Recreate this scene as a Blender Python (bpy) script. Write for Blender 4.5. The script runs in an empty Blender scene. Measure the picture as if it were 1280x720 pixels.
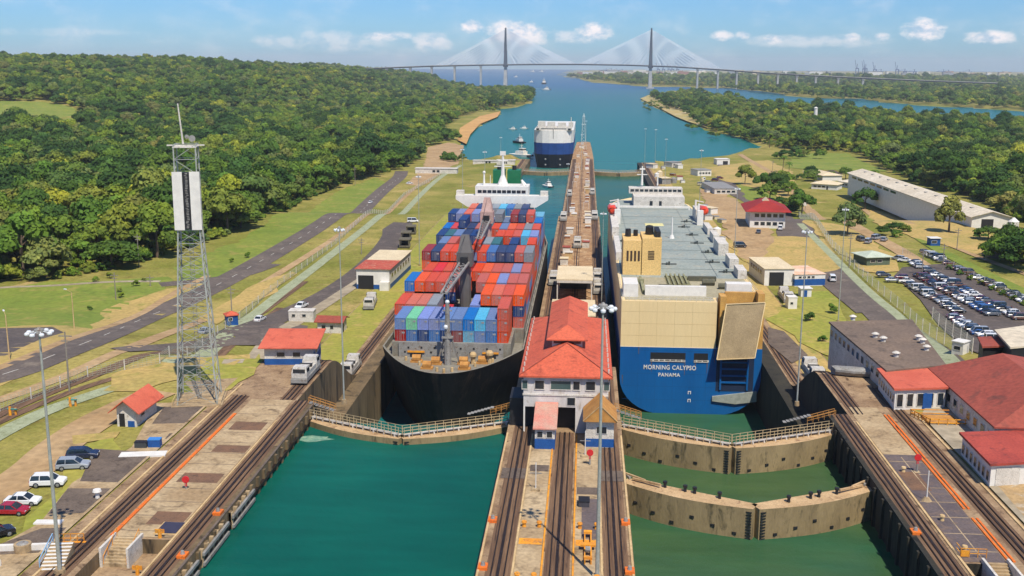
import bpy, math, random
from mathutils import Vector, Matrix
from mathutils.geometry import delaunay_2d_cdt
rnd = random.Random(7)
PI = math.pi
SC = bpy.context.scene
# ------------------------------------------------------------------ camera
HAZE = 5e-5
F = 1350.0; CAMH = 57.0
yaw = math.atan(93 / math.hypot(F, 279)); pit = math.atan(279 / F); roll = 0.0045
fw = Vector((-math.sin(yaw) * math.cos(pit), math.cos(yaw) * math.cos(pit), -math.sin(pit)))
rt = Vector((math.cos(yaw), math.sin(yaw), 0)); up = rt.cross(fw)
rt, up = rt * math.cos(roll) + up * math.sin(roll), up * math.cos(roll) - rt * math.sin(roll)
cd = bpy.data.cameras.new('camera'); cam = bpy.data.objects.new('camera', cd)
SC.collection.objects.link(cam); SC.camera = cam
cd.sensor_width = 36; cd.lens = F / 1280 * 36; cd.clip_start = 1; cd.clip_end = 60000
mw = Matrix.Identity(4)
for i in range(3):
    mw[i][0] = rt[i]; mw[i][1] = up[i]; mw[i][2] = -fw[i]
mw[2][3] = CAMH
cam.matrix_world = mw
# ------------------------------------------------------------------ light
SUN_AZ = Vector((0.43, -0.90)).normalized(); SUN_EL = math.radians(58)
sl = bpy.data.lights.new('sun', 'SUN'); sl.energy = 4.9; sl.angle = math.radians(0.55); sl.color = (1, .92, .80)
so = bpy.data.objects.new('sun', sl); SC.collection.objects.link(so)
sd = Vector((SUN_AZ.x * math.cos(SUN_EL), SUN_AZ.y * math.cos(SUN_EL), math.sin(SUN_EL)))
so.rotation_euler = sd.to_track_quat('Z', 'Y').to_euler()
SC.view_settings.view_transform = 'Standard'; SC.view_settings.look = 'None'
SC.view_settings.exposure = 0.14; SC.view_settings.gamma = 1
cy = SC.cycles
cy.use_denoising = True; cy.max_bounces = 5; cy.diffuse_bounces = 2; cy.glossy_bounces = 2; cy.transmission_bounces = 2
cy.transparent_max_bounces = 6; cy.volume_bounces = 0; cy.caustics_reflective = False; cy.caustics_refractive = False
cy.use_adaptive_sampling = True; cy.adaptive_threshold = 0.02; cy.sample_clamp_indirect = 4

class NT:
    def __init__(s, nt): s.nt = nt
    def n(s, t, **k):
        nd = s.nt.nodes.new(t)
        for a, b in k.items():
            if a == 'i':
                for kk, vv in b.items():
                    if hasattr(vv, 'is_linked') or isinstance(vv, bpy.types.NodeSocket): s.nt.links.new(vv, nd.inputs[kk])
                    else: nd.inputs[kk].default_value = vv
            else: setattr(nd, a, b)
        return nd
    def m(s, op, a, b=None, c=None):
        nd = s.n('ShaderNodeMath', operation=op)
        for i, v in enumerate((a, b, c)):
            if v is None: continue
            if isinstance(v, bpy.types.NodeSocket): s.nt.links.new(v, nd.inputs[i])
            else: nd.inputs[i].default_value = v
        return nd.outputs[0]
    def mix(s, f, a, b, bt='MIX'):
        nd = s.n('ShaderNodeMix', data_type='RGBA', blend_type=bt)
        for i, v in ((0, f), (6, a), (7, b)):
            if isinstance(v, bpy.types.NodeSocket): s.nt.links.new(v, nd.inputs[i])
            else: nd.inputs[i].default_value = v if i == 0 else (tuple(v) + (1,))[:4]
        return nd.outputs[2]
    def ramp(s, f, pts):
        nd = s.n('ShaderNodeValToRGB'); s.nt.links.new(f, nd.inputs[0]); cr = nd.color_ramp
        while len(cr.elements) > 1: cr.elements.remove(cr.elements[-1])
        cr.elements[0].position = pts[0][0]; cr.elements[0].color = (tuple(pts[0][1]) + (1,))[:4]
        for p, c in pts[1:]:
            e = cr.elements.new(p); e.color = (tuple(c) + (1,))[:4]
        return nd.outputs[0]
    def link(s, a, b): s.nt.links.new(a, b)

def srgb(r, g, b):
    return tuple(((c / 255) / 12.92 if c / 255 <= .04045 else ((c / 255 + .055) / 1.055) ** 2.4) for c in (r, g, b))

# ------------------------------------------------------------------ sky
wd = bpy.data.worlds.new('World'); SC.world = wd; wd.use_nodes = True
N = NT(wd.node_tree); wd.node_tree.nodes.clear()
sky = N.n('ShaderNodeTexSky', sky_type='NISHITA', sun_disc=False, sun_elevation=SUN_EL,
          sun_rotation=math.atan2(SUN_AZ.x, SUN_AZ.y), altitude=0, air_density=1.0, dust_density=0.3, ozone_density=4.0)
tc = N.n('ShaderNodeTexCoord'); sp = N.n('ShaderNodeSeparateXYZ', i={0: tc.outputs['Generated']})
az = N.m('ARCTAN2', sp.outputs[0], sp.outputs[1]); el = N.m('ARCSINE', sp.outputs[2])
nv = N.n('ShaderNodeCombineXYZ', i={0: az, 1: N.m('MULTIPLY', el, 1.6), 2: 0.0})
ns = N.n('ShaderNodeTexNoise', i={'Vector': nv.outputs[0], 'Scale': 55.0, 'Detail': 7.0, 'Roughness': .6})
dn = N.m('MULTIPLY', N.m('SUBTRACT', ns.outputs[0], .5), 2.7)
ns2 = N.n('ShaderNodeTexNoise', i={'Vector': nv.outputs[0], 'Scale': 14.0, 'Detail': 5.0, 'Roughness': .6})
tot = None
def _dir(px, py):
    d = fw + rt * ((px - 640) / F) + up * ((360 - py) / F); d.normalize()
    return math.atan2(d.x, d.y), math.asin(d.z)
CL = [(590, 33, 16, 9, 1), (645, 42, 46, 15, .95), (715, 47, 32, 9, .5), (742, 40, 24, 13, .95), (480, 45, 34, 7, .7), (345, 52, 30, 10, .35),
      (420, 52, 60, 13, .4), (540, 52, 26, 14, .5), (902, 45, 14, 7, .8), (930, 44, 10, 6, .7), (968, 49, 16, 7, .75), (1064, 47, 14, 6, .7),
      (1102, 46, 10, 5, .6), (1155, 38, 25, 14, 1), (1238, 47, 28, 9, .9), (1300, 42, 20, 9, .8), (1010, 50, 90, 9, .4), (60, 40, 90, 5, .15),
      (-120, 40, 60, 16, .8), (1500, 30, 70, 22, .9), (1900, 20, 90, 30, .8), (-600, 20, 120, 30, .8)]
for (px, py, rx, ry, a) in CL:
    A, E = _dir(px, py)
    dx = N.m('DIVIDE', N.m('SUBTRACT', az, A), rx / F); dy = N.m('DIVIDE', N.m('SUBTRACT', el, E), ry / F)
    r2 = N.m('ADD', N.m('MULTIPLY', dx, dx), N.m('MULTIPLY', dy, dy))
    v = N.m('SUBTRACT', N.m('ADD', 1.0, dn), r2)
    v = N.m('MULTIPLY', N.m('SMOOTH_MAX', N.m('MINIMUM', v, 1.0), 0.0, .2), a)
    tot = v if tot is None else N.m('MAXIMUM', tot, v)
hi = N.m('MULTIPLY', N.m('SMOOTH_MAX', N.m('SUBTRACT', ns2.outputs[0], .50), 0, .1), 1.2)   # thin veil
tot = N.m('MINIMUM', N.m('ADD', tot, hi), .93)
tint = N.mix(1.0, sky.outputs[0], (.50, .84, 1.28), 'MULTIPLY')
shade = N.ramp(N.m('ADD', .5, dn), [(.1, (5.6, 6.8, 8.6)), (.6, (11.0, 10.2, 10.2))])
col = N.mix(tot, tint, shade)
bg = N.n('ShaderNodeBackground', i={0: col, 1: .092})
wo = N.n('ShaderNodeOutputWorld'); N.link(bg.outputs[0], wo.inputs[0])

# ------------------------------------------------------------------ materials
_M = {}
def mat(name, c1, c2=None, c3=None, scale=.3, rough=.8, metal=0., bump=0., fine=None, ga=.2, streak=0., spec=.4, det=6, amt=1.0, world=True):
    """two-scale procedural colour: c1/c2 mixed by large noise, c3 as sparse stains, fine grain on top"""
    if name in _M: return _M[name]
    m = bpy.data.materials.new(name); m.use_nodes = True; n = NT(m.node_tree)
    b = m.node_tree.nodes['Principled BSDF']
    b.inputs['Roughness'].default_value = rough; b.inputs['Metallic'].default_value = metal
    b.inputs['Specular IOR Level'].default_value = spec
    c2 = c2 or tuple(c * .78 for c in c1)
    if world: co = n.n('ShaderNodeNewGeometry').outputs['Position']
    else: co = n.n('ShaderNodeTexCoord').outputs['Object']
    if streak:
        mp = n.n('ShaderNodeMapping', i={0: co, 3: streak if isinstance(streak, tuple) else (1, 1, streak)}); co = mp.outputs[0]
    a = n.n('ShaderNodeTexNoise', i={'Vector': co, 'Scale': scale, 'Detail': det, 'Roughness': .6})
    f = n.ramp(a.outputs[0], [(.5 - .17 * amt, (0, 0, 0)), (.5 + .17 * amt, (1, 1, 1))])
    col = n.mix(f, c1, c2)
    if c3:
        a3 = n.n('ShaderNodeTexNoise', i={'Vector': co, 'Scale': scale * 2.7, 'Detail': 8.0, 'Roughness': .65, 'Distortion': .6})
        f3 = n.ramp(a3.outputs[0], [(.54, (0, 0, 0)), (.68, (1, 1, 1))])
        col = n.mix(f3, col, c3)
    a2 = n.n('ShaderNodeTexNoise', i={'Vector': co, 'Scale': fine or scale * 14, 'Detail': 3.0})
    g = n.ramp(a2.outputs[0], [(.3, (1 - ga,) * 3), (.7, (1 + ga * .85,) * 3)])
    col = n.mix(1.0, col, g, 'MULTIPLY')
    n.link(col, b.inputs['Base Color'])
    if bump:
        bp = n.n('ShaderNodeBump', i={'Strength': bump, 'Distance': .1, 'Height': a2.outputs[0]}); n.link(bp.outputs[0], b.inputs['Normal'])
    _M[name] = m
    return m
def plain(name, c, rough=.5, metal=0., spec=.5): return mat(name, c, tuple(x * .85 for x in c), scale=.8, rough=rough, metal=metal, spec=spec, fine=6, ga=.04)

def water_mat(name, c1, c2, sc=.02, rough=.12, bump=.12, wave=.6, refl=.45):
    m = bpy.data.materials.new(name); m.use_nodes = True; n = NT(m.node_tree); b = m.node_tree.nodes['Principled BSDF']
    co = n.n('ShaderNodeNewGeometry').outputs['Position']
    a = n.n('ShaderNodeTexNoise', i={'Vector': co, 'Scale': sc, 'Detail': 5.0, 'Distortion': .8})
    col = n.mix(n.ramp(a.outputs[0], [(.35, (0, 0, 0)), (.65, (1, 1, 1))]), c1, c2)
    n.link(col, b.inputs['Base Color'])
    b.inputs['Roughness'].default_value = rough; b.inputs['IOR'].default_value = 1.33; b.inputs['Specular IOR Level'].default_value = .2
    w = n.n('ShaderNodeTexNoise', i={'Vector': co, 'Scale': wave, 'Detail': 4.0, 'Roughness': .6, 'Distortion': .5})
    w2 = n.n('ShaderNodeTexNoise', i={'Vector': co, 'Scale': wave * .12, 'Detail': 3.0})
    hh = n.m('ADD', w.outputs[0], n.m('MULTIPLY', w2.outputs[0], 1.6))
    wl = n.n('ShaderNodeMapping', i={0: co, 3: (.25, 1.2, 1)}); w3 = n.n('ShaderNodeTexNoise', i={'Vector': wl.outputs[0], 'Scale': wave * .5, 'Detail': 5.0}); col = n.mix(1., col, n.ramp(w3.outputs[0], [(.3, (.86, .88, .88)), (.7, (1.14, 1.12, 1.12))]), 'MULTIPLY')
    bp = n.n('ShaderNodeBump', i={'Strength': bump, 'Distance': .5, 'Height': hh}); n.link(bp.outputs[0], b.inputs['Normal'])
    # choppy, silty water: mostly body colour, a weak mirror at grazing angles
    df = n.n('ShaderNodeBsdfDiffuse', i={0: col}); df.name = 'body'; n.link(bp.outputs[0], df.inputs['Normal'])
    gl = n.n('ShaderNodeBsdfGlossy', i={'Roughness': rough}); n.link(bp.outputs[0], gl.inputs['Normal'])
    fr = n.n('ShaderNodeFresnel', i={0: 1.33}); mx = n.n('ShaderNodeMixShader', i={0: n.m('MULTIPLY', fr.outputs[0], refl)})
    n.link(df.outputs[0], mx.inputs[1]); n.link(gl.outputs[0], mx.inputs[2]); n.link(mx.outputs[0], m.node_tree.nodes['Material Output'].inputs[0])
    _M[name] = m
    return m

# ------------------------------------------------------------------ mesh helpers
class MB:
    def __init__(s): s.v = []; s.f = []; s.m = []
    def add(s, vs, fs, m=0):
        o = len(s.v); s.v += [tuple(v) for v in vs]; s.f += [tuple(i + o for i in f) for f in fs]; s.m += [m] * len(fs); return s
    def bx(s, x0, x1, y0, y1, z0, z1, m=0, T=None):
        vs = [(x, y, z) for z in (z0, z1) for y in (y0, y1) for x in (x0, x1)]
        if T: vs = [T(v) for v in vs]
        return s.add(vs, [(0, 2, 3, 1), (4, 5, 7, 6), (0, 1, 5, 4), (2, 6, 7, 3), (0, 4, 6, 2), (1, 3, 7, 5)], m)
    def cyl(s, p0, p1, r0, r1=None, n=8, m=0, cap=True):
        r1 = r0 if r1 is None else r1
        p0 = Vector(p0); p1 = Vector(p1); d = (p1 - p0)
        if d.length < 1e-6: return s
        d.normalize(); a = d.orthogonal().normalized(); b = d.cross(a)
        vs = []
        for p, r in ((p0, r0), (p1, r1)):
            for i in range(n):
                t = 2 * PI * i / n; vs.append(p + a * math.cos(t) * r + b * math.sin(t) * r)
        fs = [(i, (i + 1) % n, n + (i + 1) % n, n + i) for i in range(n)]
        if cap: fs += [tuple(range(n - 1, -1, -1)), tuple(range(n, 2 * n))]
        return s.add(vs, fs, m)
    def bar(s, p0, p1, w, m=0): return s.cyl(p0, p1, w * .7, w * .7, 4, m)
    def prism(s, poly, z0, z1, m=0, mt=None, T=None):
        n = len(poly); vs = [(x, y, z0) for x, y in poly] + [(x, y, z1) for x, y in poly]
        if T: vs = [T(v) for v in vs]
        s.add(vs, [(i, (i + 1) % n, n + (i + 1) % n, n + i) for i in range(n)] + [tuple(range(n - 1, -1, -1))], m)
        s.add(vs[n:], [tuple(range(n))], m if mt is None else mt); return s
    def loft(s, rings, m=0, cap=True, closed=True):
        n = len(rings[0]); vs = [p for r in rings for p in r]; fs = []
        for k in range(len(rings) - 1):
            for i in range(n if closed else n - 1):
                fs.append((k * n + i, k * n + (i + 1) % n, (k + 1) * n + (i + 1) % n, (k + 1) * n + i))
        if cap: fs += [tuple(range(n - 1, -1, -1)), tuple((len(rings) - 1) * n + i for i in range(n))]
        return s.add(vs, fs, m)
    def blob(s, c, r, m=0, n=8, k=5):
        rings = []
        for j in range(1, k):
            t = PI * j / k; rings.append([(c[0] + r[0] * math.sin(t) * math.cos(2 * PI * i / n), c[1] + r[1] * math.sin(t) * math.sin(2 * PI * i / n), c[2] - r[2] * math.cos(t)) for i in range(n)])
        return s.loft(rings, m)

def link(o): SC.collection.objects.link(o); return o
def tag(o, label=None, cat=None, group=None, kind=None):
    if label: o['label'] = label
    if cat: o['category'] = cat
    if group: o['group'] = group
    if kind: o['kind'] = kind
    return o
def mk(name, mb, mats, parent=None, loc=None, rz=0, label=None, cat=None, group=None, kind=None, smooth=False):
    me = bpy.data.meshes.new(name); me.from_pydata(mb.v, [], mb.f)
    if not isinstance(mats, (list, tuple)): mats = [mats]
    for m in mats: me.materials.append(m)
    if len(mats) > 1: me.polygons.foreach_set('material_index', mb.m)
    if smooth: me.polygons.foreach_set('use_smooth', [True] * len(me.polygons))
    me.update()
    o = link(bpy.data.objects.new(name, me))
    if parent: o.parent = parent
    if loc is not None: o.location = loc
    o.rotation_euler.z = rz
    return tag(o, label, cat, group, kind)
def root(name, label, cat, loc=(0, 0, 0), rz=0, group=None):
    o = link(bpy.data.objects.new(name, None)); o.empty_display_size = 1
    o.location = loc; o.rotation_euler.z = rz
    return tag(o, label, cat, group)
_kids = {}
def kids(o):
    return [c for c in _allkids() if c.parent == o]
def _allkids(): return SC.collection.objects
def dup(r, loc, rz=None, label=None, group=None, sc=None, parts=True, swap=None, keep=None):
    key = r.name
    if key not in _kids: _kids[key] = [(c, kids(c)) for c in kids(r)]
    c = r.copy(); link(c); c.location = loc
    if rz is not None: c.rotation_euler.z = rz
    if sc: c.scale = sc if isinstance(sc, tuple) else (sc,) * 3
    if label: c['label'] = label
    if group: c['group'] = group
    for ch, gs in (_kids[key] if parts else []):
        if keep and ch.name.split('.')[0] not in keep: continue
        d = ch.copy(); link(d); d.parent = c
        if swap and ch.name.split('.')[0] in swap: d.data = swap[ch.name.split('.')[0]]
        for g in gs:
            e = g.copy(); link(e); e.parent = d
    return c

# ------------------------------------------------------------------ levels and terrain
ZSEA = -25.0; ZMID = -22.0
def sst(a, b, x):
    t = min(1, max(0, (x - a) / (b - a))); return t * t * (3 - 2 * t)
def prof(Y): return -9.5 * sst(200, 226, Y) - 9.5 * sst(482, 508, Y)          # top of the lock walls
def gout(X, Y):
    z = -9.5 * sst(190, 290, Y) - 9.5 * sst(470, 560, Y) - 4.0 * sst(700, 1000, Y)
    if X < -100:
        # wooded hills west of the locks
        z += 40 * sst(600, 1900, Y) * sst(-440, -620, X) * (1 - .45 * sst(2300, 3800, Y))
        z += 26 * sst(500, 1700, Y) * sst(-600, -1100, X)
        z += 16 * sst(1500, 2600, Y) * sst(-350, -700, X)
        z += 3.5 * math.sin(X * .011) * math.sin(Y * .007 + 1) * sst(-130, -300, X)
    if X > 150:
        z += 2.5 * math.sin(X * .013) * math.sin(Y * .009) * sst(150, 400, X)
        z += 5 * sst(250, 600, X) * sst(700, 300, Y)
    return z
LX, RX = -63.2, 56.4      # outer edges of the lock walls
def g(X, Y):
    if X < -1: d = LX - X
    else: d = X - RX
    if d < 0: return prof(Y)
    if d > 38: return gout(X, Y)
    t = sst(2, 38, d); return prof(Y) * (1 - t) + gout(X, Y) * t
def ray(px, py): return fw + rt * ((px - 640) / F) + up * ((360 - py) / F)
def W(px, py, z=None, h=0.0):
    """world point whose image is px,py on the ground (or at height z, or h above the ground)"""
    d = ray(px, py)
    if z is not None:
        t = (z - CAMH) / d.z; return Vector((d.x * t, d.y * t, z))
    # march along the ray
    t = 20.0
    while t < 30000:
        p = d * t
        if CAMH + p.z < g(p.x, p.y) + h: break
        t += 1.0 + t * .004
    a, b = t - 1.1 - t * .004, t
    for _ in range(30):
        c = (a + b) / 2; p = d * c
        if CAMH + p.z < g(p.x, p.y) + h: b = c
        else: a = c
    p = d * b; return Vector((p.x, p.y, g(p.x, p.y)))
def proj(p):
    q = Vector(p) - Vector((0, 0, CAMH)); z = q.dot(fw)
    return 640 + F * q.dot(rt) / z, 360 - F * q.dot(up) / z
def inpoly(x, y, poly):
    c = False; n = len(poly); j = n - 1
    for i in range(n):
        xi, yi = poly[i][0], poly[i][1]; xj, yj = poly[j][0], poly[j][1]
        if (yi > y) != (yj > y) and x < (xj - xi) * (y - yi) / (yj - yi) + xi: c = not c
        j = i
    return c
def pdist(x, y, poly):
    b = 1e18; n = len(poly)
    for i in range(n):
        x0, y0 = poly[i][0], poly[i][1]; x1, y1 = poly[(i + 1) % n][0], poly[(i + 1) % n][1]
        dx, dy = x1 - x0, y1 - y0; L = dx * dx + dy * dy
        t = 0 if L == 0 else max(0, min(1, ((x - x0) * dx + (y - y0) * dy) / L))
        b = min(b, (x0 + t * dx - x) ** 2 + (y0 + t * dy - y) ** 2)
    return math.sqrt(b)
def resamp(pts, step):
    out = [Vector(pts[0][:2])]
    for i in range(len(pts) - 1):
        a, b = Vector(pts[i][:2]), Vector(pts[i + 1][:2]); n = max(1, int((b - a).length / step))
        for k in range(1, n + 1): out.append(a.lerp(b, k / n))
    return out
def smooth(pts, it=2):
    pts = [Vector(p[:2]) for p in pts]
    for _ in range(it):
        q = [pts[0]]
        for a, b in zip(pts, pts[1:]): q += [a.lerp(b, .25), a.lerp(b, .75)]
        pts = q + [pts[-1]]
    return pts

m_ground = None
def ground_mat():
    m = bpy.data.materials.new('ground'); m.use_nodes = True; n = NT(m.node_tree); b = m.node_tree.nodes['Principled BSDF']
    co = n.n('ShaderNodeNewGeometry').outputs['Position']
    def noi(s, d=6., r=.6, di=.0): return n.n('ShaderNodeTexNoise', i={'Vector': co, 'Scale': s, 'Detail': d, 'Roughness': r, 'Distortion': di}).outputs[0]
    c = n.mix(n.ramp(noi(.013, 7), [(.38, (0, 0, 0)), (.6, (1, 1, 1))]), srgb(118, 122, 52), srgb(158, 144, 80))
    c = n.mix(n.ramp(noi(.05, 8, .7, .5), [(.45, (0, 0, 0)), (.7, (1, 1, 1))]), c, srgb(108, 112, 44))
    c = n.mix(n.ramp(noi(.028, 9, .7, 1.), [(.56, (0, 0, 0)), (.68, (1, 1, 1))]), c, srgb(172, 148, 96))
    c = n.mix(n.ramp(noi(.2, 6), [(.56, (0, 0, 0)), (.7, (1, 1, 1))]), c, srgb(120, 108, 55))
    gr = n.ramp(noi(1.2, 5), [(.3, (.72, .72, .72)), (.7, (1.2, 1.2, 1.2))])
    c = n.mix(1., c, gr, 'MULTIPLY')
    n.link(c, b.inputs['Base Color']); b.inputs['Roughness'].default_value = .95; b.inputs['Specular IOR Level'].default_value = .1
    bp = n.n('ShaderNodeBump', i={'Strength': .5, 'Distance': .4, 'Height': noi(.8, 4)}); n.link(bp.outputs[0], b.inputs['Normal'])
    return m
m_ground = ground_mat()
def land(name, poly, zf, spac, m, edge=6.0, zedge=ZSEA - .8, dry=None):
    """land sheet: the shore lies just under the water, the inside follows the terrain"""
    bnd = []
    for i in range(len(poly)):
        a = Vector(poly[i][:2]); b = Vector(poly[(i + 1) % len(poly)][:2]); L = (b - a).length
        st = 12 if min(a.length, b.length) < 1500 else max(12, min(a.length, b.length) / 60)
        n = max(1, int(L / st))
        for k in range(n): bnd.append(a.lerp(b, k / n))
    vs = list(bnd); ne = len(bnd)
    edges = [(i, (i + 1) % ne) for i in range(ne)]
    x0 = min(p.x for p in bnd); x1 = max(p.x for p in bnd); y0 = min(p.y for p in bnd); y1 = max(p.y for p in bnd)
    import numpy as np
    P = []; y = y0 + 3
    while y < y1:
        sy = spac(y); x = x0 + 3; row = []
        while x < x1:
            mid = 60 < abs(x) < 260
            row.append((x + rnd.uniform(-.2, .2) * sy, y, sy)); x += sy if mid or y > 1500 else sy * 2.6
        P += row; y += sy
    P = np.array(P); B = np.array([(p.x, p.y) for p in bnd]); C = np.roll(B, -1, 0)
    ins = np.zeros(len(P), bool); best = np.full(len(P), 1e18)
    for (ax, ay), (bx_, by) in zip(B, C):
        if ay != by:
            c = ((ay > P[:, 1]) != (by > P[:, 1])) & (P[:, 0] < (bx_ - ax) * (P[:, 1] - ay) / (by - ay) + ax); ins ^= c
        dx, dy = bx_ - ax, by - ay; L = max(dx * dx + dy * dy, 1e-9)
        t = np.clip(((P[:, 0] - ax) * dx + (P[:, 1] - ay) * dy) / L, 0, 1)
        best = np.minimum(best, (ax + t * dx - P[:, 0]) ** 2 + (ay + t * dy - P[:, 1]) ** 2)
    ok = ins & (np.sqrt(best) > np.minimum(edge, P[:, 2] * .6) + .5)
    vs += [Vector((float(x), float(y))) for x, y, _ in P[ok]]
    r = delaunay_2d_cdt(vs, edges, [], 1, .01)
    co, fs = r[0], r[2]; orig = r[3]; mb = MB()
    V = []
    for i, p in enumerate(co):
        if any(k < ne for k in orig[i]):
            z = zedge if (dry is None or not dry(p.x, p.y)) else zf(p.x, p.y)
        else: z = max(zf(p.x, p.y), ZSEA + .4)
        V.append((p.x, p.y, z))
    F2 = []
    for f in fs:
        c = sum((Vector(co[i]) for i in f), Vector((0, 0))) / len(f)
        if inpoly(c.x, c.y, bnd):
            a, b_, c_ = (Vector(co[f[0]]), Vector(co[f[1]]), Vector(co[f[2]]))
            F2.append(f if (b_ - a).cross(c_ - a) > 0 else tuple(reversed(f)))
    mb.add(V, F2)
    return mk(name, mb, m, kind='structure', smooth=True)
# ------------------------------------------------------------------ ground sheets and water
def w2(px, py, z=ZSEA): p = W(px, py, z); return (p.x, p.y)
LEFT = [(LX + .3, -60), (LX + .3, 890), w2(655, 200), w2(625, 199), w2(600, 203), w2(583, 197), w2(580, 188), w2(585, 178), w2(590, 165), w2(612, 153),
        w2(629, 143), w2(627, 137), w2(652, 134), w2(667, 129), w2(668, 121), w2(660, 114), (-260, 3500), (-560, 4300), (-1500, 5200), (-3600, 5600), (-7000, 3000), (-2500, -60)]
RIGHT = [(RX - .3, -60), (2500, -60), (6000, 2500), w2(1500, 176), w2(1290, 157), w2(1200, 151), w2(1080, 141), w2(960, 131), w2(890, 121), w2(862, 114), w2(840, 113),
         w2(815, 117), w2(797, 121), w2(800, 127), w2(815, 134), w2(835, 143), w2(855, 152), w2(882, 165), w2(917, 172), w2(941, 183), w2(905, 195), w2(860, 200),
         w2(825, 203), (RX - .3, 890)]
FAR = [w2(690, 93), w2(735, 103), w2(790, 108), w2(850, 109.5), w2(900, 111), w2(960, 119), w2(1060, 127), w2(1140, 132), w2(1280, 141), w2(1500, 156), (9000, 4000), (12000, 19500), (-300, 19500), (-300, 12500)]
land('ground', LEFT, lambda x, y: g(x, y) - (.05 if x > LX else 0), lambda y: 5.2 if y < 620 else (12 if y < 1100 else (30 if y < 2500 else 70)), m_ground, dry=lambda x, y: x > LX - .5 and y < 892)
land('ground', RIGHT, lambda x, y: g(x, y) - (.05 if x < RX else 0), lambda y: 5.2 if y < 620 else (12 if y < 1100 else (30 if y < 2500 else 70)), m_ground, dry=lambda x, y: x < RX + .5 and y < 892)
land('far_shore_ground', FAR, lambda x, y: -23.5 + 3 * math.sin(x * .002) * math.sin(y * .0013), lambda y: 180 if y < 8000 else 600, m_ground)

seaw = water_mat('sea_water', srgb(2, 86, 96), srgb(4, 96, 102), sc=.004, rough=.22, bump=.3, wave=.12)
nt = NT(seaw.node_tree); b = seaw.node_tree.nodes['body']
geo = nt.n('ShaderNodeNewGeometry'); spx = nt.n('ShaderNodeSeparateXYZ', i={0: geo.outputs['Position']})
old = b.inputs['Color'].links[0].from_socket
nz = nt.n('ShaderNodeTexNoise', i={'Vector': geo.outputs['Position'], 'Scale': .0012, 'Detail': 4.0})
yy = nt.m('ADD', spx.outputs[1], nt.m('MULTIPLY', nt.m('SUBTRACT', nz.outputs[0], .5), 900.0))
fr = nt.n('ShaderNodeMapRange', i={0: yy, 1: 750.0, 2: 4200.0})
cr = nt.ramp(fr.outputs[0], [(0, srgb(40, 108, 98)), (.12, srgb(8, 106, 100)), (.5, srgb(0, 100, 100)), (.8, srgb(0, 92, 108)), (1, srgb(0, 80, 118))])
nt.link(nt.mix(.85, old, cr), b.inputs['Color'])
mb = MB(); mb.add([(-16000, 792, ZSEA), (-46, 792, ZSEA), (44, 792, ZSEA), (16000, 792, ZSEA), (16000, 20500, ZSEA), (-16000, 20500, ZSEA)], [(0, 1, 2, 3, 4, 5)])
mk('sea_water', mb, seaw, kind='structure')
def sheet(name, x0, x1, y0, y1, z, m):
    return mk(name, MB().add([(x0, y0, z), (x1, y0, z), (x1, y1, z), (x0, y1, z)], [(0, 1, 2, 3)]), m, kind='structure')
sheet('chamber_water', -46.2, -11, -60, 172.5, -2.6, water_mat('upper_water', srgb(8, 76, 66), srgb(14, 88, 74), sc=.02, rough=.15, bump=.22))
sheet('chamber_water', 6, 42.5, -60, 172.5, -5.9, water_mat('green_water', srgb(70, 90, 52), srgb(42, 84, 58), sc=.02, rough=.15, bump=.22))
sheet('chamber_water', 6, 44.8, 172.5, 792, ZMID, water_mat('lower_green_water', srgb(52, 86, 54), srgb(36, 88, 72), sc=.02, rough=.16, bump=.06))
sheet('chamber_water', -49.5, -11, 172.5, 792, ZMID, water_mat('lower_teal_water', srgb(10, 84, 88), srgb(24, 100, 100), sc=.02, rough=.14, bump=.08))

# ------------------------------------------------------------------ lock walls
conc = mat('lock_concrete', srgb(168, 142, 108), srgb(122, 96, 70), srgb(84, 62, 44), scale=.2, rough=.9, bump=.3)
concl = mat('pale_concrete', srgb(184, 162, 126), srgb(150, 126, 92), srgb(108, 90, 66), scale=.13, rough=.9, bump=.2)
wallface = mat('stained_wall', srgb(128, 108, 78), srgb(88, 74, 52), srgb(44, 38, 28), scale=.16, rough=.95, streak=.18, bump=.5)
darkc = mat('dark_wall', srgb(58, 54, 42), srgb(40, 38, 32), srgb(24, 24, 22), scale=.2, rough=.95, streak=.2, bump=.5)  # east faces: wet algae, with shade also put into the colour
trackm = mat('track_bed', srgb(128, 100, 74), srgb(84, 62, 46), srgb(56, 42, 34), scale=1.1, rough=.95, bump=.3, streak=(1.3, .05, 1), fine=6)
rail = mat('rail_steel', srgb(58, 46, 40), srgb(40, 32, 28), scale=.5, rough=.6, metal=.4)
def YS(a, b, st=2.):
    out = []; y = a
    while y < b: out.append(y); y += st if (190 < y < 235 or 470 < y < 515) else 12
    return out + [b]
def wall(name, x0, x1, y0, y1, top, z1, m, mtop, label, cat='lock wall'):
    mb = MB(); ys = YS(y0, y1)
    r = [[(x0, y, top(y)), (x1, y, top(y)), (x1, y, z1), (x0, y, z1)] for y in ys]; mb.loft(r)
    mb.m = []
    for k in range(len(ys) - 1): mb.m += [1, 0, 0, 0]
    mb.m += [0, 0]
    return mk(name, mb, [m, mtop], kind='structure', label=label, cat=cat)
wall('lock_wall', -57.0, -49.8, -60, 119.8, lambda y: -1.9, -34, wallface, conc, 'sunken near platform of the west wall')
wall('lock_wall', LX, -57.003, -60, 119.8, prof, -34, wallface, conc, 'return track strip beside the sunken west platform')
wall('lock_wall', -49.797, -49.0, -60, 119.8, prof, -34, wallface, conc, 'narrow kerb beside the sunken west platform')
wall('lock_wall', LX, -49.0, 119.803, 892, prof, -34, wallface, conc, 'broad concrete west lock wall carrying the towing tracks')
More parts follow.
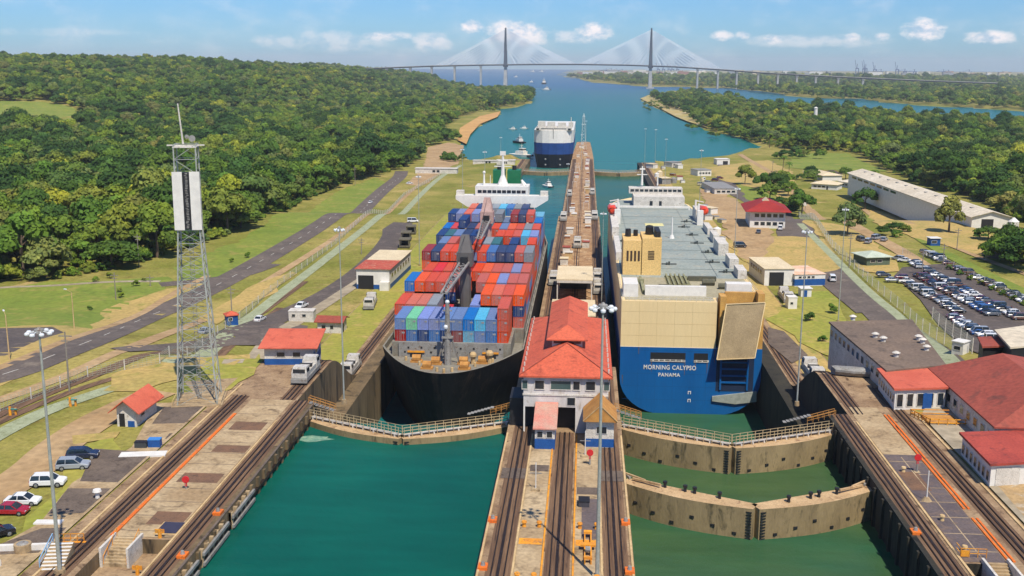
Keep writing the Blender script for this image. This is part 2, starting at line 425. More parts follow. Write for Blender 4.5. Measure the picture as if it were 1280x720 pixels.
mk('lock_wall', MB().bx(-49.0, -45.6, -60, 176, -34, 0).bx(-49, -45.6, 176, 480, -34, -9.5).bx(-49, -45.6, 480, 892, -34, -19), wallface, kind='structure', label='stained concrete coping ledge along the west chamber', cat='lock wall')
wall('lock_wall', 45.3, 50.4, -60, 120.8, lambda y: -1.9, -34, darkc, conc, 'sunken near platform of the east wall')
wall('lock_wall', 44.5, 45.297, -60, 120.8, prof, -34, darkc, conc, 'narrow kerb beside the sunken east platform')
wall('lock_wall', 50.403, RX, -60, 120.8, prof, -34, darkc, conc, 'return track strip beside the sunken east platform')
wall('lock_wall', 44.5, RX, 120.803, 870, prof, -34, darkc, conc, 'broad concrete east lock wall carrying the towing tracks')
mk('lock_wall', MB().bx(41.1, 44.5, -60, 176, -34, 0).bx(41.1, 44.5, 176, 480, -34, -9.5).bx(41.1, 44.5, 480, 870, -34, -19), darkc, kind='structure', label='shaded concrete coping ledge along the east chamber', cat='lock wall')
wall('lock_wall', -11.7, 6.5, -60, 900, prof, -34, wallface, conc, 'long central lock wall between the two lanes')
mb = MB(); mb.loft([[(-11.7, 900, -19), (6.5, 900, -19), (6.5, 900, -34), (-11.7, 900, -34)], [(-10.5, 1010, -19.3), (5.5, 1010, -19.3), (5.5, 1010, -34), (-10.5, 1010, -34)], [(-9.4, 1105, -19.6), (4.2, 1105, -19.6), (4.2, 1105, -34), (-9.4, 1105, -34)], [(-7.4, 1112, -19.6), (2.2, 1112, -19.6), (2.2, 1112, -34), (-7.4, 1112, -34)]])
mk('approach_wall', mb, mat('brown_top', srgb(176, 140, 100), srgb(128, 94, 64), srgb(200, 176, 140), scale=.22, rough=.9), kind='structure', label='tapering centre approach wall reaching into the canal', cat='approach wall')

def strip(name, x0, x1, y0, y1, lift, m, zf=None, st=2., kind='structure'):
    zf = zf or prof; mb = MB(); ys = YS(y0, y1)
    for a, b in zip(ys, ys[1:]):
        o = len(mb.v); mb.add([(x0, a, zf(a) + lift), (x1, a, zf(a) + lift), (x1, b, zf(b) + lift), (x0, b, zf(b) + lift)], [(0, 1, 2, 3)])
    return mk(name, mb, m, kind=kind)
def track(xc, y0, y1, w=3.1, zf=prof):
    """sunken towing track: bed, two rails and the toothed rack between them"""
    o = strip('track_bed', xc - w / 2, xc + w / 2, y0, y1, .012, trackm, zf)
    mb = MB(); ys = YS(y0, y1)
    for dx, ww, hh in ((-.76, .14, .16), (.76, .14, .16), (0, .34, .10)):
        r = [[(xc + dx - ww / 2, y, zf(y) + hh), (xc + dx + ww / 2, y, zf(y) + hh), (xc + dx + ww / 2, y, zf(y) - .02), (xc + dx - ww / 2, y, zf(y) - .02)] for y in ys]
        mb.loft(r)
    mk('rail', mb, rail, kind='structure')
def kerb(xc, y0, y1, m, w=.35, h=.14):
    mb = MB(); ys = YS(y0, y1)
    mb.loft([[(xc - w / 2, y, prof(y) + h), (xc + w / 2, y, prof(y) + h), (xc + w / 2, y, prof(y) - .02), (xc - w / 2, y, prof(y) - .02)] for y in ys])
    mk('kerb', mb, m, kind='structure')
yel = mat('yellow_paint', srgb(232, 160, 40), srgb(205, 130, 40), srgb(150, 110, 70), scale=.5, rough=.7)
ora = mat('orange_paint', srgb(226, 118, 34), srgb(210, 100, 30), srgb(150, 100, 60), scale=.5, rough=.7)
cream = mat('cream_edge', srgb(206, 178, 130), srgb(180, 150, 104), scale=.4, rough=.85)
# centre wall
for xc in (-9.2, 4.4): track(xc, -60, 1100 if 0 else 895, 2.9)
track(-2.5, -60, 163, 3.0); track(-2.5, 203, 895, 2.6)
for a, b, m in ((-7.4, -4.4, concl), (-.5, 2.6, concl)): 
    strip('platform', a, b, -60, 162, .05, m)
for x in (-4.25, -.62): kerb(x, -60, 162, yel, .22)
for x in (-7.55, 2.72, -11.5, 6.3): kerb(x, -60, 162, cream, .25)
for (a, b) in ((-7.3, -4.5), (-.4, 2.55)):
    for y, t_ in ((111.2, .4), (121.9, 1.7)): sheet('painted_marking', a, b, y, y + t_, .0585, yel)
dk = mat('wet_concrete', srgb(112, 98, 84), srgb(90, 78, 68), srgb(70, 58, 48), scale=.25, rough=.85)
pur = mat('grey_slab', srgb(104, 92, 88), srgb(86, 76, 76), srgb(120, 100, 84), scale=.2, rough=.85)
sheet('slab', .3, 2.5, 124, 136.5, .056, pur)
for x0, x1, y0, y1, m in ((-7.3, -4.5, 132, 140, concl), (-11.2, -7.7, 143, 147, dk), (2.9, 6.1, 143, 147, dk), (-7.2, -4.5, 146, 148.5, dk), (-.4, 2.5, 138, 140.5, dk)): sheet('slab', x0, x1, y0, y1, .06, m)
# west wall
track(-47.9, -60, 176, 2.7); track(-50.8, 176, 890, 2.7)
track(-59.4, -60, 178, 3.0)
kerb(-57.35, 120.5, 168, ora, .5); kerb(-49.5, -60, 165, cream, .25); kerb(-61.5, -60, 185, cream, .3); kerb(-45.75, -60, 174, dk, .3)
strip('platform', -57.0, -49.8, 120.3, 176, .05, concl)
# east wall
track(43.1, -60, 176, 2.6); track(46.2, 176, 868, 2.6); track(53.3, -60, 192, 2.7)
kerb(51.1, 121.5, 134, ora, .3); kerb(50.5, 121.5, 134, ora, .3); kerb(51.1, 137, 176, ora, .3); kerb(50.5, 137, 176, ora, .3); kerb(45.0, -60, 172, cream, .3); kerb(55.9, -60, 190, cream, .35)
strip('platform', 45.3, 50.2, 121.2, 157, .05, pur); strip('platform', 45.3, 50.2, 157, 180, .05, concl)
for y in range(124, 156, 5): sheet('slab', 45.4, 50.1, y, y + .16, .058, concl)
sheet('slab', 47.6, 47.74, 122, 156, .0595, concl); sheet('slab', 45.5, 48.2, 143, 150, .0585, mat('rusty_patch', srgb(124, 92, 68), srgb(104, 80, 62), srgb(84, 66, 52), scale=.4, rough=.9))
for x0, x1, y0, y1 in ((-55.2, -50, 150, 153), (-56, -50.2, 138, 141.5), (-54.6, -50, 124, 128), (-55.9, -50.6, 160, 164)): sheet('slab', x0, x1, y0, y1, .058, mat('rusty_patch', srgb(124, 92, 68), srgb(104, 80, 62), srgb(84, 66, 52), scale=.4, rough=.9))
# ------------------------------------------------------------------ draped roads and paved areas
asph = mat('asphalt', srgb(104, 93, 84), srgb(86, 77, 70), srgb(120, 108, 94), scale=.1, rough=.92)
asphd = mat('dark_asphalt', srgb(94, 84, 76), srgb(78, 70, 66), srgb(112, 100, 90), scale=.1, rough=.92)
dirt = mat('dirt', srgb(176, 148, 108), srgb(156, 126, 86), srgb(136, 112, 76), scale=.05, rough=.95)
yard = mat('yard_concrete', srgb(170, 158, 136), srgb(148, 134, 108), srgb(124, 112, 92), scale=.05, rough=.9)
whitep = mat('white_line', srgb(200, 196, 184), srgb(170, 165, 150), scale=1., rough=.8)
lawn = mat('lawn', srgb(130, 136, 48), srgb(152, 144, 62), srgb(170, 148, 84), scale=.06, rough=.95, bump=.3)
lush = mat('lush_grass', srgb(104, 122, 38), srgb(126, 134, 48), srgb(146, 136, 66), scale=.05, rough=.95, bump=.3)
ochre = mat('ochre_ground', srgb(182, 152, 90), srgb(160, 142, 78), srgb(132, 128, 58), scale=.07, rough=.95)
_lift = [.06]
def road(name, pts, w, m, lift=None, world=False, step=4., dash=None):
    if lift is None: _lift[0] += .004; lift = _lift[0]
    if not world: pts = [W(*p) for p in pts]
    P = resamp(smooth(pts), step); mb = MB(); k = max(2, int(w / 4))
    for i, p in enumerate(P):
        t = (P[min(i + 1, len(P) - 1)] - P[max(i - 1, 0)]).normalized(); nn = Vector((t.y, -t.x))
        for j in range(k + 1):
            q = p + nn * (w * (j / k - .5)); mb.v.append((q.x, q.y, g(q.x, q.y) + lift))
    for i in range(len(P) - 1):
        if dash and (i % dash[0]) >= dash[1]: continue
        for j in range(k):
            a = i * (k + 1) + j; mb.f.append((a, a + 1, a + k + 2, a + k + 1)); mb.m.append(0)
    return mk(name, mb, m, kind='structure')
def patch(name, pts, m, lift=None, world=False, step=6., clipx=None):
    if lift is None: _lift[0] += .004; lift = _lift[0]
    if not world: pts = [W(*p) for p in pts]
    if clipx is not None:
        q = []; pp = [Vector(p[:2]) for p in pts]
        for a, b in zip(pp, pp[1:] + pp[:1]):
            if a.x <= clipx: q.append(a)
            if (a.x <= clipx) != (b.x <= clipx): q.append(a.lerp(b, (clipx - a.x) / (b.x - a.x)))
        pts = q
    P = resamp(list(pts) + [pts[0]], step)[:-1]
    if m in (lush, lawn, ochre, dirt):
        n = len(P); P = [P[i - 1] * .25 + P[i] * .5 + P[(i + 1) % n] * .25 + Vector((rnd.gauss(0, .28), rnd.gauss(0, .28))) * step * .5 for i in range(n)]
    n = len(P); V = list(P)
    xs = [p.x for p in P]; ys = [p.y for p in P]; y = min(ys)
    poly = [(p.x, p.y) for p in P]
    while y < max(ys):
        x = min(xs)
        while x < max(xs):
            if inpoly(x, y, poly) and pdist(x, y, poly) > step * .4: V.append(Vector((x + .01 * (y % 3), y)))
            x += step
        y += step
    r = delaunay_2d_cdt(V, [(i, (i + 1) % n) for i in range(n)], [], 1, .01); co, fs = r[0], r[2]; out = []
    for f in fs:
        c = sum((Vector(co[i]) for i in f), Vector((0, 0))) / len(f)
        if inpoly(c.x, c.y, poly):
            a, b_, c_ = Vector(co[f[0]]), Vector(co[f[1]]), Vector(co[f[2]])
            out.append(f if (b_ - a).cross(c_ - a) > 0 else tuple(reversed(f)))
    return mk(name, MB().add([(p.x, p.y, g(p.x, p.y) + lift) for p in co], out), m, kind='structure')
# west bank
patch('grass', [(-60, 372), (60, 352), (150, 350), (215, 345), (200, 385), (140, 415), (0, 410), (-60, 408)], lush)
patch('grass', [(215, 335), (300, 300), (420, 240), (470, 222), (490, 232), (400, 285), (300, 340), (230, 360)], lush)
patch('earth', [(130, 385), (210, 362), (260, 352), (250, 372), (180, 400), (110, 420)], ochre)
patch('earth', [(-80, 415), (60, 405), (130, 412), (110, 440), (60, 455), (-80, 520)], ochre)
patch('car_park', [(-60, 412), (30, 410), (66, 409), (80, 416), (50, 425), (12, 443), (-60, 470)], asphd)
patch('earth', [(535, 184), (560, 178), (580, 182), (572, 204), (530, 232), (508, 232), (530, 208)], dirt)
patch('sand', [(575, 160), (600, 145), (626, 139), (622, 146), (600, 155), (588, 168), (583, 180), (572, 175)], mat('sand', srgb(196, 154, 92), srgb(180, 136, 78), scale=.02, rough=.95))
road('road', [(-150, 500), (0, 472), (60, 448), (120, 425), (180, 395), (250, 368), (330, 325), (420, 270), (475, 240), (500, 222), (502, 214)], 9.5, asph)
road('road', [(200, 356), (250, 352), (300, 345), (340, 330)], 7, asph)
road('white_line', [(-150, 500), (0, 472), (60, 448), (120, 425), (180, 395), (250, 368), (330, 325), (420, 270), (475, 240), (500, 222)], .25, whitep, dash=(3, 1))
road('path', [(-100, 372), (0, 359), (60, 358), (140, 352), (200, 352)], 2.6, yard)
road('dirt_track', [(-100, 490), (20, 456), (100, 420), (200, 375), (260, 345)], 2.5, dirt)
road('rail_bed', [(-60, 520), (60, 480), (130, 450), (200, 420), (290, 378), (360, 335), (440, 285), (510, 240), (550, 215)], 3., dirt)
road('rail_bed', [(-60, 545), (60, 490), (140, 462), (230, 440), (300, 405), (380, 352)], 3., trackm)
road('rail_bed', [(-60, 555), (60, 500), (150, 470), (230, 452), (300, 420), (350, 385)], 2., trackm)
road('drain_channel', [(-80, 590), (40, 520), (120, 492), (200, 468), (260, 440), (310, 396), (400, 330), (480, 268), (540, 228), (578, 206)], 3.6, mat('pale_green_mesh', srgb(158, 164, 132), srgb(140, 146, 112), srgb(118, 122, 84), scale=.3, rough=.9))
road('road', [(150, 438), (210, 436), (260, 430), (300, 424)], 6, asph)
road('road', [(494, 286), (488, 302), (468, 326), (440, 350), (405, 372), (370, 388), (330, 404), (290, 420)], 8.5, asphd)
patch('paved_yard', [(478, 287), (492, 278), (516, 279), (506, 296), (494, 316), (478, 316)], asphd)
patch('paved_yard', [(300, 408), (360, 404), (385, 408), (382, 418), (340, 432), (290, 432)], asph)
road('path', [(290, 455), (330, 425), (400, 385), (450, 352), (500, 318)], 4, yard)
patch('earth', [(140, 466), (200, 448), (262, 446), (318, 440), (296, 462), (236, 468), (170, 492), (110, 500)], ochre)
patch('earth', [(255, 392), (330, 352), (372, 338), (352, 360), (300, 392), (262, 408)], ochre)
patch('lawn', [(200, 500), (240, 470), (330, 440), (330, 470), (300, 475), (230, 512)], lawn)
road('dirt_track', [(-40, 640), (40, 590), (70, 560), (130, 520), (200, 490)], 7, dirt)
patch('lawn', [(20, 690), (60, 640), (70, 590), (100, 555), (150, 540), (165, 545), (130, 590), (60, 640), (30, 690)], lawn)
patch('earth', [(70, 545), (160, 540), (170, 552), (75, 556)], ochre)
zf0 = lambda y: 0
patch('paved_terrace', [(230, 478), (252, 503), (195, 505), (165, 560), (90, 605), (50, 655), (-30, 700), (-30, 760), (120, 760), (225, 640), (345, 470)], concl, clipx=LX - .15)
for q in ([(205, 510), (262, 507), (240, 530), (190, 531)], [(118, 562), (205, 568), (165, 605), (100, 603)], [(85, 612), (165, 612), (150, 642), (60, 644)], [(0, 682), (52, 662), (118, 660), (100, 690), (0, 695)], [(212, 543), (233, 543), (226, 550), (206, 550)]): patch('slab', q, dk, clipx=LX - .6)
# east bank
patch('yard', [Vector((56.5, 50)), Vector((56.5, 176)), Vector((60, 184)), Vector((75, 178)), Vector((120, 170)), Vector((120, 50))], yard, world=True)
patch('stained_paving', [Vector((57, 128)), Vector((58.4, 158)), Vector((63, 150)), Vector((66, 132)), Vector((61, 122))], mat('stained_paving', srgb(176, 146, 100), srgb(150, 126, 90), srgb(178, 166, 146), scale=.15, rough=.9), world=True)
patch('grass', [(965, 400), (990, 365), (1040, 362), (1060, 400), (1035, 420), (1060, 455), (1020, 440), (985, 420)], lawn)
patch('pavement', [(960, 410), (980, 415), (1010, 445), (990, 455), (960, 430)], dk)
road('road', [(905, 205), (905, 235), (960, 262), (1010, 300), (1060, 355), (1110, 400), (1165, 445), (1180, 465)], 10, asph)
patch('paved_yard', [(985, 262), (1015, 285), (1060, 345), (1110, 390), (1070, 392), (1020, 350), (985, 330), (970, 290)], asph)
patch('earth', [(905, 300), (985, 295), (1040, 300), (1050, 340), (1000, 345), (930, 330)], ochre)
patch('earth', [(872, 236), (905, 240), (945, 268), (968, 300), (950, 335), (925, 322), (905, 290), (885, 258)], dirt)
patch('lawn', [(920, 228), (955, 240), (985, 255), (970, 262), (935, 250)], lush)
patch('meadow', [(990, 192), (1060, 192), (1085, 205), (1110, 215), (1040, 213), (1010, 212), (985, 210)], lush)
road('drain_channel', [(1000, 280), (1040, 320), (1090, 370), (1130, 400), (1180, 440), (1230, 475)], 3., mat('pale_green_mesh', srgb(158, 164, 132)))
road('path', [(1010, 262), (1060, 280), (1120, 310), (1180, 350), (1290, 400), (1400, 440)], 6.5, dirt)
road('grass_verge', [(1080, 270), (1150, 300), (1215, 335), (1300, 375), (1400, 410)], 5, lush)
road('path', [(1080, 262), (1160, 295), (1230, 325), (1330, 360)], 3, dirt)
patch('grass', [(1090, 262), (1150, 275), (1230, 292), (1260, 300), (1290, 330), (1230, 320), (1150, 300), (1090, 280)], ochre)
patch('car_park', [(1128, 335), (1180, 330), (1300, 395), (1420, 440), (1420, 520), (1260, 455), (1215, 440), (1150, 375), (1118, 345)], asphd)
patch('earth', [(1000, 275), (1060, 283), (1110, 315), (1130, 335), (1110, 345), (1080, 340), (1040, 310)], ochre)
patch('earth', [(880, 210), (960, 200), (990, 215), (1000, 260), (960, 240), (900, 225)], ochre)
road('path', [(925, 193), (960, 213), (985, 230), (1010, 262)], 5, dirt)
patch('sand', [(845, 146), (830, 138), (800, 123), (812, 119), (860, 122), (880, 140), (885, 160), (860, 152)], mat('sandy_scrub', srgb(178, 150, 92), srgb(150, 146, 80), srgb(200, 190, 170), scale=.02, rough=.95), step=20)

# pilasters down the west chamber face
mb = MB()
for k in range(38):
    y = 60 + k * 3; mb.bx(-45.599, -45.25, y, y + .7, -6, -.25)
mk('wall_pilaster', mb, wallface, kind='structure'); mk('rubbing_strip', MB().bx(-45.599, -45.2, 60, 173, -1.9, -1.55), rail, kind='structure')
mb = MB()
for k in range(28): y = 60 + k * 4; mb.bx(40.75, 41.099, y, y + .6, -8, -.3)
mk('wall_pilaster', mb, darkc, kind='structure')

strip('grass_verge', -62.9, -53.0, 228, 880, .035, lawn); strip('grass_verge', 48.8, 56.1, 232, 860, .035, ochre)
mb = MB()
for k in range(12): y = 122 + k * 4.6; mb.add([(-56.9, y, .0565), (-49.9, y, .0565), (-49.9, y + .14, .0565), (-56.9, y + .14, .0565)], [(0, 1, 2, 3)]); mb.add([(-7.3, y, .0575), (-4.5, y, .0575), (-4.5, y + .1, .0575), (-7.3, y + .1, .0575)], [(0, 1, 2, 3)])
mk('slab_joint', mb, dk, kind='structure')
# ------------------------------------------------------------------ trees
def leaf_mat(name, cols, v=.25):
    m = bpy.data.materials.new(name); m.use_nodes = True; n = NT(m.node_tree); b = m.node_tree.nodes['Principled BSDF']
    oi = n.n('ShaderNodeObjectInfo'); co = n.n('ShaderNodeTexCoord').outputs['Object']
    base = n.ramp(oi.outputs['Random'], [((i + .0) / max(1, len(cols) - 1), c) for i, c in enumerate(cols)])
    a = n.n('ShaderNodeTexNoise', i={'Vector': co, 'Scale': .45, 'Detail': 3.0})
    gcol = n.ramp(a.outputs[0], [(.3, (1 - v * 1.3, 1 - v, 1 - v)), (.7, (1 + v * 1.5, 1 + v, 1 - v * .3))])
    at = n.n('ShaderNodeAttribute', attribute_name='tone')
    gp = n.n('ShaderNodeNewGeometry').outputs['Position']; pn = n.n('ShaderNodeTexNoise', i={'Vector': gp, 'Scale': .008, 'Detail': 4.0})
    base = n.mix(1., base, n.ramp(pn.outputs[0], [(.35, (.74, .86, .9)), (.5, (1, 1, 1)), (.66, (1.35, 1.2, .95))]), 'MULTIPLY')
    c = n.mix(1., base, gcol, 'MULTIPLY'); c = n.mix(1., c, at.outputs['Color'], 'MULTIPLY')
    n.link(c, b.inputs['Base Color']); b.inputs['Roughness'].default_value = .75; b.inputs['Specular IOR Level'].default_value = .15
    tr = n.n('ShaderNodeBsdfTranslucent', i={0: c}); mx = n.n('ShaderNodeMixShader', i={0: .22})
    n.link(b.outputs[0], mx.inputs[1]); n.link(tr.outputs[0], mx.inputs[2])
    n.link(mx.outputs[0], m.node_tree.nodes['Material Output'].inputs[0])
    return m
GREENS = [srgb(*c) for c in ((78, 112, 46), (94, 122, 46), (106, 130, 50), (68, 98, 44), (118, 130, 56), (86, 116, 44), (128, 128, 74), (98, 126, 46), (150, 158, 60), (74, 108, 52), (112, 124, 78), (112, 136, 50), (86, 118, 46), (60, 92, 44))]
leafm = leaf_mat('foliage', GREENS)
leafd = leaf_mat('dark_foliage', [srgb(*c) for c in ((50, 80, 36), (64, 94, 40), (56, 86, 44))])
bark = mat('bark', srgb(112, 96, 78), srgb(84, 70, 56), scale=2, rough=.9, world=False)
def crown_mesh(name, R, H, nb, nq, q, seed, m, flat=.7, base=0.0):
    """a crown of leaf clumps: many small leaf faces round uneven boughs, dark gaps between them"""
    r = random.Random(seed); mb = MB(); tone = []
    cl = []
    for i in range(nb):
        t = r.random() ** .5; a = r.random() * 2 * PI; rr = R * .74 * t
        z = base + H * (.24 + .6 * math.sqrt(max(0, 1 - t * t)) * r.uniform(.75, 1.08)) * 1.0
        s = R * r.uniform(.26, .42) * (1.1 - .35 * t)
        cl.append((rr * math.cos(a), rr * math.sin(a), z, s, r.uniform(.82, 1.2)))
    for (cx, cy_, cz, s, tn) in cl:
        # inner mass of the clump, rough, toned darker to paint shade in the gaps
        n, k = 7, 4; o = len(mb.f)
        rings = [[(cx + s * .8 * math.sin(PI * j / k) * math.cos(2 * PI * i / n) * r.uniform(.8, 1.1), cy_ + s * .8 * math.sin(PI * j / k) * math.sin(2 * PI * i / n) * r.uniform(.8, 1.1), cz - s * flat * .8 * math.cos(PI * j / k)) for i in range(n)] for j in range(1, k)]
        mb.loft(rings); tone += [tn * .8] * (len(mb.f) - o)
        for _ in range(nq // nb):
            u = r.uniform(-.35, 1); a = r.random() * 2 * PI; w = math.sqrt(1 - u * u)
            d = Vector((w * math.cos(a), w * math.sin(a), u)); p = Vector((cx, cy_, cz)) + Vector((d.x * s, d.y * s, d.z * s * flat)) * r.uniform(.8, 1.14)
            nn = (d + Vector((r.uniform(-.7, .7), r.uniform(-.7, .7), r.uniform(-.2, .8)))).normalized()
            e = nn.orthogonal().normalized(); f = nn.cross(e); th = r.random() * PI; e, f = e * math.cos(th) + f * math.sin(th), f * math.cos(th) - e * math.sin(th)
            qa = q * r.uniform(.6, 1.3); qb = qa * r.uniform(.5, .9)
            mb.add([p - e * qa, p - f * qb, p + e * qa, p + f * qb], [(0, 1, 2, 3)]); tone.append(tn * r.uniform(.9, 1.12))
    me = bpy.data.meshes.new(name); me.from_pydata(mb.v, [], mb.f); me.materials.append(m)
    ca = me.color_attributes.new('tone', 'FLOAT_COLOR', 'CORNER')
    arr = []
    for i, p in enumerate(me.polygons): arr += [tone[i], tone[i], tone[i], 1] * p.loop_total
    ca.data.foreach_set('color', arr); me.update()
    return me
def trunk_mesh(H, r0, seed, limbs=5, R=4):
    r = random.Random(seed); mb = MB()
    pts = [Vector((0, 0, -.4)), Vector((r.uniform(-.2, .2), r.uniform(-.2, .2), H * .45)), Vector((r.uniform(-.4, .4), r.uniform(-.4, .4), H * .8))]
    for i in range(2): mb.cyl(pts[i], pts[i + 1], r0 * (1 - .3 * i), r0 * (.7 - .3 * i), 7)
    for i in range(limbs):
        a = 2 * PI * i / limbs + r.uniform(-.3, .3); s = pts[1].lerp(pts[2], r.uniform(0, .7))
        mb.cyl(s, s + Vector((math.cos(a) * R * .55, math.sin(a) * R * .55, H * r.uniform(.25, .4))), r0 * .4, r0 * .15, 5)
    return mb
PROTO = []
for k, (R, H, nb, fl) in enumerate(((6.5, 11, 13, .75), (8.2, 11.5, 17, .6), (5.2, 12.5, 11, .9), (7.2, 9.5, 15, .6), (4.2, 8, 9, .9), (9.5, 13, 20, .62))):
    PROTO.append((crown_mesh('crown', R, H, nb, 1700 if R > 5 else 1000, .55, 20 + k, leafm if k != 5 else leafd, fl), trunk_mesh(H * .8, .35, k, 5, R), R, H))
TM = [mk('trunk', p[1], bark) for p in PROTO]; TMESH = [o.data for o in TM]
for o in TM: bpy.data.objects.remove(o)
def tree(loc, k, sc, rz, label, group, name='tree', cat='tree', zs=1.0):
    t = root(name, label, cat, loc, rz, group); t.scale = (sc, sc, sc * zs)
    a = link(bpy.data.objects.new('trunk', TMESH[k])); a.parent = t
    b = link(bpy.data.objects.new('crown', PROTO[k][0])); b.parent = t
    return t
def wv(lst, z=ZSEA): return [w2(px, py, z) for px, py in lst]
F1 = [(-420, 150)] + [(p.x, p.y) for p in (W(-160, 372), W(0, 353), W(60, 351), W(112, 344), W(165, 332), W(230, 312), W(300, 288), W(370, 256), W(425, 232), W(470, 219), W(500, 211), W(520, 200), W(535, 188), W(540, 176), W(556, 158))] + \
     wv([(578, 147), (600, 140), (640, 134), (664, 128), (666, 120), (658, 115)]) + [(-300, 3400), (-600, 4100), (-1500, 4900), (-3500, 4900), (-2600, 900)]
HOLE1 = [(p.x, p.y) for p in (W(-60, 128), W(60, 126), W(110, 140), W(130, 152), W(80, 160), W(-60, 160))]
HOLE2 = [(p.x, p.y) for p in (W(520, 182), W(540, 172), W(555, 175), W(540, 190), W(525, 196))]
F2 = wv([(830, 122), (812, 121), (832, 136), (850, 140)]) + [(p.x, p.y) for p in (W(868, 152), W(885, 160), W(915, 169), W(948, 178), W(985, 187), W(1062, 190), W(1100, 205), W(1125, 222), W(1165, 238), W(1205, 243), W(1245, 262), W(1300, 290), W(1420, 330))] + \
     [(900, 240), (1500, 300), (2600, 900)] + wv([(1500, 180), (1290, 160), (1200, 154), (1080, 144), (960, 134), (895, 124), (866, 117)])
patch('canal_bank_clearing', HOLE1, lush, world=True, step=40)
import bisect
def scatter(poly, spac, holes=(), keep=1.0, seed=1, filt=None):
    r = random.Random(seed); out = []
    ys = [p[1] for p in poly]; xs = [p[0] for p in poly]; y = min(ys)
    while y < max(ys):
        s = spac(y); x = min(xs)
        while x < max(xs):
            X = x + r.uniform(-.48, .48) * s; Y = y + r.uniform(-.48, .48) * s; x += s
            if not inpoly(X, Y, poly) or any(inpoly(X, Y, h) for h in holes): continue
            if r.random() > keep or (filt and not filt(X, Y, r)): continue
            out.append((X, Y))
        y += s * .9
    return out
def inview(X, Y, z, mx=60):
    q = Vector((X, Y, z - CAMH))
    d = q.dot(fw)
    if d < 20: return False
    px = 640 + F * q.dot(rt) / d; return -mx < px < 1280 + mx
pts = []
for X, Y in scatter(F1, lambda y: 9.6 if y < 900 else (12 if y < 1800 else 15.5), (HOLE1, HOLE2), seed=3): pts.append((X, Y, g(X, Y), 1.0))
for X, Y in scatter(F2, lambda y: 9.6 if y < 900 else (12.5 if y < 1500 else 16), (), seed=4, keep=.96): pts.append((X, Y, g(X, Y), .92))
FARW = wv([(705, 96), (740, 102), (790, 106.5), (850, 108.4), (900, 110), (960, 117.5), (1060, 125.5), (1140, 130.5), (1280, 139), (1500, 153)]) + [(6000, 4200), (9000, 8000), (1000, 7600), (-60, 7300)]
for X, Y in scatter(FARW, lambda y: 24 if y < 5000 else 60, (), seed=5): pts.append((X, Y, -23, 1.15 if Y < 5000 else 1.9))
pts = [p for p in pts if inview(p[0], p[1], p[2], 120 if p[1] < 900 else 40)]
pts.sort(key=lambda p: p[0] ** 2 + p[1] ** 2)
vis = [p for p in pts if inview(p[0], p[1], p[2], 5)]
near = set(vis[:250])
r = random.Random(11)
def place(p):
    k = r.choice((0, 0, 1, 1, 2, 3, 3, 4, 5)); s = r.choice((r.uniform(.5, .9), r.uniform(.8, 1.2), r.uniform(1.1, 1.45), r.uniform(1.3, 1.8))) * p[3]
    return k, s, r.uniform(0, 2 * PI), r.uniform(.75, 1.25)
WORDS = {0: 'round headed', 1: 'wide spreading', 2: 'tall narrow', 3: 'low broad', 4: 'small young', 5: 'big dark'}
far = []
for p in pts:
    k, s, rz, zs = place(p)
    if p in near:
        side = 'west' if p[0] < 0 else 'east'
        px, py = proj(p[:3])
        where = ('beyond the west car park' if px < 110 else 'behind the lattice tower' if px < 330 else 'beside the west bank road') if side == 'west' else 'behind the long white warehouse'
        tree((p[0], p[1], p[2] - .2), k, s, rz, WORDS[k] + ' tree in the near edge of forest ' + where, 'forest trees ' + where, zs=zs)
    else: far.append((p, k, s, rz, zs))
for poly, sd in ((F1, 31), (F2, 32)):
    for X, Y in scatter(poly, lambda y: 4.5 if y < 700 else 9, (HOLE1, HOLE2), seed=sd, filt=lambda x, y, r_: y < 1500 and abs(x) < 700 and inview(x, y, g(x, y), 20) and pdist(x, y, poly) < (14 if y < 700 else 22)):
        far.append(((X, Y, g(X, Y) - .6, 1.0), r.choice((3, 4, 4, 0)), r.uniform(.28, .6), r.uniform(0, 6), r.uniform(.7, 1.1)))
for cx_, cy_, n_, rx_, ry_, sc_ in ((548, 172, 26, 24, 5, 1.1), (535, 178, 12, 14, 4, 1.0), (565, 200, 14, 14, 3, .55), (600, 139, 10, 22, 2, .7), (1020, 222, 8, 24, 5, .7), (1150, 268, 8, 30, 6, .5), (968, 236, 9, 16, 6, .9), (1265, 320, 14, 16, 12, .8), (905, 168, 10, 20, 3, .7), (1000, 196, 10, 30, 3, .8), (826, 133, 34, 22, 6, .55), (870, 158, 12, 14, 4, .6), (1120, 292, 5, 20, 5, .5), (985, 262, 5, 8, 8, .7)):
    for _ in range(n_):
        p = W(cx_ + r.uniform(-rx_, rx_), cy_ + r.uniform(-ry_, ry_)); far.append(((p.x, p.y, p.z - .4, 1.0), r.choice((0, 1, 2, 3, 5)), sc_ * r.uniform(.7, 1.2), r.uniform(0, 6), r.uniform(.8, 1.1)))
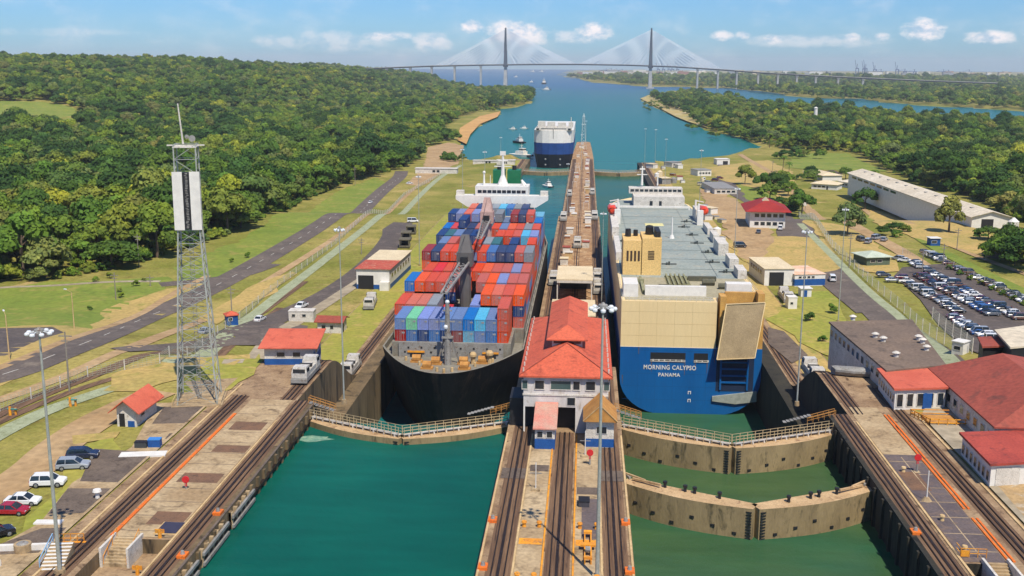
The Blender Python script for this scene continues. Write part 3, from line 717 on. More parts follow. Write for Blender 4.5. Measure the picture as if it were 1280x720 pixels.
def forest(name, items, lab=None):
    me = bpy.data.meshes.new(name); me.from_pydata([(p[0], p[1], p[2] - .3) for p, *_ in items], [], [])
    for nm, ty, vals in (('kind_i', 'INT', [i[1] for i in items]),):
        me.attributes.new(nm, ty, 'POINT').data.foreach_set('value', vals)
    a = me.attributes.new('rotv', 'FLOAT_VECTOR', 'POINT'); a.data.foreach_set('vector', [v for i in items for v in (0., 0., i[3])])
    a = me.attributes.new('sclv', 'FLOAT_VECTOR', 'POINT'); a.data.foreach_set('vector', [v for i in items for v in (i[2], i[2], i[2] * i[4])])
    o = link(bpy.data.objects.new(name, me)); tag(o, lab, 'forest', kind='stuff')
    ng = bpy.data.node_groups.new(name, 'GeometryNodeTree')
    ng.interface.new_socket('Geometry', in_out='INPUT', socket_type='NodeSocketGeometry'); ng.interface.new_socket('Geometry', in_out='OUTPUT', socket_type='NodeSocketGeometry')
    n = NT(ng); gi = n.n('NodeGroupInput'); go = n.n('NodeGroupOutput'); j = n.n('GeometryNodeJoinGeometry')
    def na(nm, dt): 
        x = n.n('GeometryNodeInputNamedAttribute', data_type=dt); x.inputs[0].default_value = nm
        return next(s for s in x.outputs if s.enabled and s.name == 'Attribute')
    ki, ro, sv = na('kind_i', 'INT'), na('rotv', 'FLOAT_VECTOR'), na('sclv', 'FLOAT_VECTOR')
    for k in range(len(PROTO)):
        c = n.n('FunctionNodeCompare', data_type='INT', operation='EQUAL'); n.link(ki, c.inputs[2]); c.inputs[3].default_value = k
        inst = n.n('GeometryNodeInstanceOnPoints'); n.link(gi.outputs[0], inst.inputs['Points']); n.link(c.outputs[0], inst.inputs['Selection'])
        oi = n.n('GeometryNodeObjectInfo'); oi.inputs[0].default_value = CROBJ[k]
        n.link(oi.outputs['Geometry'], inst.inputs['Instance']); n.link(ro, inst.inputs['Rotation']); n.link(sv, inst.inputs['Scale'])
        n.link(inst.outputs[0], j.inputs[0])
    n.link(j.outputs[0], go.inputs[0])
    md = o.modifiers.new('scatter', 'NODES'); md.node_group = ng
    return o
CROBJ = [bpy.data.objects.new('crown', p[0]) for p in PROTO]
forest('forest', [f for f in far if f[0][0] < -60], 'dense green rainforest canopy covering the west bank hills')
forest('forest', [f for f in far if f[0][0] >= -60 and not inpoly(f[0][0], f[0][1], FARW)], 'green woodland covering the east bank up to the channel')
forest('forest', [f for f in far if f[0][0] >= -60 and inpoly(f[0][0], f[0][1], FARW)], 'flat distant woodland beyond the second channel')
print('TREES', len(pts), len(far))
# single trees and palms
def single(px, py, k, s, label, zs=1., grp=None, name='tree'): 
    p = W(px, py); return tree(p - Vector((0, 0, .1)), k, s * (1.2 if s > .6 else 1), rnd.uniform(0, 6), label, grp, zs=zs, name=name)
single(931, 231, 1, .75, 'single round crowned tree standing on the small green lawn', 1.3)
single(1002, 271, 0, 1.0, 'dark leafy tree beside the red roofed house', 1.15)
single(1059, 294, 1, .8, 'bright green umbrella shaped tree on the ochre verge', 1.2)
single(1081, 262, 3, .9, 'pale greyish tree in front of the long warehouse left end', 1.2)
single(1186, 291, 4, 1.2, 'slim green tree before the long warehouse right end', 1.3)
single(1057, 224, 0, .75, 'small round tree by the meadow and bungalows', .9)
single(962, 250, 3, .95, 'broad leafy tree behind the red roofed house', .9); single(985, 245, 0, .8, 'leafy tree at the edge of the lawn behind the red roofed house', .9)
single(1285, 340, 5, 1.0, 'big dark tree at the right edge of the picture', .9); single(1235, 300, 3, .7, 'bushy shrub tree near the right end of the warehouse', .7)
single(1012, 402, 4, .42, 'little leafy bush on the lawn beside the east track', .8, 'lawn bushes', 'bush'); single(1040, 392, 4, .4, 'tiny sapling on the lawn beside the flat roofed building', .9, 'lawn bushes', 'bush'); single(1028, 428, 4, .3, 'low dark shrub in the shade of the flat roofed building', .8, 'lawn bushes', 'bush')
for i, (px, py) in enumerate(((100, 345), (120, 352), (137, 348), (150, 365), (152, 372), (170, 358), (180, 352), (290, 328), (310, 322), (112, 388))): single(px, py, 4, .22 + .05 * (i % 3), 'small scrubby bush on the west bank grass', .8, 'scrub bushes on the west bank', 'bush')
for i in range(9):
    single(1186 + i * 13.5, 338 + i * 6.4, 4, .3, 'low clipped shrub in the row along the car park far fence', .8, 'shrubs along the car park fence', 'bush')
def palm_proto(H=9, n=15):
    t = root('palm_tree', '', 'palm tree'); mb = MB(); mb.cyl((0, 0, -.3), (.3, .1, H * .5), .22, .17, 7).cyl((.3, .1, H * .5), (.35, .2, H), .17, .13, 7); mk('trunk', mb, bark, t)
    mb = MB(); r = random.Random(5)
    for i in range(n):
        a = 2 * PI * i / n; e = r.uniform(.0, .9); L = r.uniform(2.6, 3.4); prev = None
        for k in range(7):
            s = k / 6; x = .35 + math.cos(a) * L * s; y = .2 + math.sin(a) * L * s; z = H + L * (e * s - 1.1 * s * s) * .8; w = .55 * math.sin(PI * min(.95, s + .1)) + .03
            l = Vector((-math.sin(a), math.cos(a), -.5)) * w; q = Vector((x, y, z)); l2 = Vector((math.sin(a), -math.cos(a), -.5)) * w
            if prev: mb.add([prev[0], prev[1], q, q + l], [(0, 1, 2, 3)]); mb.add([prev[1], prev[2], q + l2, q], [(0, 1, 2, 3)])
            prev = (q + l, q, q + l2)
    me = mk('fronds', mb, leafm, t).data
    ca = me.color_attributes.new('tone', 'FLOAT_COLOR', 'CORNER'); ca.data.foreach_set('color', [.9] * (4 * len(me.loops)))
    return t
PALM = palm_proto(); first = True
for i, (px, py, s, lab) in enumerate(((978, 215, 1.3, 'tall palm left of the pair beside the meadow'), (986, 221, 1.1, 'shorter right hand palm of the pair beside the meadow'), (1094, 234, 1.2, 'single palm rising behind the bungalow row'), (1240, 232, 1.4, None), (1223, 230, 1.5, None), (1195, 226, 1.4, None), (1207, 230, 1.3, None), (1148, 228, 1.3, None), (1253, 238, 1.4, None), (1180, 222, 1.2, None), (1160, 225, 1.2, None), (895, 167, 1.2, None), (962, 184, 1.5, None), (1262, 330, .7, None), (1268, 332, .8, None))):
    p = W(px, py); l = lab or ('pale trunked palm at the forest edge above the long warehouse' if 1100 < px < 1256 and py < 250 else 'palm standing alone at the east shore woodland' if px < 1000 else 'short palm near the right edge of the picture'); gp = None if lab else ('forest edge palms' if py < 250 and px > 1100 else 'shore palms' if px < 1000 else 'short palms')
    if i == 0: PALM.location = p; PALM.scale = (s,) * 3; PALM['label'] = l
    else: dup(PALM, p, i * 1.3, l, gp, s)
# ------------------------------------------------------------------ shared materials for objects
white = plain('white_paint', srgb(226, 222, 212)); offw = mat('weathered_white', srgb(214, 208, 196), srgb(190, 184, 172), srgb(160, 150, 136), scale=.5, rough=.7)
glass = plain('dark_glass', srgb(34, 44, 52), rough=.12, spec=.7); blackm = plain('black_paint', srgb(30, 30, 32), rough=.6)  # the black also fills openings where only shade shows
greym = mat('grey_steel', srgb(150, 148, 142), srgb(126, 124, 118), srgb(110, 92, 76), scale=.6, rough=.6)
galv = mat('galvanised_steel', srgb(176, 178, 168), srgb(150, 154, 144), scale=.9, rough=.5, metal=.2)
bluep = mat('blue_paint', srgb(28, 84, 150), srgb(24, 72, 132), scale=.6, rough=.6)
redroof = mat('salmon_red_roof', srgb(200, 96, 66), srgb(184, 82, 56), srgb(150, 66, 46), scale=.18, rough=.75, amt=1.4)
redroof2 = mat('faded_red_roof', srgb(162, 80, 62), srgb(138, 66, 52), srgb(110, 62, 50), scale=.1, rough=.8, amt=1.3)
rubber = plain('rubber', srgb(26, 26, 26), rough=.9); red = plain('red_paint', srgb(206, 40, 44)); lampw = plain('lamp_housing', srgb(220, 224, 224), rough=.35)
creamr = mat('cream_roof', srgb(216, 200, 166), srgb(200, 182, 146), scale=.2, rough=.8); woodm = mat('weathered_wood', srgb(192, 140, 72), srgb(164, 112, 56), scale=.8, rough=.85)
# ------------------------------------------------------------------ lock gates
gatetop = mat('gate_top', srgb(196, 166, 124), srgb(170, 140, 100), srgb(134, 102, 72), scale=.4, rough=.9)
gateface = mat('gate_face', srgb(152, 132, 94), srgb(126, 108, 76), srgb(88, 78, 54), scale=.3, rough=.9, bump=.4, ga=.1, streak=.35)
def gate_leaf(hx, Y, side, top, label, rails=True, depth=14, grp=None, brk=0, walk=True):
    """one mitre gate leaf from the hinge towards the middle of the lane, bowed against the upper water"""
    Wd = 17.0 if abs(hx) < 20 or hx > 30 else 17.2
    half = 17.0 if hx < -1 else 17.3
    L = math.hypot(half, 8.2); ang = math.atan2(-8.2, half * side) 
    r = root('lock_gate', label, 'lock gate', (hx, Y, 0), ang, grp)
    mb = MB(); n = 9; ring = []
    pts = [(0, .75)] + [(L * i / n, -.95 - .55 * math.sin(PI * i / n)) for i in range(n, -1, -1)]
    pts = [(L * i / n, -1.0 - 1.3 * math.sin(PI * i / n)) for i in range(n + 1)] + [(L, 1.0), (0, 1.0)]
    sg = 1 if side > 0 else -1
    if sg < 0: pts = [(x, -y) for x, y in reversed(pts)]
    mb.prism([(x, y) for x, y in pts], top - depth, top, 0, 1)
    mk('gate_body', mb, [gateface, gatetop], r)
    yb = (lambda y: y * sg)
    mb = MB()
    for i in range(6):
        x_ = 2 + i * 2.9; yo = -1.0 - 1.3 * math.sin(PI * min(1, (x_ + .3) / L)) - .08; mb.bx(x_, x_ + .6, min(yb(yo), yb(yo + .4)), max(yb(yo), yb(yo + .4)), top - 2.6 - (i % 3) * .7, top - 2.2 - (i % 3) * .7)
    mk('valve_plate', mb, blackm, r)
    mb = MB()
    for k in range(12): mb.bx(L - .9, L - .15, min(yb(-1.0), yb(-1.25)), max(yb(-1.0), yb(-1.25)), top - .6 - k * .42, top - .45 - k * .42)
    mk('ladder', mb, blackm, r)
    if walk:
        mb = MB(); mb.bx(.4, L - .3, -.35, .35, top + .35, top + .45)
        for i in range(9): mb.bx(.8 + i * 2.1, 1.0 + i * 2.1, -.5, .5, top, top + .35)
        mk('walkway', mb, offw, r)
    if rails:
        for yy in (-.55, .55):
            mb = MB()
            for zz in (.75, 1.25, 1.75): mb.bar((.3, yy, top + zz), (L - .3, yy, top + zz), .05)
            for i in range(14): x = .4 + i * (L - .7) / 13; mb.bar((x, yy, top + .1), (x, yy, top + 1.75), .08)
            mk('handrail', mb, plain('tan_rail', srgb(196, 172, 130)), r)
    mb = MB().bar((.5, yb(.6), top + .2), (-4.6, yb(5.0), top + .45), .32)
    mk('gate_strut', mb, greym, r)
    if not rails:
        for x in (6, 9, 10.4, 14): mk('bollard', MB().cyl((x, .3, top), (x, .3, top + .8), .25, .16, 7).cyl((x, .3, top + .6), (x, .3, top + .95), .32, .32, 7), blackm, r)
        mk('gate_strut', MB().bar((1, yb(.4), top + .3), (5.5, yb(-.3), top + .5), .3).bar((-2.5, yb(2), top + .5), (3, yb(.2), top + .5), .25), gatetop, r)
    return r
gate_leaf(-45.6, 171.5, 1, -1.6, 'railed west leaf of the closed gate before the container ship bow', grp=None)
gate_leaf(-11.7, 171.5, -1, -1.6, 'railed east leaf of the closed gate before the container ship bow')
gate_leaf(6.5, 171.5, 1, -1.6, 'railed left leaf of the far gate behind the blue ship stern')
gate_leaf(41.1, 171.5, -1, -1.6, 'railed right leaf of the far gate behind the blue ship stern')
gate_leaf(6.5, 147.5, 1, -1.5, 'unrailed pale left leaf of the nearer gate in the green chamber', False, walk=False)
gate_leaf(41.1, 147.5, -1, -1.5, 'unrailed pale right leaf of the nearer gate in the green chamber', False, walk=False)
for hx, sd, lb in ((-45.6, 1, 'west leaf of the distant sea gate under the far ship'), (-11.7, -1, 'east leaf of the distant sea gate under the far ship'), (6.5, 1, 'left leaf of the distant sea gate in the east lane'), (41.1, -1, 'right leaf of the distant sea gate in the east lane')):
    gate_leaf(hx, 795, sd, -19.4, lb, True, 8)
def stair_rail(x, y, dx, z0, label):
    r = root('gate_stair', label, 'stair', (x, y, 0)); mb = MB()
    for i in range(8): mb.bx(min(0, dx) * 1 + i * dx / 8, min(0, dx) + i * dx / 8 + abs(dx) / 8, -.5, .5, z0 - 1.4 * i / 8 - .08, z0 - 1.4 * i / 8)
    mk('step', mb, greym, r)
    mb = MB()
    for yy in (-.5, .5):
        a = (0, yy, z0 + 1.1); b = (dx, yy, z0 - .3); mb.bar(a, b, .08); mb.bar((0, yy, z0 + .6), (dx, yy, z0 - .8), .06)
        for k in range(6): t = k / 5; mb.bar((dx * t, yy, z0 - 1.4 * t), (dx * t, yy, z0 + 1.1 - 1.4 * t), .07)
    mk('handrail', mb, woodm, r)
stair_rail(-46.5, 174.5, 4.5, 0.2, 'rusty stair from the west wall down to the container ship gate'); stair_rail(-10.8, 174.5, -4.5, .2, 'rusty stair from the centre wall down to the container ship gate')
stair_rail(5.6, 174.5, 4.5, .2, 'rusty stair from the centre wall down to the far green chamber gate'); stair_rail(42.0, 174.5, -4.5, .2, 'rusty stair from the east wall down to the far green chamber gate')
# fenders and recesses along the coping
def rubber_fender(x, y, side, label, grp, L=9):
    r = root('wall_fender', label, 'fender', (x, y, 0), 0, grp); mb = MB()
    for i in range(int(L / 1.8)): mb.bx(min(0, side * .5), max(0, side * .5), i * 1.8, i * 1.8 + .5, -3.0, -.3)
    mk('fender_post', mb, concl, r); mk('fender_rail', MB().bx(min(side * .5, side * .8), max(side * .5, side * .8), -.2, L, -2.3, -1.9).bx(min(side * .5, side * .8), max(side * .5, side * .8), -.2, L, -1.0, -.6), greym, r)
for i, y in enumerate((96, 107, 118, 129)): rubber_fender(-45.6, y, 1, 'concrete and steel fender frame hanging on the near west coping', 'fender frames on the west coping', 9)
def bollard(x, y, z, m=None, label='', grp=None, s=1.0):
    r = root('mooring_bollard', label, 'bollard', (x, y, z), 0, grp)
    mk('post', MB().cyl((0, 0, -.02), (0, 0, .55 * s), .28 * s, .2 * s, 10), m or yel, r); mk('cap', MB().cyl((0, 0, .55 * s), (0, 0, .75 * s), .36 * s, .3 * s, 10), m or yel, r); return r
for i, (x, y) in enumerate(((-6.9, 112.8), (-5, 112.8), (.1, 127), (2.2, 127), (-6.9, 127), (-5, 127), (2.1, 112.8))): bollard(x, y, .06, yel, 'yellow mooring bollard on the near centre wall platform', 'yellow bollards on the centre wall')
for i, (x, y) in enumerate(((46.3, 150), (46.4, 133), (46.2, 124))): bollard(x, y, .06, cream, 'cream mooring bollard on the east platform', 'cream bollards on the east platform')
def hatch(x, y, lab, grp): 
    r = root('capstan_box', lab, 'capstan', (x, y, .0), 0, grp); mk('plinth', MB().bx(-.55, .55, -.7, .7, 0, .35), ora, r); mk('drum', MB().cyl((0, 0, .35), (0, 0, .75), .3, .2, 8), greym, r)
for x, y, l in ((-11.0, 128.5, 'orange capstan box on the left edge of the centre wall, farther one'), (-11.0, 115.3, 'orange capstan box on the left edge of the centre wall, nearer one'), (5.9, 129, 'orange capstan box on the right edge of the centre wall, farther one'), (5.9, 115.5, 'orange capstan box on the right edge of the centre wall, nearer one'), (-46.6, 128, 'orange capstan box on the west coping, farther one'), (-46.6, 115.5, 'orange capstan box on the west coping, nearer one'), (41.9, 129, 'orange capstan box on the east coping'), ): hatch(x, y, l, None)
# ------------------------------------------------------------------ boxes, people free small things on the walls
def arrow_sign(x, y, lab, post=1.5):
    """round red arrow signal on a post"""
    r = root('arrow_signal', lab, 'signal', (x, y, 0)); mk('post', MB().cyl((0, 0, 0), (0, 0, post), .12, .12, 6), greym, r)
    mk('arrow_board', MB().cyl((0, -.1, post + .45), (0, .1, post + .45), .5, .5, 14).bx(-.14, .14, -.1, .1, post - .5, post + .05), red, r); mk('base', MB().bx(-.4, .4, -.4, .4, 0, .12), concl, r)
arrow_sign(1.4, 149, 'red arrow signal on the centre wall beside the mast'); arrow_sign(-53.6, 135.5, 'red signal board on the west platform', 1.0); arrow_sign(48.2, 150, 'red signal board on the east platform', 1.8)
p = W(585, 0) if 0 else None
r = root('small_stand', 'white floodlight post on the east platform slabs', 'lamp post', (46.4, 139.5, .05)); mk('post', MB().cyl((0, 0, 0), (0, 0, 4.2), .09, .07, 6), white, r); mk('base', MB().cyl((0, 0, 0), (0, 0, .5), .7, .3, 10), concl, r)
for (x, y, lab) in ((-6.0, 139, 'thin white signal post left on the centre wall'), (.7, 152.5, 'thin white post before the blue banded office')): 
    r = root('signal_post', lab, 'post', (x, y, .05)); mk('post', MB().cyl((0, 0, 0), (0, 0, 4), .08, .06, 6), white, r); mk('base', MB().bx(-.6, .6, -.5, .5, 0, .3), concl, r); mk('crossarm', MB().bx(-.8, .8, -.05, .05, 2.4, 2.5), greym, r)
r = root('toolbox', 'dark grey steel box on the centre wall platform', 'box', (.6, 134.5, .06)); mk('box_body', MB().bx(-.7, .7, -.9, .9, 0, .7), plain('dk_box', srgb(70, 68, 72)), r); mk('lid', MB().bx(-.75, .75, -.95, .95, .7, .8), blackm, r)
r = root('yellow_frame', 'yellow steel test gantry standing at the foot of the centre mast', 'gantry', (1.1, 121, .06))
mk('frame_leg', MB().bx(-.45, -.3, -4, 4, 0, .5).bx(.3, .45, -4, 4, 0, .5), yel, r); [mk('cross_member', q_, yel, r) for q_ in (MB().bx(-.9, .9, -.4, .4, .5, .75), MB().bx(-.5, .5, 3.2, 3.8, .5, .8), MB().bx(-.5, .5, -3.8, -3.4, .5, .8))]; mk('winch', MB().cyl((-.3, -1.6, .8), (.3, -1.6, .8), .35, .35, 8), greym, r)
def steps(x0, x1, y, n, lab, z=0, m=concl, rails=True, rz=0):
    r = root('steps', lab, 'steps', (x0, y, 0), rz); mb = MB(); w = x1 - x0
    for i in range(n): mb.bx(0, w, -.45 * (i + 1), -.45 * i, z - .2 * (i + 1) - .4, z - .2 * i + .1)
    mk('tread', mb, m, r); [mk('side_wall', MB().bx(a_, a_ + .3, -.45 * n - .2, .3, z - 2.2, z + .5), offw, r) for a_ in (-.3, w)]
    if rails:
        mb = MB()
        for xx in (.1, w - .1):
            mb.bar((xx, 0, z + 1.2), (xx, -.45 * n, z + 1.2 - .2 * n), .06)
            for k in range(4): mb.bar((xx, -.15 * n * k, z - .06 * n * k), (xx, -.15 * n * k, z + 1.2 - .067 * n * k), .06)
        mk('handrail', mb, yel, r)
steps(47.5, 50.1, 121.0, 9, 'cream concrete steps on the east platform', z=.05, rails=False)
steps(-56.6, -53.6, 120.0, 9, 'cream concrete steps down to the sunken west platform', z=.05)
for yy in (0,):
    sheetm = mat('brown_slab', srgb(134, 108, 86), srgb(112, 92, 76), scale=.3)
sheet('lower_platform', 45.4, 50.3, 40, 120.7, -1.88, sheetm)
r = root('safety_barrier', 'yellow and white tubular barrier above the east platform steps', 'barrier', (45.2, 122.4, .05)); mb = MB()
for zz in (.5, 1.1): mb.bar((0, 0, zz), (3, 0, zz), .07).bar((0, 0, zz), (0, 1.6, zz), .07)
for xx in (0, 1, 2, 3): mb.bar((xx, 0, 0), (xx, 0, 1.1), .07)
mk('tube_frame', mb, yel, r); mk('warning_panel', MB().bx(.0, .9, -.1, -.05, .1, .9), yel, r)
# ------------------------------------------------------------------ buildings
def frame(A, B):
    a = Vector((A[0], A[1])); b = Vector((B[0], B[1])); d = b - a; return a, d.length, math.atan2(d.y, d.x)
def window(r, x0, x1, z0, z1, face='f', w=0, d=0, m=None, sill=False):
    """a framed window set a little proud of its wall; face f front, l left, r right, b back"""
    e = .05
    fr = MB(); gl = MB(); t = .09
    def q(mb, a, b, c, dd, o0, o1):
        if face == 'f': mb.bx(a, b, -o1, -o0, c, dd)
        elif face == 'b': mb.bx(a, b, d + o0, d + o1, c, dd)
        elif face == 'l': mb.bx(-o1, -o0, a, b, c, dd)
        else: mb.bx(w + o0, w + o1, a, b, c, dd)
    for (a, b, c, dd) in ((x0, x1, z0, z0 + t), (x0, x1, z1 - t, z1), (x0, x0 + t, z0 + t, z1 - t), (x1 - t, x1, z0 + t, z1 - t)): q(fr, a, b, c, dd, .003, e + .03)
    o = mk('window', fr, m or offw, r); q(gl, x0 + t, x1 - t, z0 + t, z1 - t, .003, e); mk('pane', gl, glass, o); return o
def building(name, label, A, B, D, H, roof, rise=1.5, over=.5, wm=None, rm=None, wins=(), doors=(), band=None, base=None, sink=8.0, cat='building', ridge='x', thick=.18, group=None):
    a, w, rz = frame(A, B); z = base if base is not None else (g(A[0], A[1]) if A is not B else 0)
    r = root(name, label, cat, (a.x, a.y, z), rz, group); wm = wm or offw; rm = rm or redroof
    mb = MB(); mb.bx(0, w, 0, D, -sink, H)
    if roof == 'gable':
        if ridge == 'x': mb.add([(0, 0, H), (0, D, H), (0, D / 2, H + rise - .12), (w, 0, H), (w, D, H), (w, D / 2, H + rise - .12)], [(0, 2, 1), (3, 4, 5)])
        else: mb.add([(0, 0, H), (w, 0, H), (w / 2, 0, H + rise - .12), (0, D, H), (w, D, H), (w / 2, D, H + rise - .12)], [(0, 1, 2), (3, 5, 4)])
    mk('wall', mb, wm, r)
    if band: mk('painted_band', MB().bx(-.02, w + .02, -.02, D + .02, band[0], band[1]), band[2] if len(band) > 2 else bluep, r)
    mb = MB(); o = over; t = thick
    if roof == 'flat': mb.bx(-o, w + o, -o, D + o, H + .003, H + .003 + t)
    elif roof == 'gable':
        for s in (0, 1):
            if ridge == 'x': P = [(-o, -o, H - o * rise / (D / 2)), (w + o, -o, H - o * rise / (D / 2)), (w + o, D / 2, H + rise), (-o, D / 2, H + rise)]; P = [(x, y if s == 0 else D - y, zz) for x, y, zz in P]
            else: P = [(-o, -o, H - o * rise / (w / 2)), (-o, D + o, H - o * rise / (w / 2)), (w / 2, D + o, H + rise), (w / 2, -o, H + rise)]; P = [(x if s == 0 else w - x, y, zz) for x, y, zz in P]
            mb.add([(x, y, zz + .02) for x, y, zz in P] + [(x, y, zz + .02 + t) for x, y, zz in P], [(0, 1, 2, 3), (7, 6, 5, 4), (0, 4, 5, 1), (1, 5, 6, 2), (2, 6, 7, 3), (3, 7, 4, 0)])
    elif roof == 'hip':
        k = min(w, D) / 2; P = [(-o, -o, H), (w + o, -o, H), (w + o, D + o, H), (-o, D + o, H)]
        R0, R1 = ((k, D / 2, H + rise), (w - k, D / 2, H + rise)) if w >= D else ((w / 2, k, H + rise), (w / 2, D - k, H + rise))
        vs = P + [R0, R1] + [(x, y, zz - .2) for x, y, zz in P]
        if w >= D: fs = [(0, 1, 5, 4), (1, 2, 5), (2, 3, 4, 5), (3, 0, 4)]
        else: fs = [(0, 1, 4), (1, 2, 5, 4), (2, 3, 5), (3, 0, 4, 5)]
        mb.add([(x, y, zz + .01) for x, y, zz in vs], fs + [(6, 9, 8, 7), (0, 6, 7, 1), (1, 7, 8, 2), (2, 8, 9, 3), (3, 9, 6, 0)])
    elif roof == 'shed': mb.add([(-o, -o, H + .01), (w + o, -o, H + .01), (w + o, D + o, H + rise), (-o, D + o, H + rise)] + [(-o, -o, H + t), (w + o, -o, H + t), (w + o, D + o, H + rise + t), (-o, D + o, H + rise + t)], [(0, 1, 2, 3), (7, 6, 5, 4), (0, 4, 5, 1), (1, 5, 6, 2), (2, 6, 7, 3), (3, 7, 4, 0)])
    mk('roof', mb, rm, r)
    for wdef in wins:
        f, x0, x1, z0, z1 = wdef[:5]; n = wdef[5] if len(wdef) > 5 else 1; L = (x1 - x0) / n
        for i in range(n): window(r, x0 + i * L + (.12 * L if n > 1 else 0), x0 + (i + 1) * L - (.12 * L if n > 1 else 0), z0, z1, f, w, D)
    for (f, x0, x1, z1, m) in doors:
        mb = MB()
        if f == 'f': mb.bx(x0, x1, -.09, -.003, .02, z1)
        elif f == 'l': mb.bx(-.09, -.003, x0, x1, .02, z1)
        elif f == 'r': mb.bx(w + .003, w + .09, x0, x1, .02, z1)
        mk('door', mb, m, r)
    r['w_'] = w; return r
# --- control house on the centre wall
CX = -2.5
r = root('control_house', 'white control house with salmon red hipped roof and raised lantern on the centre wall', 'building', (CX, 163, 0)); hw = 6.6; DH = 38
mb = MB(); mb.bx(-hw, hw, 0, DH, 4.2, 9.4); mb.bx(-hw + 1.9, -1.6, 0, DH, -10, 4.2).bx(1.6, hw - .1, 0, DH, -10, 4.2); mb.bx(-1.6, 1.6, 2, DH, 3.6, 4.2)
mk('wall', mb, mat('grey_white_wall', srgb(212, 206, 200), srgb(192, 186, 178), srgb(168, 156, 140), scale=.4, rough=.8, ga=.06, streak=.4), r)
mk('portal', MB().bx(-1.6, 1.6, 2.5, 2.7, 0, 3.6), blackm, r); mk('portal', MB().bx(-9.0, -hw + 1.85, 3, 9, -.5, 4.6), blackm, r)  # black boxes stand for the darkness inside the tunnel mouths
mk('corner_post', MB().bx(-hw, -hw + .25, 0, .25, 0, 4.2).bx(-hw, -hw + .25, DH - .3, DH, -9, 4.2), white, r)
mk('cornice', MB().bx(-hw - .12, hw + .12, -.12, DH + .12, 6.05, 6.35), offw, r)
for i, (x0, x1) in enumerate(((-6.9, -5.9), (-4.9, -3.3), (-2.4, .9), (1.1, 2.3), (3.1, 4.7), (5.9, 6.9))):
    f = MB(); f.bx(x0, x1, -.12, -.003, 7.0, 7.12).bx(x0, x1, -.12, -.003, 8.5, 8.62).bx(x0, x0 + .1, -.12, -.003, 7.12, 8.5).bx(x1 - .1, x1, -.12, -.003, 7.12, 8.5); f = mk('window', f, offw, r); mk('pane', MB().bx(x0 + .1, x1 - .1, -.06, -.003, 7.12, 8.5), plain('green_glass', srgb(70, 92, 90), rough=.15) if i in (0, 2, 5) else glass, f)
for k in range(9):
    y = 2 + k * 4; f = mk('window', MB().bx(hw + .003, hw + .1, y, y + 2.2, 7, 8.6), offw, r); mk('pane', MB().bx(hw + .1, hw + .13, y + .15, y + 2.05, 7.15, 8.45), glass, f)
    f = mk('window', MB().bx(-hw - .1, -hw - .003, y, y + 2.2, 7, 8.6), offw, r); mk('pane', MB().bx(-hw - .13, -hw - .1, y + .15, y + 2.05, 7.15, 8.45), glass, f)
f = mk('window', MB().bx(.2, 1.6, -.08, -.003, 4.5, 5.9), offw, r); mk('pane', MB().bx(.3, 1.5, -.1, -.08, 4.6, 5.8), glass, f)
o = .7; z0 = 9.4; zr = 12.4
P = [(-hw - o, -o, z0), (hw + o, -o, z0), (hw + o, DH + o, z0), (-hw - o, DH + o, z0), (0, 8.5, zr), (0, DH - 8.5, zr)]
mb = MB().add([(x, y, z + .02) for x, y, z in P] + [(x, y, z - .25) for x, y, z in P[:4]], [(0, 1, 4), (1, 2, 5, 4), (2, 3, 5), (3, 0, 4, 5), (6, 9, 8, 7), (0, 6, 7, 1), (1, 7, 8, 2), (2, 8, 9, 3), (3, 9, 6, 0)])
rf = mk('roof', mb, redroof, r)
# raised lantern roof with a glazed front
lw = 2.5; y0, y1 = 10.0, DH + 3.5; zb = 11.6
mk('lantern_wall', MB().bx(-lw, lw, y0, DH - 1.5, 10.2, 12.9), offw, r)
f = mk('window', MB().bx(-lw + .1, lw - .1, y0 - .1, y0 - .003, 11.9, 12.8), offw, r); mk('pane', MB().bx(-lw + .25, lw - .25, y0 - .14, y0 - .1, 12.0, 12.7), glass, f)
P = [(-lw - .9, y0 - 1.1, 12.9), (lw + .9, y0 - 1.1, 12.9), (lw + .9, DH - .5, 12.9), (-lw - .9, DH - .5, 12.9), (0, y0 + 2.2, 14.7), (0, DH - 3, 14.7)]
mk('lantern_roof', MB().add(P + [(x, y, z - .2) for x, y, z in P[:4]], [(0, 1, 4), (1, 2, 5, 4), (2, 3, 5), (3, 0, 4, 5), (6, 9, 8, 7), (0, 6, 7, 1), (1, 7, 8, 2), (2, 8, 9, 3), (3, 9, 6, 0)]), redroof, r)
mb = MB()
for s in (-1, 1):
    for k in range(12): mk('roof_vent', MB().cyl((s * (hw + .1), 1 + k * 3.2, 9.6), (s * (hw + .1), 1 + k * 3.2, 10.3), .13, .13, 6), offw, rf)
mk('roof_ridge', MB().bar((-hw - o, -o, 9.5), (0, 8.5, zr + .1), .12).bar((hw + o, -o, 9.5), (0, 8.5, zr + .1), .12), redroof2, rf)
# annexes before it
r = root('annex', 'small annex with faded red tiled roof and blue base below the control house', 'building', (-6.9, 155.2, .05))
mk('wall', MB().bx(0, 3.0, 0, 7.6, 0, 3.4), offw, r); mk('painted_band', MB().bx(-.02, 3.02, -.03, 7.6, 0, 1.6), bluep, r)
mk('roof', MB().add([(-.3, -.5, 3.4), (3.3, -.5, 3.4), (3.3, 7.7, 5.0), (-.3, 7.7, 5.0), (-.3, -.5, 3.2), (3.3, -.5, 3.2), (3.3, 7.7, 3.4), (-.3, 7.7, 3.4)], [(0, 1, 2, 3), (0, 4, 5, 1), (1, 5, 6, 2), (0, 3, 7, 4), (2, 6, 7, 3)]), mat('faded_tiles', srgb(200, 120, 104), srgb(186, 150, 130), scale=.4), r)
for x in (.25, 1.7): f = mk('window', MB().bx(x, x + 1.0, -.1, -.003, 1.8, 2.9), white, r); mk('pane', MB().bx(x + .1, x + .9, -.13, -.1, 1.9, 2.8), glass, f)
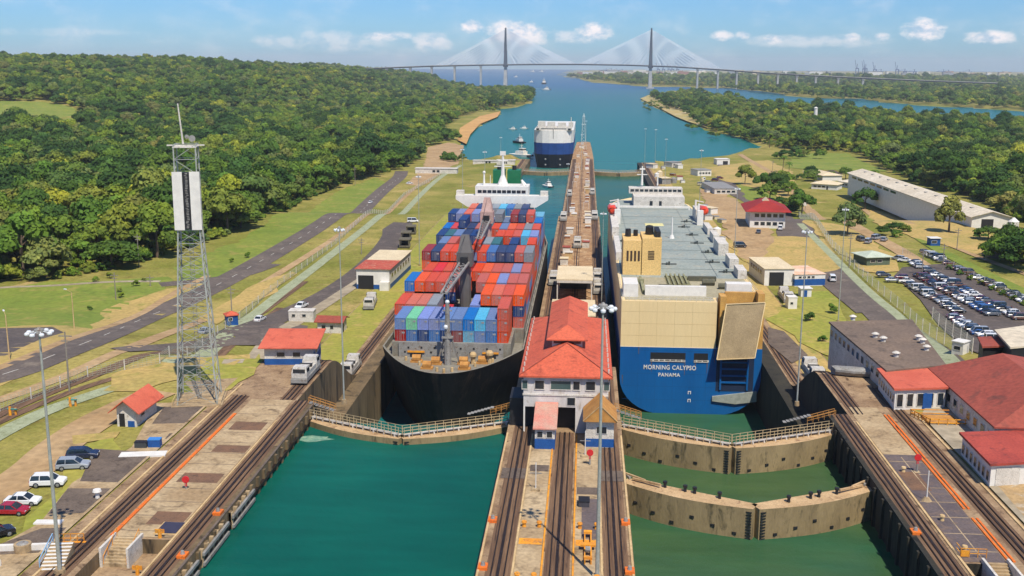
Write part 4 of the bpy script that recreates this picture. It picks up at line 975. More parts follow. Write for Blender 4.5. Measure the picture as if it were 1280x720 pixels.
r = root('stair_office', 'blue banded white office under an ochre gabled canopy beside the control house', 'building', (.8, 156.5, .05))
mk('wall', MB().bx(0, 4.2, 0, 6, 0, 4.6).add([(0, 0, 4.6), (4.2, 0, 4.6), (2.1, 0, 6.6)], [(0, 1, 2)]), offw, r); mk('painted_band', MB().bx(-.02, 4.22, -.03, 6, 0.1, 1.4), bluep, r)
mk('roof', MB().add([(-.5, -.8, 4.3), (2.1, -.8, 6.8), (4.7, -.8, 4.3), (-.5, 6.4, 4.3), (2.1, 6.4, 6.8), (4.7, 6.4, 4.3)], [(0, 3, 4, 1), (1, 4, 5, 2), (0, 1, 2), (3, 5, 4)]), woodm, r)
f = mk('window', MB().bx(1.5, 3.2, -.1, -.003, 2.2, 3.4), white, r); mk('pane', MB().bx(1.6, 3.1, -.13, -.1, 2.3, 3.3), glass, f)
mk('gable_board', MB().bar((-.5, -.85, 4.4), (2.1, -.85, 6.9), .1).bar((4.7, -.85, 4.4), (2.1, -.85, 6.9), .1), cream, r)
# open shed on the centre wall behind
r = root('open_shed', 'open sided machine shed with flat cream roof behind the control house', 'shed', (CX, 296, -9.5))
mk('roof', MB().bx(-5.2, 5.2, 5, 26, 6.6, 6.95), creamr, r)
for x in (-4.9, 4.9):
    for y in (5.5, 12, 19, 25.5): mk('post', MB().bx(x - .15, x + .15, y - .15, y + .15, 0, 6.6), offw, r)
mk('back_wall', MB().bx(-4.7, 4.7, 25.3, 25.6, 0, 6.4), blackm, r); mk('beam', MB().bx(-5, 5, 5.0, 5.25, 5.9, 6.6), offw, r)
r = root('machine_hut', 'cream flat roofed hut between the control house and the open shed', 'shed', (CX, 264, -9.5)); mk('wall', MB().bx(-5.4, 5.4, 0, 18, -.5, 4.9), offw, r); mk('roof', MB().bx(-5.7, 5.7, -.3, 18.3, 4.9, 5.2), creamr, r)
# --- west bank
def BL(name, label, a, b, D, H, roof, **k): return building(name, label, W(*a), W(*b), D, H, roof, **k)
BL('canteen', 'white and blue building with bright red shed roof beside the west track', (331, 456), (392, 456), 9.0, 3.4, 'shed', rise=1.2, over=1.0, band=(0, 1.2), wins=(('f', 2.3, 4.0, 1.5, 2.6, 1), ('f', 5.4, 7.0, 1.5, 2.6, 1), ('r', 2, 7, 1.5, 2.6, 2)), doors=(('r', .4, 1.4, 2.3, bluep),), rm=mat('bright_red_roof', srgb(202, 102, 76), srgb(188, 88, 64), srgb(166, 74, 56), scale=.2, ga=.08))
BL('hut', 'small dark red roofed white hut behind the canteen', (397, 416), (427, 417), 5, 3.0, 'gable', rise=.8, over=.7, rm=redroof2, wins=(('f', 1.0, 2.2, 1, 2.1), ('f', 3.2, 4.2, 1, 2.1)), doors=(('r', 1, 2, 2.2, blackm),))
BL('portable_office', 'pale flat roofed portable cabin beside the road', (361, 402), (392, 403), 3.4, 2.7, 'flat', over=.1, rm=offw, wins=(('f', .8, 1.8, 1.2, 2.1), ('f', 3.5, 4.6, 1.2, 2.1)))
r = BL('locomotive_shed', 'long white locomotive garage with half cream half rusty red roof', (446, 361), (487, 362), 34, 6.0, 'flat', over=.4, rm=creamr, wm=white, band=(.0, 1.4), wins=(('r', 2, 32, 3.0, 4.6, 7),))
w = r['w_']
mk('door_opening', MB().bx(.5, 5.2, -.12, -.003, .02, 4.2), blackm, r); mk('front_porch', MB().bx(w - 2.6, w + .2, -2.2, -.01, 0, 2.6), white, r); mk('red_roof_section', MB().bx(-.5, w + .5, -.5, 15, 6.19, 6.26), mat('rusty_red', srgb(184, 84, 62), srgb(160, 74, 58), srgb(190, 140, 110), scale=.25), r)  # black panel stands for the dark inside the open doorway
BL('red_hut', 'small white hut with a bright red curved gable roof beside the tower', (147, 533), (171, 534), 7.5, 3.2, 'gable', ridge='y', rise=1.3, over=1.0, rm=mat('bright_red_roof', srgb(226, 74, 66)), wins=(('r', 1.5, 3, 1.2, 2.3),), doors=(('f', .4, 1.3, 2.2, blackm), ('f', 1.8, 2.9, 1.0, bluep)))
BL('guard_booth', 'tiny blue and red booth beside the west roundabout', (284, 407), (298, 407), 2.6, 2.6, 'hip', rise=.8, over=.3, rm=redroof, wm=bluep, wins=(('f', .3, 1.4, 1.1, 2.0),), cat='booth')
for i, (px, py, w_, D, H, lab) in enumerate(((545, 217, 30, 8, 3.5, 'long low white hut by the far west shore'), (610, 204, 24, 6, 3, 'pink flat hut near the far lock end'), (632, 206, 14, 8, 3.4, 'small white hut at the end of the west wall'))):
    p = W(px, py); building('far_hut', lab, (p.x - w_ / 2, p.y), (p.x + w_ / 2, p.y), D, H, 'flat', over=.4, rm=offw, wins=(('f', w_ * .4, w_ * .6, .8, 2.6, 2),))
# --- east bank
brickd = mat('roof_felt', srgb(122, 104, 88), srgb(104, 90, 78), srgb(88, 76, 66), scale=.12, rough=.95)
def roofbuilding(name, label, quad, zroof, wm, rm, t=.35, parapet=False, sink=10, cat='building', wins=0):
    """building given by the four corners of its roof at roof height (near-left, near-right, far-right, far-left)"""
    P = [W(px, py, zroof) for px, py in quad]; c = sum(P, Vector()) / 4
    r = root(name, label, cat, (c.x, c.y, zroof - 5)); Q = [(p.x - c.x, p.y - c.y) for p in P]; cc = Vector((0, 0))
    inn = [tuple(Vector(q) * (1 - .6 / Vector(q).length)) for q in Q]
    mk('wall', MB().prism(inn, -sink + 5, 5 - t), wm, r); mk('roof', MB().prism(Q, 5 - t + .003, 5), rm, r)
    return r, inn, c
r, q, c = roofbuilding('workshop', 'wide flat roofed workshop with brown felt roof', ((1108, 463), (1183, 456), (1140, 399), (1036, 402)), 4.2, offw, brickd)
mb = MB()
for px, py in ((1066, 400), (1094, 422), (1104, 427), (1148, 425), (1153, 429), (1158, 438), (1120, 446)): p = W(px, py, 4.2); mb.cyl((p.x - c.x, p.y - c.y, 5), (p.x - c.x, p.y - c.y, 5.8), .5, .5, 8).cyl((p.x - c.x, p.y - c.y, 5.8), (p.x - c.x, p.y - c.y, 6.1), .8, .3, 8)
mk('roof_vent', mb, offw, r)
def side_wins(r, q, i, n, z0, z1, name='window', m=None, frac=.55, pane=True):
    a, b = Vector(q[i]), Vector(q[(i + 1) % 4]); d = (b - a); L = d.length; d.normalize(); nn = Vector((d.y, -d.x))
    for k in range(n):
        x0 = L * (k + .5 - frac / 2) / n; x1 = L * (k + .5 + frac / 2) / n
        def bxx(e0, e1, ins, zz0, zz1):
            ps = [a + d * (x0 + ins) + nn * e0, a + d * (x1 - ins) + nn * e0, a + d * (x1 - ins) + nn * e1, a + d * (x0 + ins) + nn * e1]
            return MB().prism([(p.x, p.y) for p in ps], zz0, zz1)
        f = mk(name, bxx(.08, .004, 0, z0, z1), m or offw, r)
        if pane: mk('pane', bxx(.11, .082, .15, z0 + .15, z1 - .15), glass, f)
side_wins(r, q, 3, 12, 2.2, 3.8)
r, q, c = roofbuilding('store_house', 'white store with bright red flat roof at the near end of the workshop', ((1118, 486), (1187, 484), (1157, 458), (1096, 460)), 3.9, white, mat('bright_red_roof', srgb(226, 74, 66)))
side_wins(r, q, 3, 7, 2.2, 3.6); side_wins(r, q, 0, 5, 1.6, 4.0, frac=.7)
a, b = Vector(q[0]), Vector(q[1]); d = (b - a).normalized(); nn = Vector((d.y, -d.x)); ps = [a + d * 5.0 + nn * .16, a + d * 6.6 + nn * .16, a + d * 6.6 + nn * .01, a + d * 5.0 + nn * .01]
mk('door', MB().prism([(p.x, p.y) for p in ps], 1.2, 3.9), bluep, r)
# big red roofed hall: hip ridge
P = [W(px, py, z) for px, py, z in ((1160, 460, 4), (1243, 534, 4), (1420, 540, 4), (1300, 450, 4))]; c = sum(P, Vector()) / 4
r = root('red_hall', 'large hall with weathered dark red hipped roof on the east yard', 'building', (c.x, c.y, 0)); Q = [(p.x - c.x, p.y - c.y) for p in P]
inn = [(x * .975, y * .975) for x, y in Q]; mk('wall', MB().prism(inn, -9, 4.0), offw, r)
R0 = Vector(Q[0]).lerp(Vector(Q[3]), .5); R1 = Vector(Q[1]).lerp(Vector(Q[2]), .5); a = R0.lerp(R1, .22); b = R0.lerp(R1, .78)
mk('roof', MB().add([(x, y, 4.02) for x, y in Q] + [(a.x, a.y, 8.2), (b.x, b.y, 8.2)] + [(x, y, 3.75) for x, y in Q], [(0, 1, 5, 4), (1, 2, 5), (2, 3, 4, 5), (3, 0, 4), (0, 6, 7, 1), (1, 7, 8, 2), (6, 9, 8, 7)]), redroof2, r)
side_wins(r, inn, 0, 10, 1.2, 2.8)
r, q, c = roofbuilding('red_store', 'low white store with red flat roof near the right edge', ((1238, 580), (1330, 575), (1290, 537), (1199, 540)), 3.6, white, mat('bright_red_roof2', srgb(172, 74, 58), srgb(152, 62, 50), srgb(122, 54, 46), scale=.2))
side_wins(r, q, 3, 7, 2.0, 3.6, frac=.6); side_wins(r, q, 0, 2, 1.6, 4.2, name='door', m=offw, frac=.7, pane=False)
r = root('blue_bin', 'dark blue waste skip before the red flat roofed store', 'skip', W(1250, 602), .3); mk('bin_body', MB().bx(-1, 1, -.7, .7, 0, 1.2), plain('petrol', srgb(40, 84, 96)), r); mk('lid', MB().bx(-1.05, 1.05, -.75, .75, 1.2, 1.3), blackm, r)
r = root('fenced_pen', 'yellow railed loading pen beside the blue doored store', 'enclosure', W(1162, 532)); mb = MB()
for zz in (.5, 1.1): mb.bar((0, 0, zz), (7, 0, zz), .12).bar((0, 0, zz), (-1.6, 5, zz), .12).bar((-1.6, 5, zz), (4.6, 5, zz), .12)
for k in range(6): mb.bar((7 * k / 5, 0, 0), (7 * k / 5, 0, 1.2), .12).bar((-1.6 * k / 5, k, 0), (-1.6 * k / 5, k, 1.2), .12)
mk('railing', mb, yel, r); mk('deck', MB().bx(0, 5, .5, 4.5, .05, .4), woodm, r)
BL('white_garage', 'big cream roofed garage with open black door beside the blue ship', (955, 357), (992, 357), 20, 5.2, 'flat', over=.3, rm=creamr, wm=white, doors=(('f', 1.5, 6.0, 4.2, blackm),), wins=(('l', 3, 18, 2.8, 4.2, 5),))  # doorway is a black panel in place of the shaded interior
BL('garage_annex', 'white and blue annex with peach coloured roof right of the garage', (993, 358), (1031, 357), 14, 3.6, 'flat', over=.2, rm=mat('peach_roof', srgb(214, 160, 120), srgb(222, 200, 176), scale=.2), wm=white, band=(.2, 2.2), wins=(('f', 1, 6.6, 2.4, 3.2, 4),))
r = BL('red_roofed_house', 'two storey white house with dark red hipped roof behind the ship', (937, 285), (981, 286), 22, 7.2, 'hip', rise=4.2, over=2.2, rm=mat('maroon_roof', srgb(158, 44, 38), srgb(136, 36, 32), srgb(120, 44, 38), scale=.2), wm=white, wins=(('f', 1.5, 14, 4.6, 6.2, 5), ('f', 1.5, 14, 1.2, 2.8, 5), ('l', 3, 18, 4.6, 6.2, 5)), doors=(('f', 12.2, 13.4, 2.6, blackm),))
mk('dormer', MB().add([(5, 6, 10.2), (9, 6, 10.2), (7, 6, 12.0), (7, 11, 12.0), (5, 11, 10.2), (9, 11, 10.2)], [(0, 1, 2), (0, 2, 3, 4), (2, 1, 5, 3)]), creamr, r)
BL('grey_block', 'long grey roofed block beside the parked row of cars', (893, 243), (921, 243), 38, 3.4, 'flat', over=.3, rm=greym, wm=offw, wins=(('f', 1, 13, 1, 2.4, 4),))
BL('distant_house', 'white gate house on the far right shore', (896, 206), (912, 206), 10, 4.4, 'flat', over=.3, rm=white, wm=white, doors=(('f', 5, 9, 3, blackm),))
BL('distant_house', 'white flat block beside the east road', (872, 220), (889, 220), 12, 4.0, 'flat', over=.3, rm=greym, wm=white, wins=(('f', 1, 10, 1.2, 2.6, 4),))
BL('distant_house', 'low grey hut next to the far lamp masts', (840, 209), (852, 209), 9, 3.5, 'flat', over=.4, rm=greym, wm=offw, wins=(('f', 1, 7, 1.2, 2.6, 2),))
A = W(1214, 285); B2 = W(1059, 246)
r = building('long_warehouse', 'very long white warehouse with pale ridged roof before the forest', (B2.x, B2.y), (A.x, A.y), 16, 4.8, 'gable', rise=2.2, over=1.0, rm=mat('pale_roof', srgb(214, 202, 178), srgb(196, 182, 156), scale=.05, rough=.7), wm=white, base=g(A.x, A.y), wins=(('f', 6, 90, 2.4, 3.6, 7),), doors=(('r', 4, 9, 3.8, blackm),))
mb = MB()
for k in range(12): x = 12 + k * r['w_'] / 13; mb.bx(x, x + 2.4, 5.2, 6.6, 6.0, 6.8)
mk('skylight', mb, greym, r)
for a, b, D, H, lab, rmx in (((1004, 221), (1028, 226), 14, 4, 'leftmost bungalow with beige hipped roof near the meadow', creamr), ((1014, 236), (1046, 238), 12, 3.5, 'lower beige roofed bungalow near the meadow', creamr), ((1048, 233), (1078, 238), 12, 3.5, 'white roofed bungalow left of the long warehouse', mat('pale_roof', (.6, .6, .6))), ((1033, 222), (1052, 222), 10, 3, 'dark roofed bungalow behind the beige ones', mat('dark_roof', srgb(80, 70, 64))), ((1096, 234), (1118, 236), 10, 3, 'small beige bungalow right of the palm', creamr)):
    BL('bungalow', lab, a, b, D, H, 'hip', rise=1.8, over=.8, rm=rmx, wm=white, wins=(('f', 1, 9, 1.2, 2.4, 3),), doors=(('f', 9.5, 10.5, 2.2, blackm),))
BL('green_pavilion', 'small hut with pale green hipped roof by the car park entrance', (1083, 333), (1112, 332), 9, 3.2, 'hip', rise=1.4, over=.8, rm=mat('pale_green_roof', srgb(190, 198, 178), srgb(170, 180, 160), scale=.3), wm=mat('olive_wall', srgb(90, 104, 84)), wins=(('f', 1, 6, 1.2, 2.2, 2),))
BL('blue_booth', 'little blue sided booth with white roof on the grass verge', (1163, 308), (1175, 308), 3.5, 3.0, 'flat', over=.4, rm=white, wm=bluep, wins=(('f', .3, 2.4, 1.2, 2.2),), cat='booth')
BL('open_pavilion', 'white flat canopy at the right edge beyond the car park', (1232, 322), (1300, 330), 14, 3.4, 'flat', over=.6, rm=white, wm=mat('shade_wall', srgb(84, 84, 78)))  # dark walls stand for the shade beneath the open canopy
r, q, c = roofbuilding('visitor_building', 'dark building with pale flat roof overlooking the car park end', ((1263, 434), (1420, 420), (1330, 400), (1243, 412)), 5.0, blackm, mat('pale_roof', srgb(214, 202, 178)), cat='building')
r, q, c = roofbuilding('red_porch', 'red roofed porch before the visitor building', ((1228, 433), (1256, 432), (1250, 420), (1222, 421)), 3.6, blackm, redroof2)
BL('white_van_booth', 'white square kiosk beside the flat roofed workshop', (1189, 444), (1203, 444), 3, 3.2, 'flat', over=.2, rm=white, wm=white, wins=(('f', .4, 2, 1.4, 2.4),), cat='kiosk')
BL('small_cabinet', 'white utility cabin on the lawn beside the east track', (985, 387), (996, 387), 3, 3.4, 'flat', over=.1, rm=white, wm=white, wins=(('f', .5, 1.4, 1.4, 2.2),), cat='cabin')
BL('small_cabinet', 'white kiosk between the garage and the tracks', (1001, 372), (1014, 372), 3, 2.6, 'flat', over=.3, rm=white, wm=white, doors=(('f', .8, 1.8, 2.1, bluep),), cat='cabin')
# domed water tanks
for px, py, lab in ((1003, 264, 'white domed tank beside the red roofed house'), (1265, 299, 'white domed tank near the right picture edge')):
    r = root('water_tank', lab, 'tank', W(px, py)); mk('tank_body', MB().cyl((0, 0, 3), (0, 0, 7), 2, 2, 12), offw, r); mk('dome', MB().cyl((0, 0, 7), (0, 0, 8.6), 2.1, .3, 12), white, r)
    for k in range(4): mk('leg', MB().bar((1.4 * math.cos(k * PI / 2), 1.4 * math.sin(k * PI / 2), -1), (1.4 * math.cos(k * PI / 2), 1.4 * math.sin(k * PI / 2), 3), .2), greym, r)
r = root('silver_boat', 'grey covered oval boat parked beside the workshop wall', 'boat', W(1066, 470), -.2)
mk('boat_hull', MB().loft([[(x, y * s, z) for x, y in ((-4, 0), (-3.2, 1.1), (0, 1.5), (3.2, 1.1), (4, 0), (3.2, -1.1), (0, -1.5), (-3.2, -1.1))] for s, z in ((.6, .2), (1, .9), (1.0, 1.3), (.4, 1.7))]), greym, r); mk('trailer', MB().bx(-3, 3, -.8, .8, .0, .22), blackm, r)
# ------------------------------------------------------------------ masts and poles
def mast_proto():
    t = root('high_mast_light', '', 'lamp mast'); H = 31
    mk('pole', MB().cyl((0, 0, 0), (0, 0, H * .5), .25, .18, 10, cap=False).cyl((0, 0, H * .5), (0, 0, H), .18, .11, 10), galv, t)
    mk('base', MB().cyl((0, 0, -.3), (0, 0, .5), .7, .6, 10), concl, t)
    hd = mk('lamp_ring', MB().cyl((0, 0, H - .1), (0, 0, H + .35), .55, .5, 10).cyl((0, 0, H + .35), (0, 0, H + .6), .3, .1, 8), greym, t)
    for i in range(8):
        a = 2 * PI * i / 8; c, s = math.cos(a), math.sin(a)
        mk('lamp', MB().bar((c * .5, s * .5, H + .1), (c * 1.0, s * 1.0, H), .08).blob((c * 1.25, s * 1.25, H - .1), (.3, .3, .26)), lampw, t)
    return t
MAST = mast_proto(); firstm = [True]
def mast(p, lab, H=31, grp=None, parts=True):
    k_ = 1 if p.y < 140 else .62
    s = (k_, k_, H / 31)
    if firstm[0]: firstm[0] = False; MAST.location = p; MAST.scale = s; MAST['label'] = lab; return MAST
    return dup(MAST, p, rnd.uniform(0, 1), lab, grp, s)
def masttop(px, py, H):
    lo, hi = 0, 0
    d = ray(px, py); t = 30.
    while t < 5000:
        p = d * t
        if CAMH + p.z < g(p.x, p.y) + H: break
        t += .5
    return Vector((p.x, p.y, g(p.x, p.y)))
mast(Vector((2.15, 113.5, 0)), 'tall grey lamp mast rising on the near centre wall', 31.5)
p = W(75, 716); mast(p, 'tall lamp mast at the left edge beside the parked cars', 28.3)
for px, py, lab in ((424, 287, 'lamp mast between the canteen and the locomotive garage'), (523, 221, 'lamp mast by the west road before the container ship'), (606, 190, 'lamp mast behind the container ship bridge'), (626, 172, 'farthest lamp mast on the west wall'), (578, 187, 'lamp mast beside the far west hut'),
        (1009, 290, 'lamp mast on the east lawn before the garage'), (922, 236, 'slim lamp mast beside the red roofed house'), (877, 188, 'lamp mast beside the white flat block east'), (833, 174, 'right one of the three lamp masts at the far east wall'), (820, 162, 'middle one of the three lamp masts at the far east wall'), (807, 161, 'left one of the three lamp masts at the far east wall'), (1057, 262, 'lamp mast on the verge behind the car park fence')):
    mast(masttop(px, py, 30), lab, 30)
for X, Y, lab in ((5.2, 300, 'lamp mast on the centre wall beside the blue ship funnel'), (-9, 560, 'lamp mast midway along the centre wall'), (0, 1000, 'lamp mast near the tip of the centre approach wall'), (-3, 800, 'lamp mast beside the sea gate on the centre wall')): mast(Vector((X, Y, prof(Y))), lab, 26)
def street_lamp(p, lab, rz, H=9, grp=None):
    r = root('street_lamp', lab, 'street lamp', p, rz, grp); mk('pole', MB().cyl((0, 0, -.2), (0, 0, H), .14, .09, 7), cream, r); mk('arm', MB().bar((0, 0, H), (2.2, 0, H + .5), .07), cream, r); mk('lamp_head', MB().bx(2.0, 2.9, -.16, .16, H + .4, H + .58), lampw, r)
street_lamp(W(93, 412), 'cream street lamp by the west car park', 2.6); street_lamp(W(12, 450), 'cream street lamp standing at the car park corner', 2.2); 
def upole(p, lab, H=9, grp=None):
    r = root('utility_pole', lab, 'utility pole', p, 0, grp); mk('pole', MB().cyl((0, 0, -.2), (0, 0, H), .17, .12, 7), mat('grey_wood', srgb(140, 132, 120)), r); mk('crossarm', MB().bx(-1.2, 1.2, -.07, .07, H - .9, H - .7).bx(-.8, .8, -.07, .07, H - 1.8, H - 1.6), mat('grey_wood', srgb(140, 132, 120)), r)
for px, py, H, lab in ((87, 490, 11, 'brown wooden pole below the west road'), (174, 334, 11, 'grey utility pole at the forest edge'), (188, 358, 3.5, 'short white post by the side road junction'), (145, 375, 8, 'thin pole in the lush west grass'), (290, 395, 8, 'thin pole behind the guard booth'), (1061, 336, 12, 'pole beside the fence end of the car park'), (1196, 312, 8, 'pole on the verge right of the blue booth'), (1152, 345, 9, 'pole at the car park entrance'), (1178, 338, 9, 'pole between the shrubs behind the car park'), (965, 226, 14, 'thin pole among trees behind the red roofed house'), (444, 232, 12, 'thin pole beside the west road bend'), (452, 318, 6, 'orange topped pole near the locomotive garage')): upole(W(px, py), lab, H)
# ------------------------------------------------------------------ lattice tower
pb = W(250, 500); r = root('lattice_tower', 'tall galvanised lattice tower with two white antenna panels', 'tower', pb, .22)
def tw(z): return 3.3 - (3.3 - 1.75) * min(1, z / 30)
HT = 44; mb = MB()
for sx in (-1, 1):
    for sy in (-1, 1): mk('leg', MB().bar((sx * tw(0), sy * tw(0), -.5), (sx * tw(30), sy * tw(30), 30), .24).bar((sx * tw(30), sy * tw(30), 30), (sx * 1.75, sy * 1.75, HT), .2), galv, r)
zs = [0, 3.6, 7, 10.2, 13.2, 16, 18.6, 21, 23.3, 25.5, 27.7, 29.9, 32, 34.4, 36.8, 39.2, 41.6, HT]
mb = MB()
for i, z in enumerate(zs[1:], 1):
    a, b = tw(zs[i - 1]), tw(z)
    c = [(-1, -1), (1, -1), (1, 1), (-1, 1)]
    for k in range(4):
        x0, y0 = c[k]; x1, y1 = c[(k + 1) % 4]
        mb.bar((x0 * b, y0 * b, z), (x1 * b, y1 * b, z), .09)
        if z < 30: mb.bar((x0 * a, y0 * a, zs[i - 1]), (x1 * b, y1 * b, z), .07); mb.bar((x1 * a, y1 * a, zs[i - 1]), (x0 * b, y0 * b, z), .07)
        else: 
            if i % 2: mb.bar((x0 * a, y0 * a, zs[i - 1]), (x1 * b, y1 * b, z), .1)
            else: mb.bar((x1 * a, y1 * a, zs[i - 1]), (x0 * b, y0 * b, z), .1)
mk('bracing', mb, galv, r)
mb = MB()
for k in range(88): mb.bx(-.28, .28, -.06, .06, k * .45, k * .45 + .07)
mb.bx(-.34, -.28, -.06, .06, 0, 39.6).bx(.28, .34, -.06, .06, 0, 39.6); mk('ladder', mb, greym, r)
for sx in (-1, 1): mk('antenna_panel', MB().bx(sx * 1.38 - .8, sx * 1.38 + .8, -2.2, -1.9, 30.0, 39.6), white, r)
mk('cable_tray', MB().bx(-.56, .56, -2.0, -1.85, 30.1, 39.5), blackm, r)  # black strip stands for the dark gap between the panels
mb = MB(); rr = random.Random(3)
for k in range(34): z = 30.3 + k * .27; x = rr.uniform(-.18, .08); mb.bx(x - .16, x + .22, -2.06, -2.003, z, z + rr.uniform(.08, .17))
mk('cable_clip', mb, greym, r)  # pale bars stand for lattice rungs seen in the gap
mk('top_platform', MB().bx(-1.9, 1.9, -1.9, 1.9, HT - .5, HT - .35).bx(-3.0, 3.0, -.15, .15, HT - .3, HT - .1), offw, r)
mk('whip_antenna', MB().cyl((-.4, 0, HT), (-.9, 0, HT + 6.6), .17, .1, 7), offw, r); mk('dish', MB().cyl((1.1, -.2, HT + .9), (1.1, .1, HT + .9), .55, .3, 12).cyl((.3, -.3, HT + 1.2), (.3, 0, HT + 1.2), .35, .2, 10), greym, r)
mk('footing', MB().bx(-4.2, 4.2, -4.2, 4.2, -.6, .25), concl, r); mk('rail', MB().bar((-4, -4, 1.1), (4, -4, 1.1), .08).bar((-4, -4, .25), (-4, -4, 1.1), .08).bar((4, -4, .25), (4, -4, 1.1), .08).bar((4, -4, 1.1), (4, 4, 1.1), .08).bar((-4, -4, 1.1), (-4, 4, 1.1), .08), cream, r)
# ------------------------------------------------------------------ fences
mesh_m = mat('fence_mesh', srgb(168, 176, 158), srgb(150, 160, 140), scale=1)
_t = mk('fence_post', MB().bx(-.08, .08, -.08, .08, -.1, 1), offw); FPOST = _t.data; bpy.data.objects.remove(_t)
def fence(pts, lab, H=2.6, step=7.0, wires=6, world=False, m=None):
    P = [Vector(W(*p)[:2]) if not world else Vector(p) for p in pts]; P = resamp(P, step); m = m or mesh_m
    c = P[0]; z0 = g(c.x, c.y); r = root('fence', lab, 'fence', (c.x, c.y, z0)); mb = MB(); mw_ = MB()
    for i, p in enumerate(P):
        z = g(p.x, p.y) - z0; x, y = p.x - c.x, p.y - c.y; po = link(bpy.data.objects.new('fence_post', FPOST)); po.parent = r; po.location = (x, y, z); po.scale = (1, 1, H)
        if i:
            for k in range(wires): h = .2 + (H - .3) * k / (wires - 1); mw_.bar((q[0], q[1], q[2] + h), (x, y, z + h), .035)
            for k in range(1, 8):
                t = k / 8; xx, yy, zz = q[0] + (x - q[0]) * t, q[1] + (y - q[1]) * t, q[2] + (z - q[2]) * t; mw_.bar((xx, yy, zz + .1), (xx, yy, zz + H - .1), .03)
        q = (x, y, z)
    mk('wire_mesh', mw_, m, r)
fence([(0, 515), (110, 472), (200, 455), (262, 425), (330, 372), (420, 305), (505, 245), (560, 215)], 'long wire fence running beside the west drainage channel', 2.2)
fence([(998, 270), (1040, 310), (1090, 358), (1130, 392), (1190, 437)], 'tall wire mesh fence between the east road and the car park', 3.2)
fence([(1128, 318), (1180, 330), (1230, 355), (1300, 390)], 'wire fence along the far side of the car park', 2.4)
fence([(1165, 400), (1200, 428), (1215, 442)], 'pale green mesh fence at the near corner of the car park', 3.6)
# ------------------------------------------------------------------ vehicles
def carpaint(nm, c): return mat('car_paint_' + nm, c, tuple(x * .96 for x in c), scale=2, rough=.25, spec=.7, fine=40, world=False)
PAINT = {'white': carpaint('white', srgb(225, 225, 222)), 'silver': carpaint('silver', srgb(150, 156, 162)), 'black': carpaint('black', srgb(28, 29, 33)), 'grey': carpaint('grey', srgb(92, 98, 106)),
         'navy': carpaint('navy', srgb(30, 40, 66)), 'red': carpaint('red', srgb(160, 26, 44)), 'blue': carpaint('blue', srgb(44, 84, 140)), 'cream': carpaint('cream', srgb(216, 204, 168)), 'brown': carpaint('brown', srgb(104, 72, 60)), 'maroon': carpaint('maroon', srgb(96, 30, 44))}
rim = plain('wheel_rim', srgb(170, 172, 174), rough=.35, metal=.6); lightm = plain('headlight_glass', srgb(225, 228, 225), rough=.2); tailm = plain('tail_light', srgb(150, 20, 20), rough=.3)
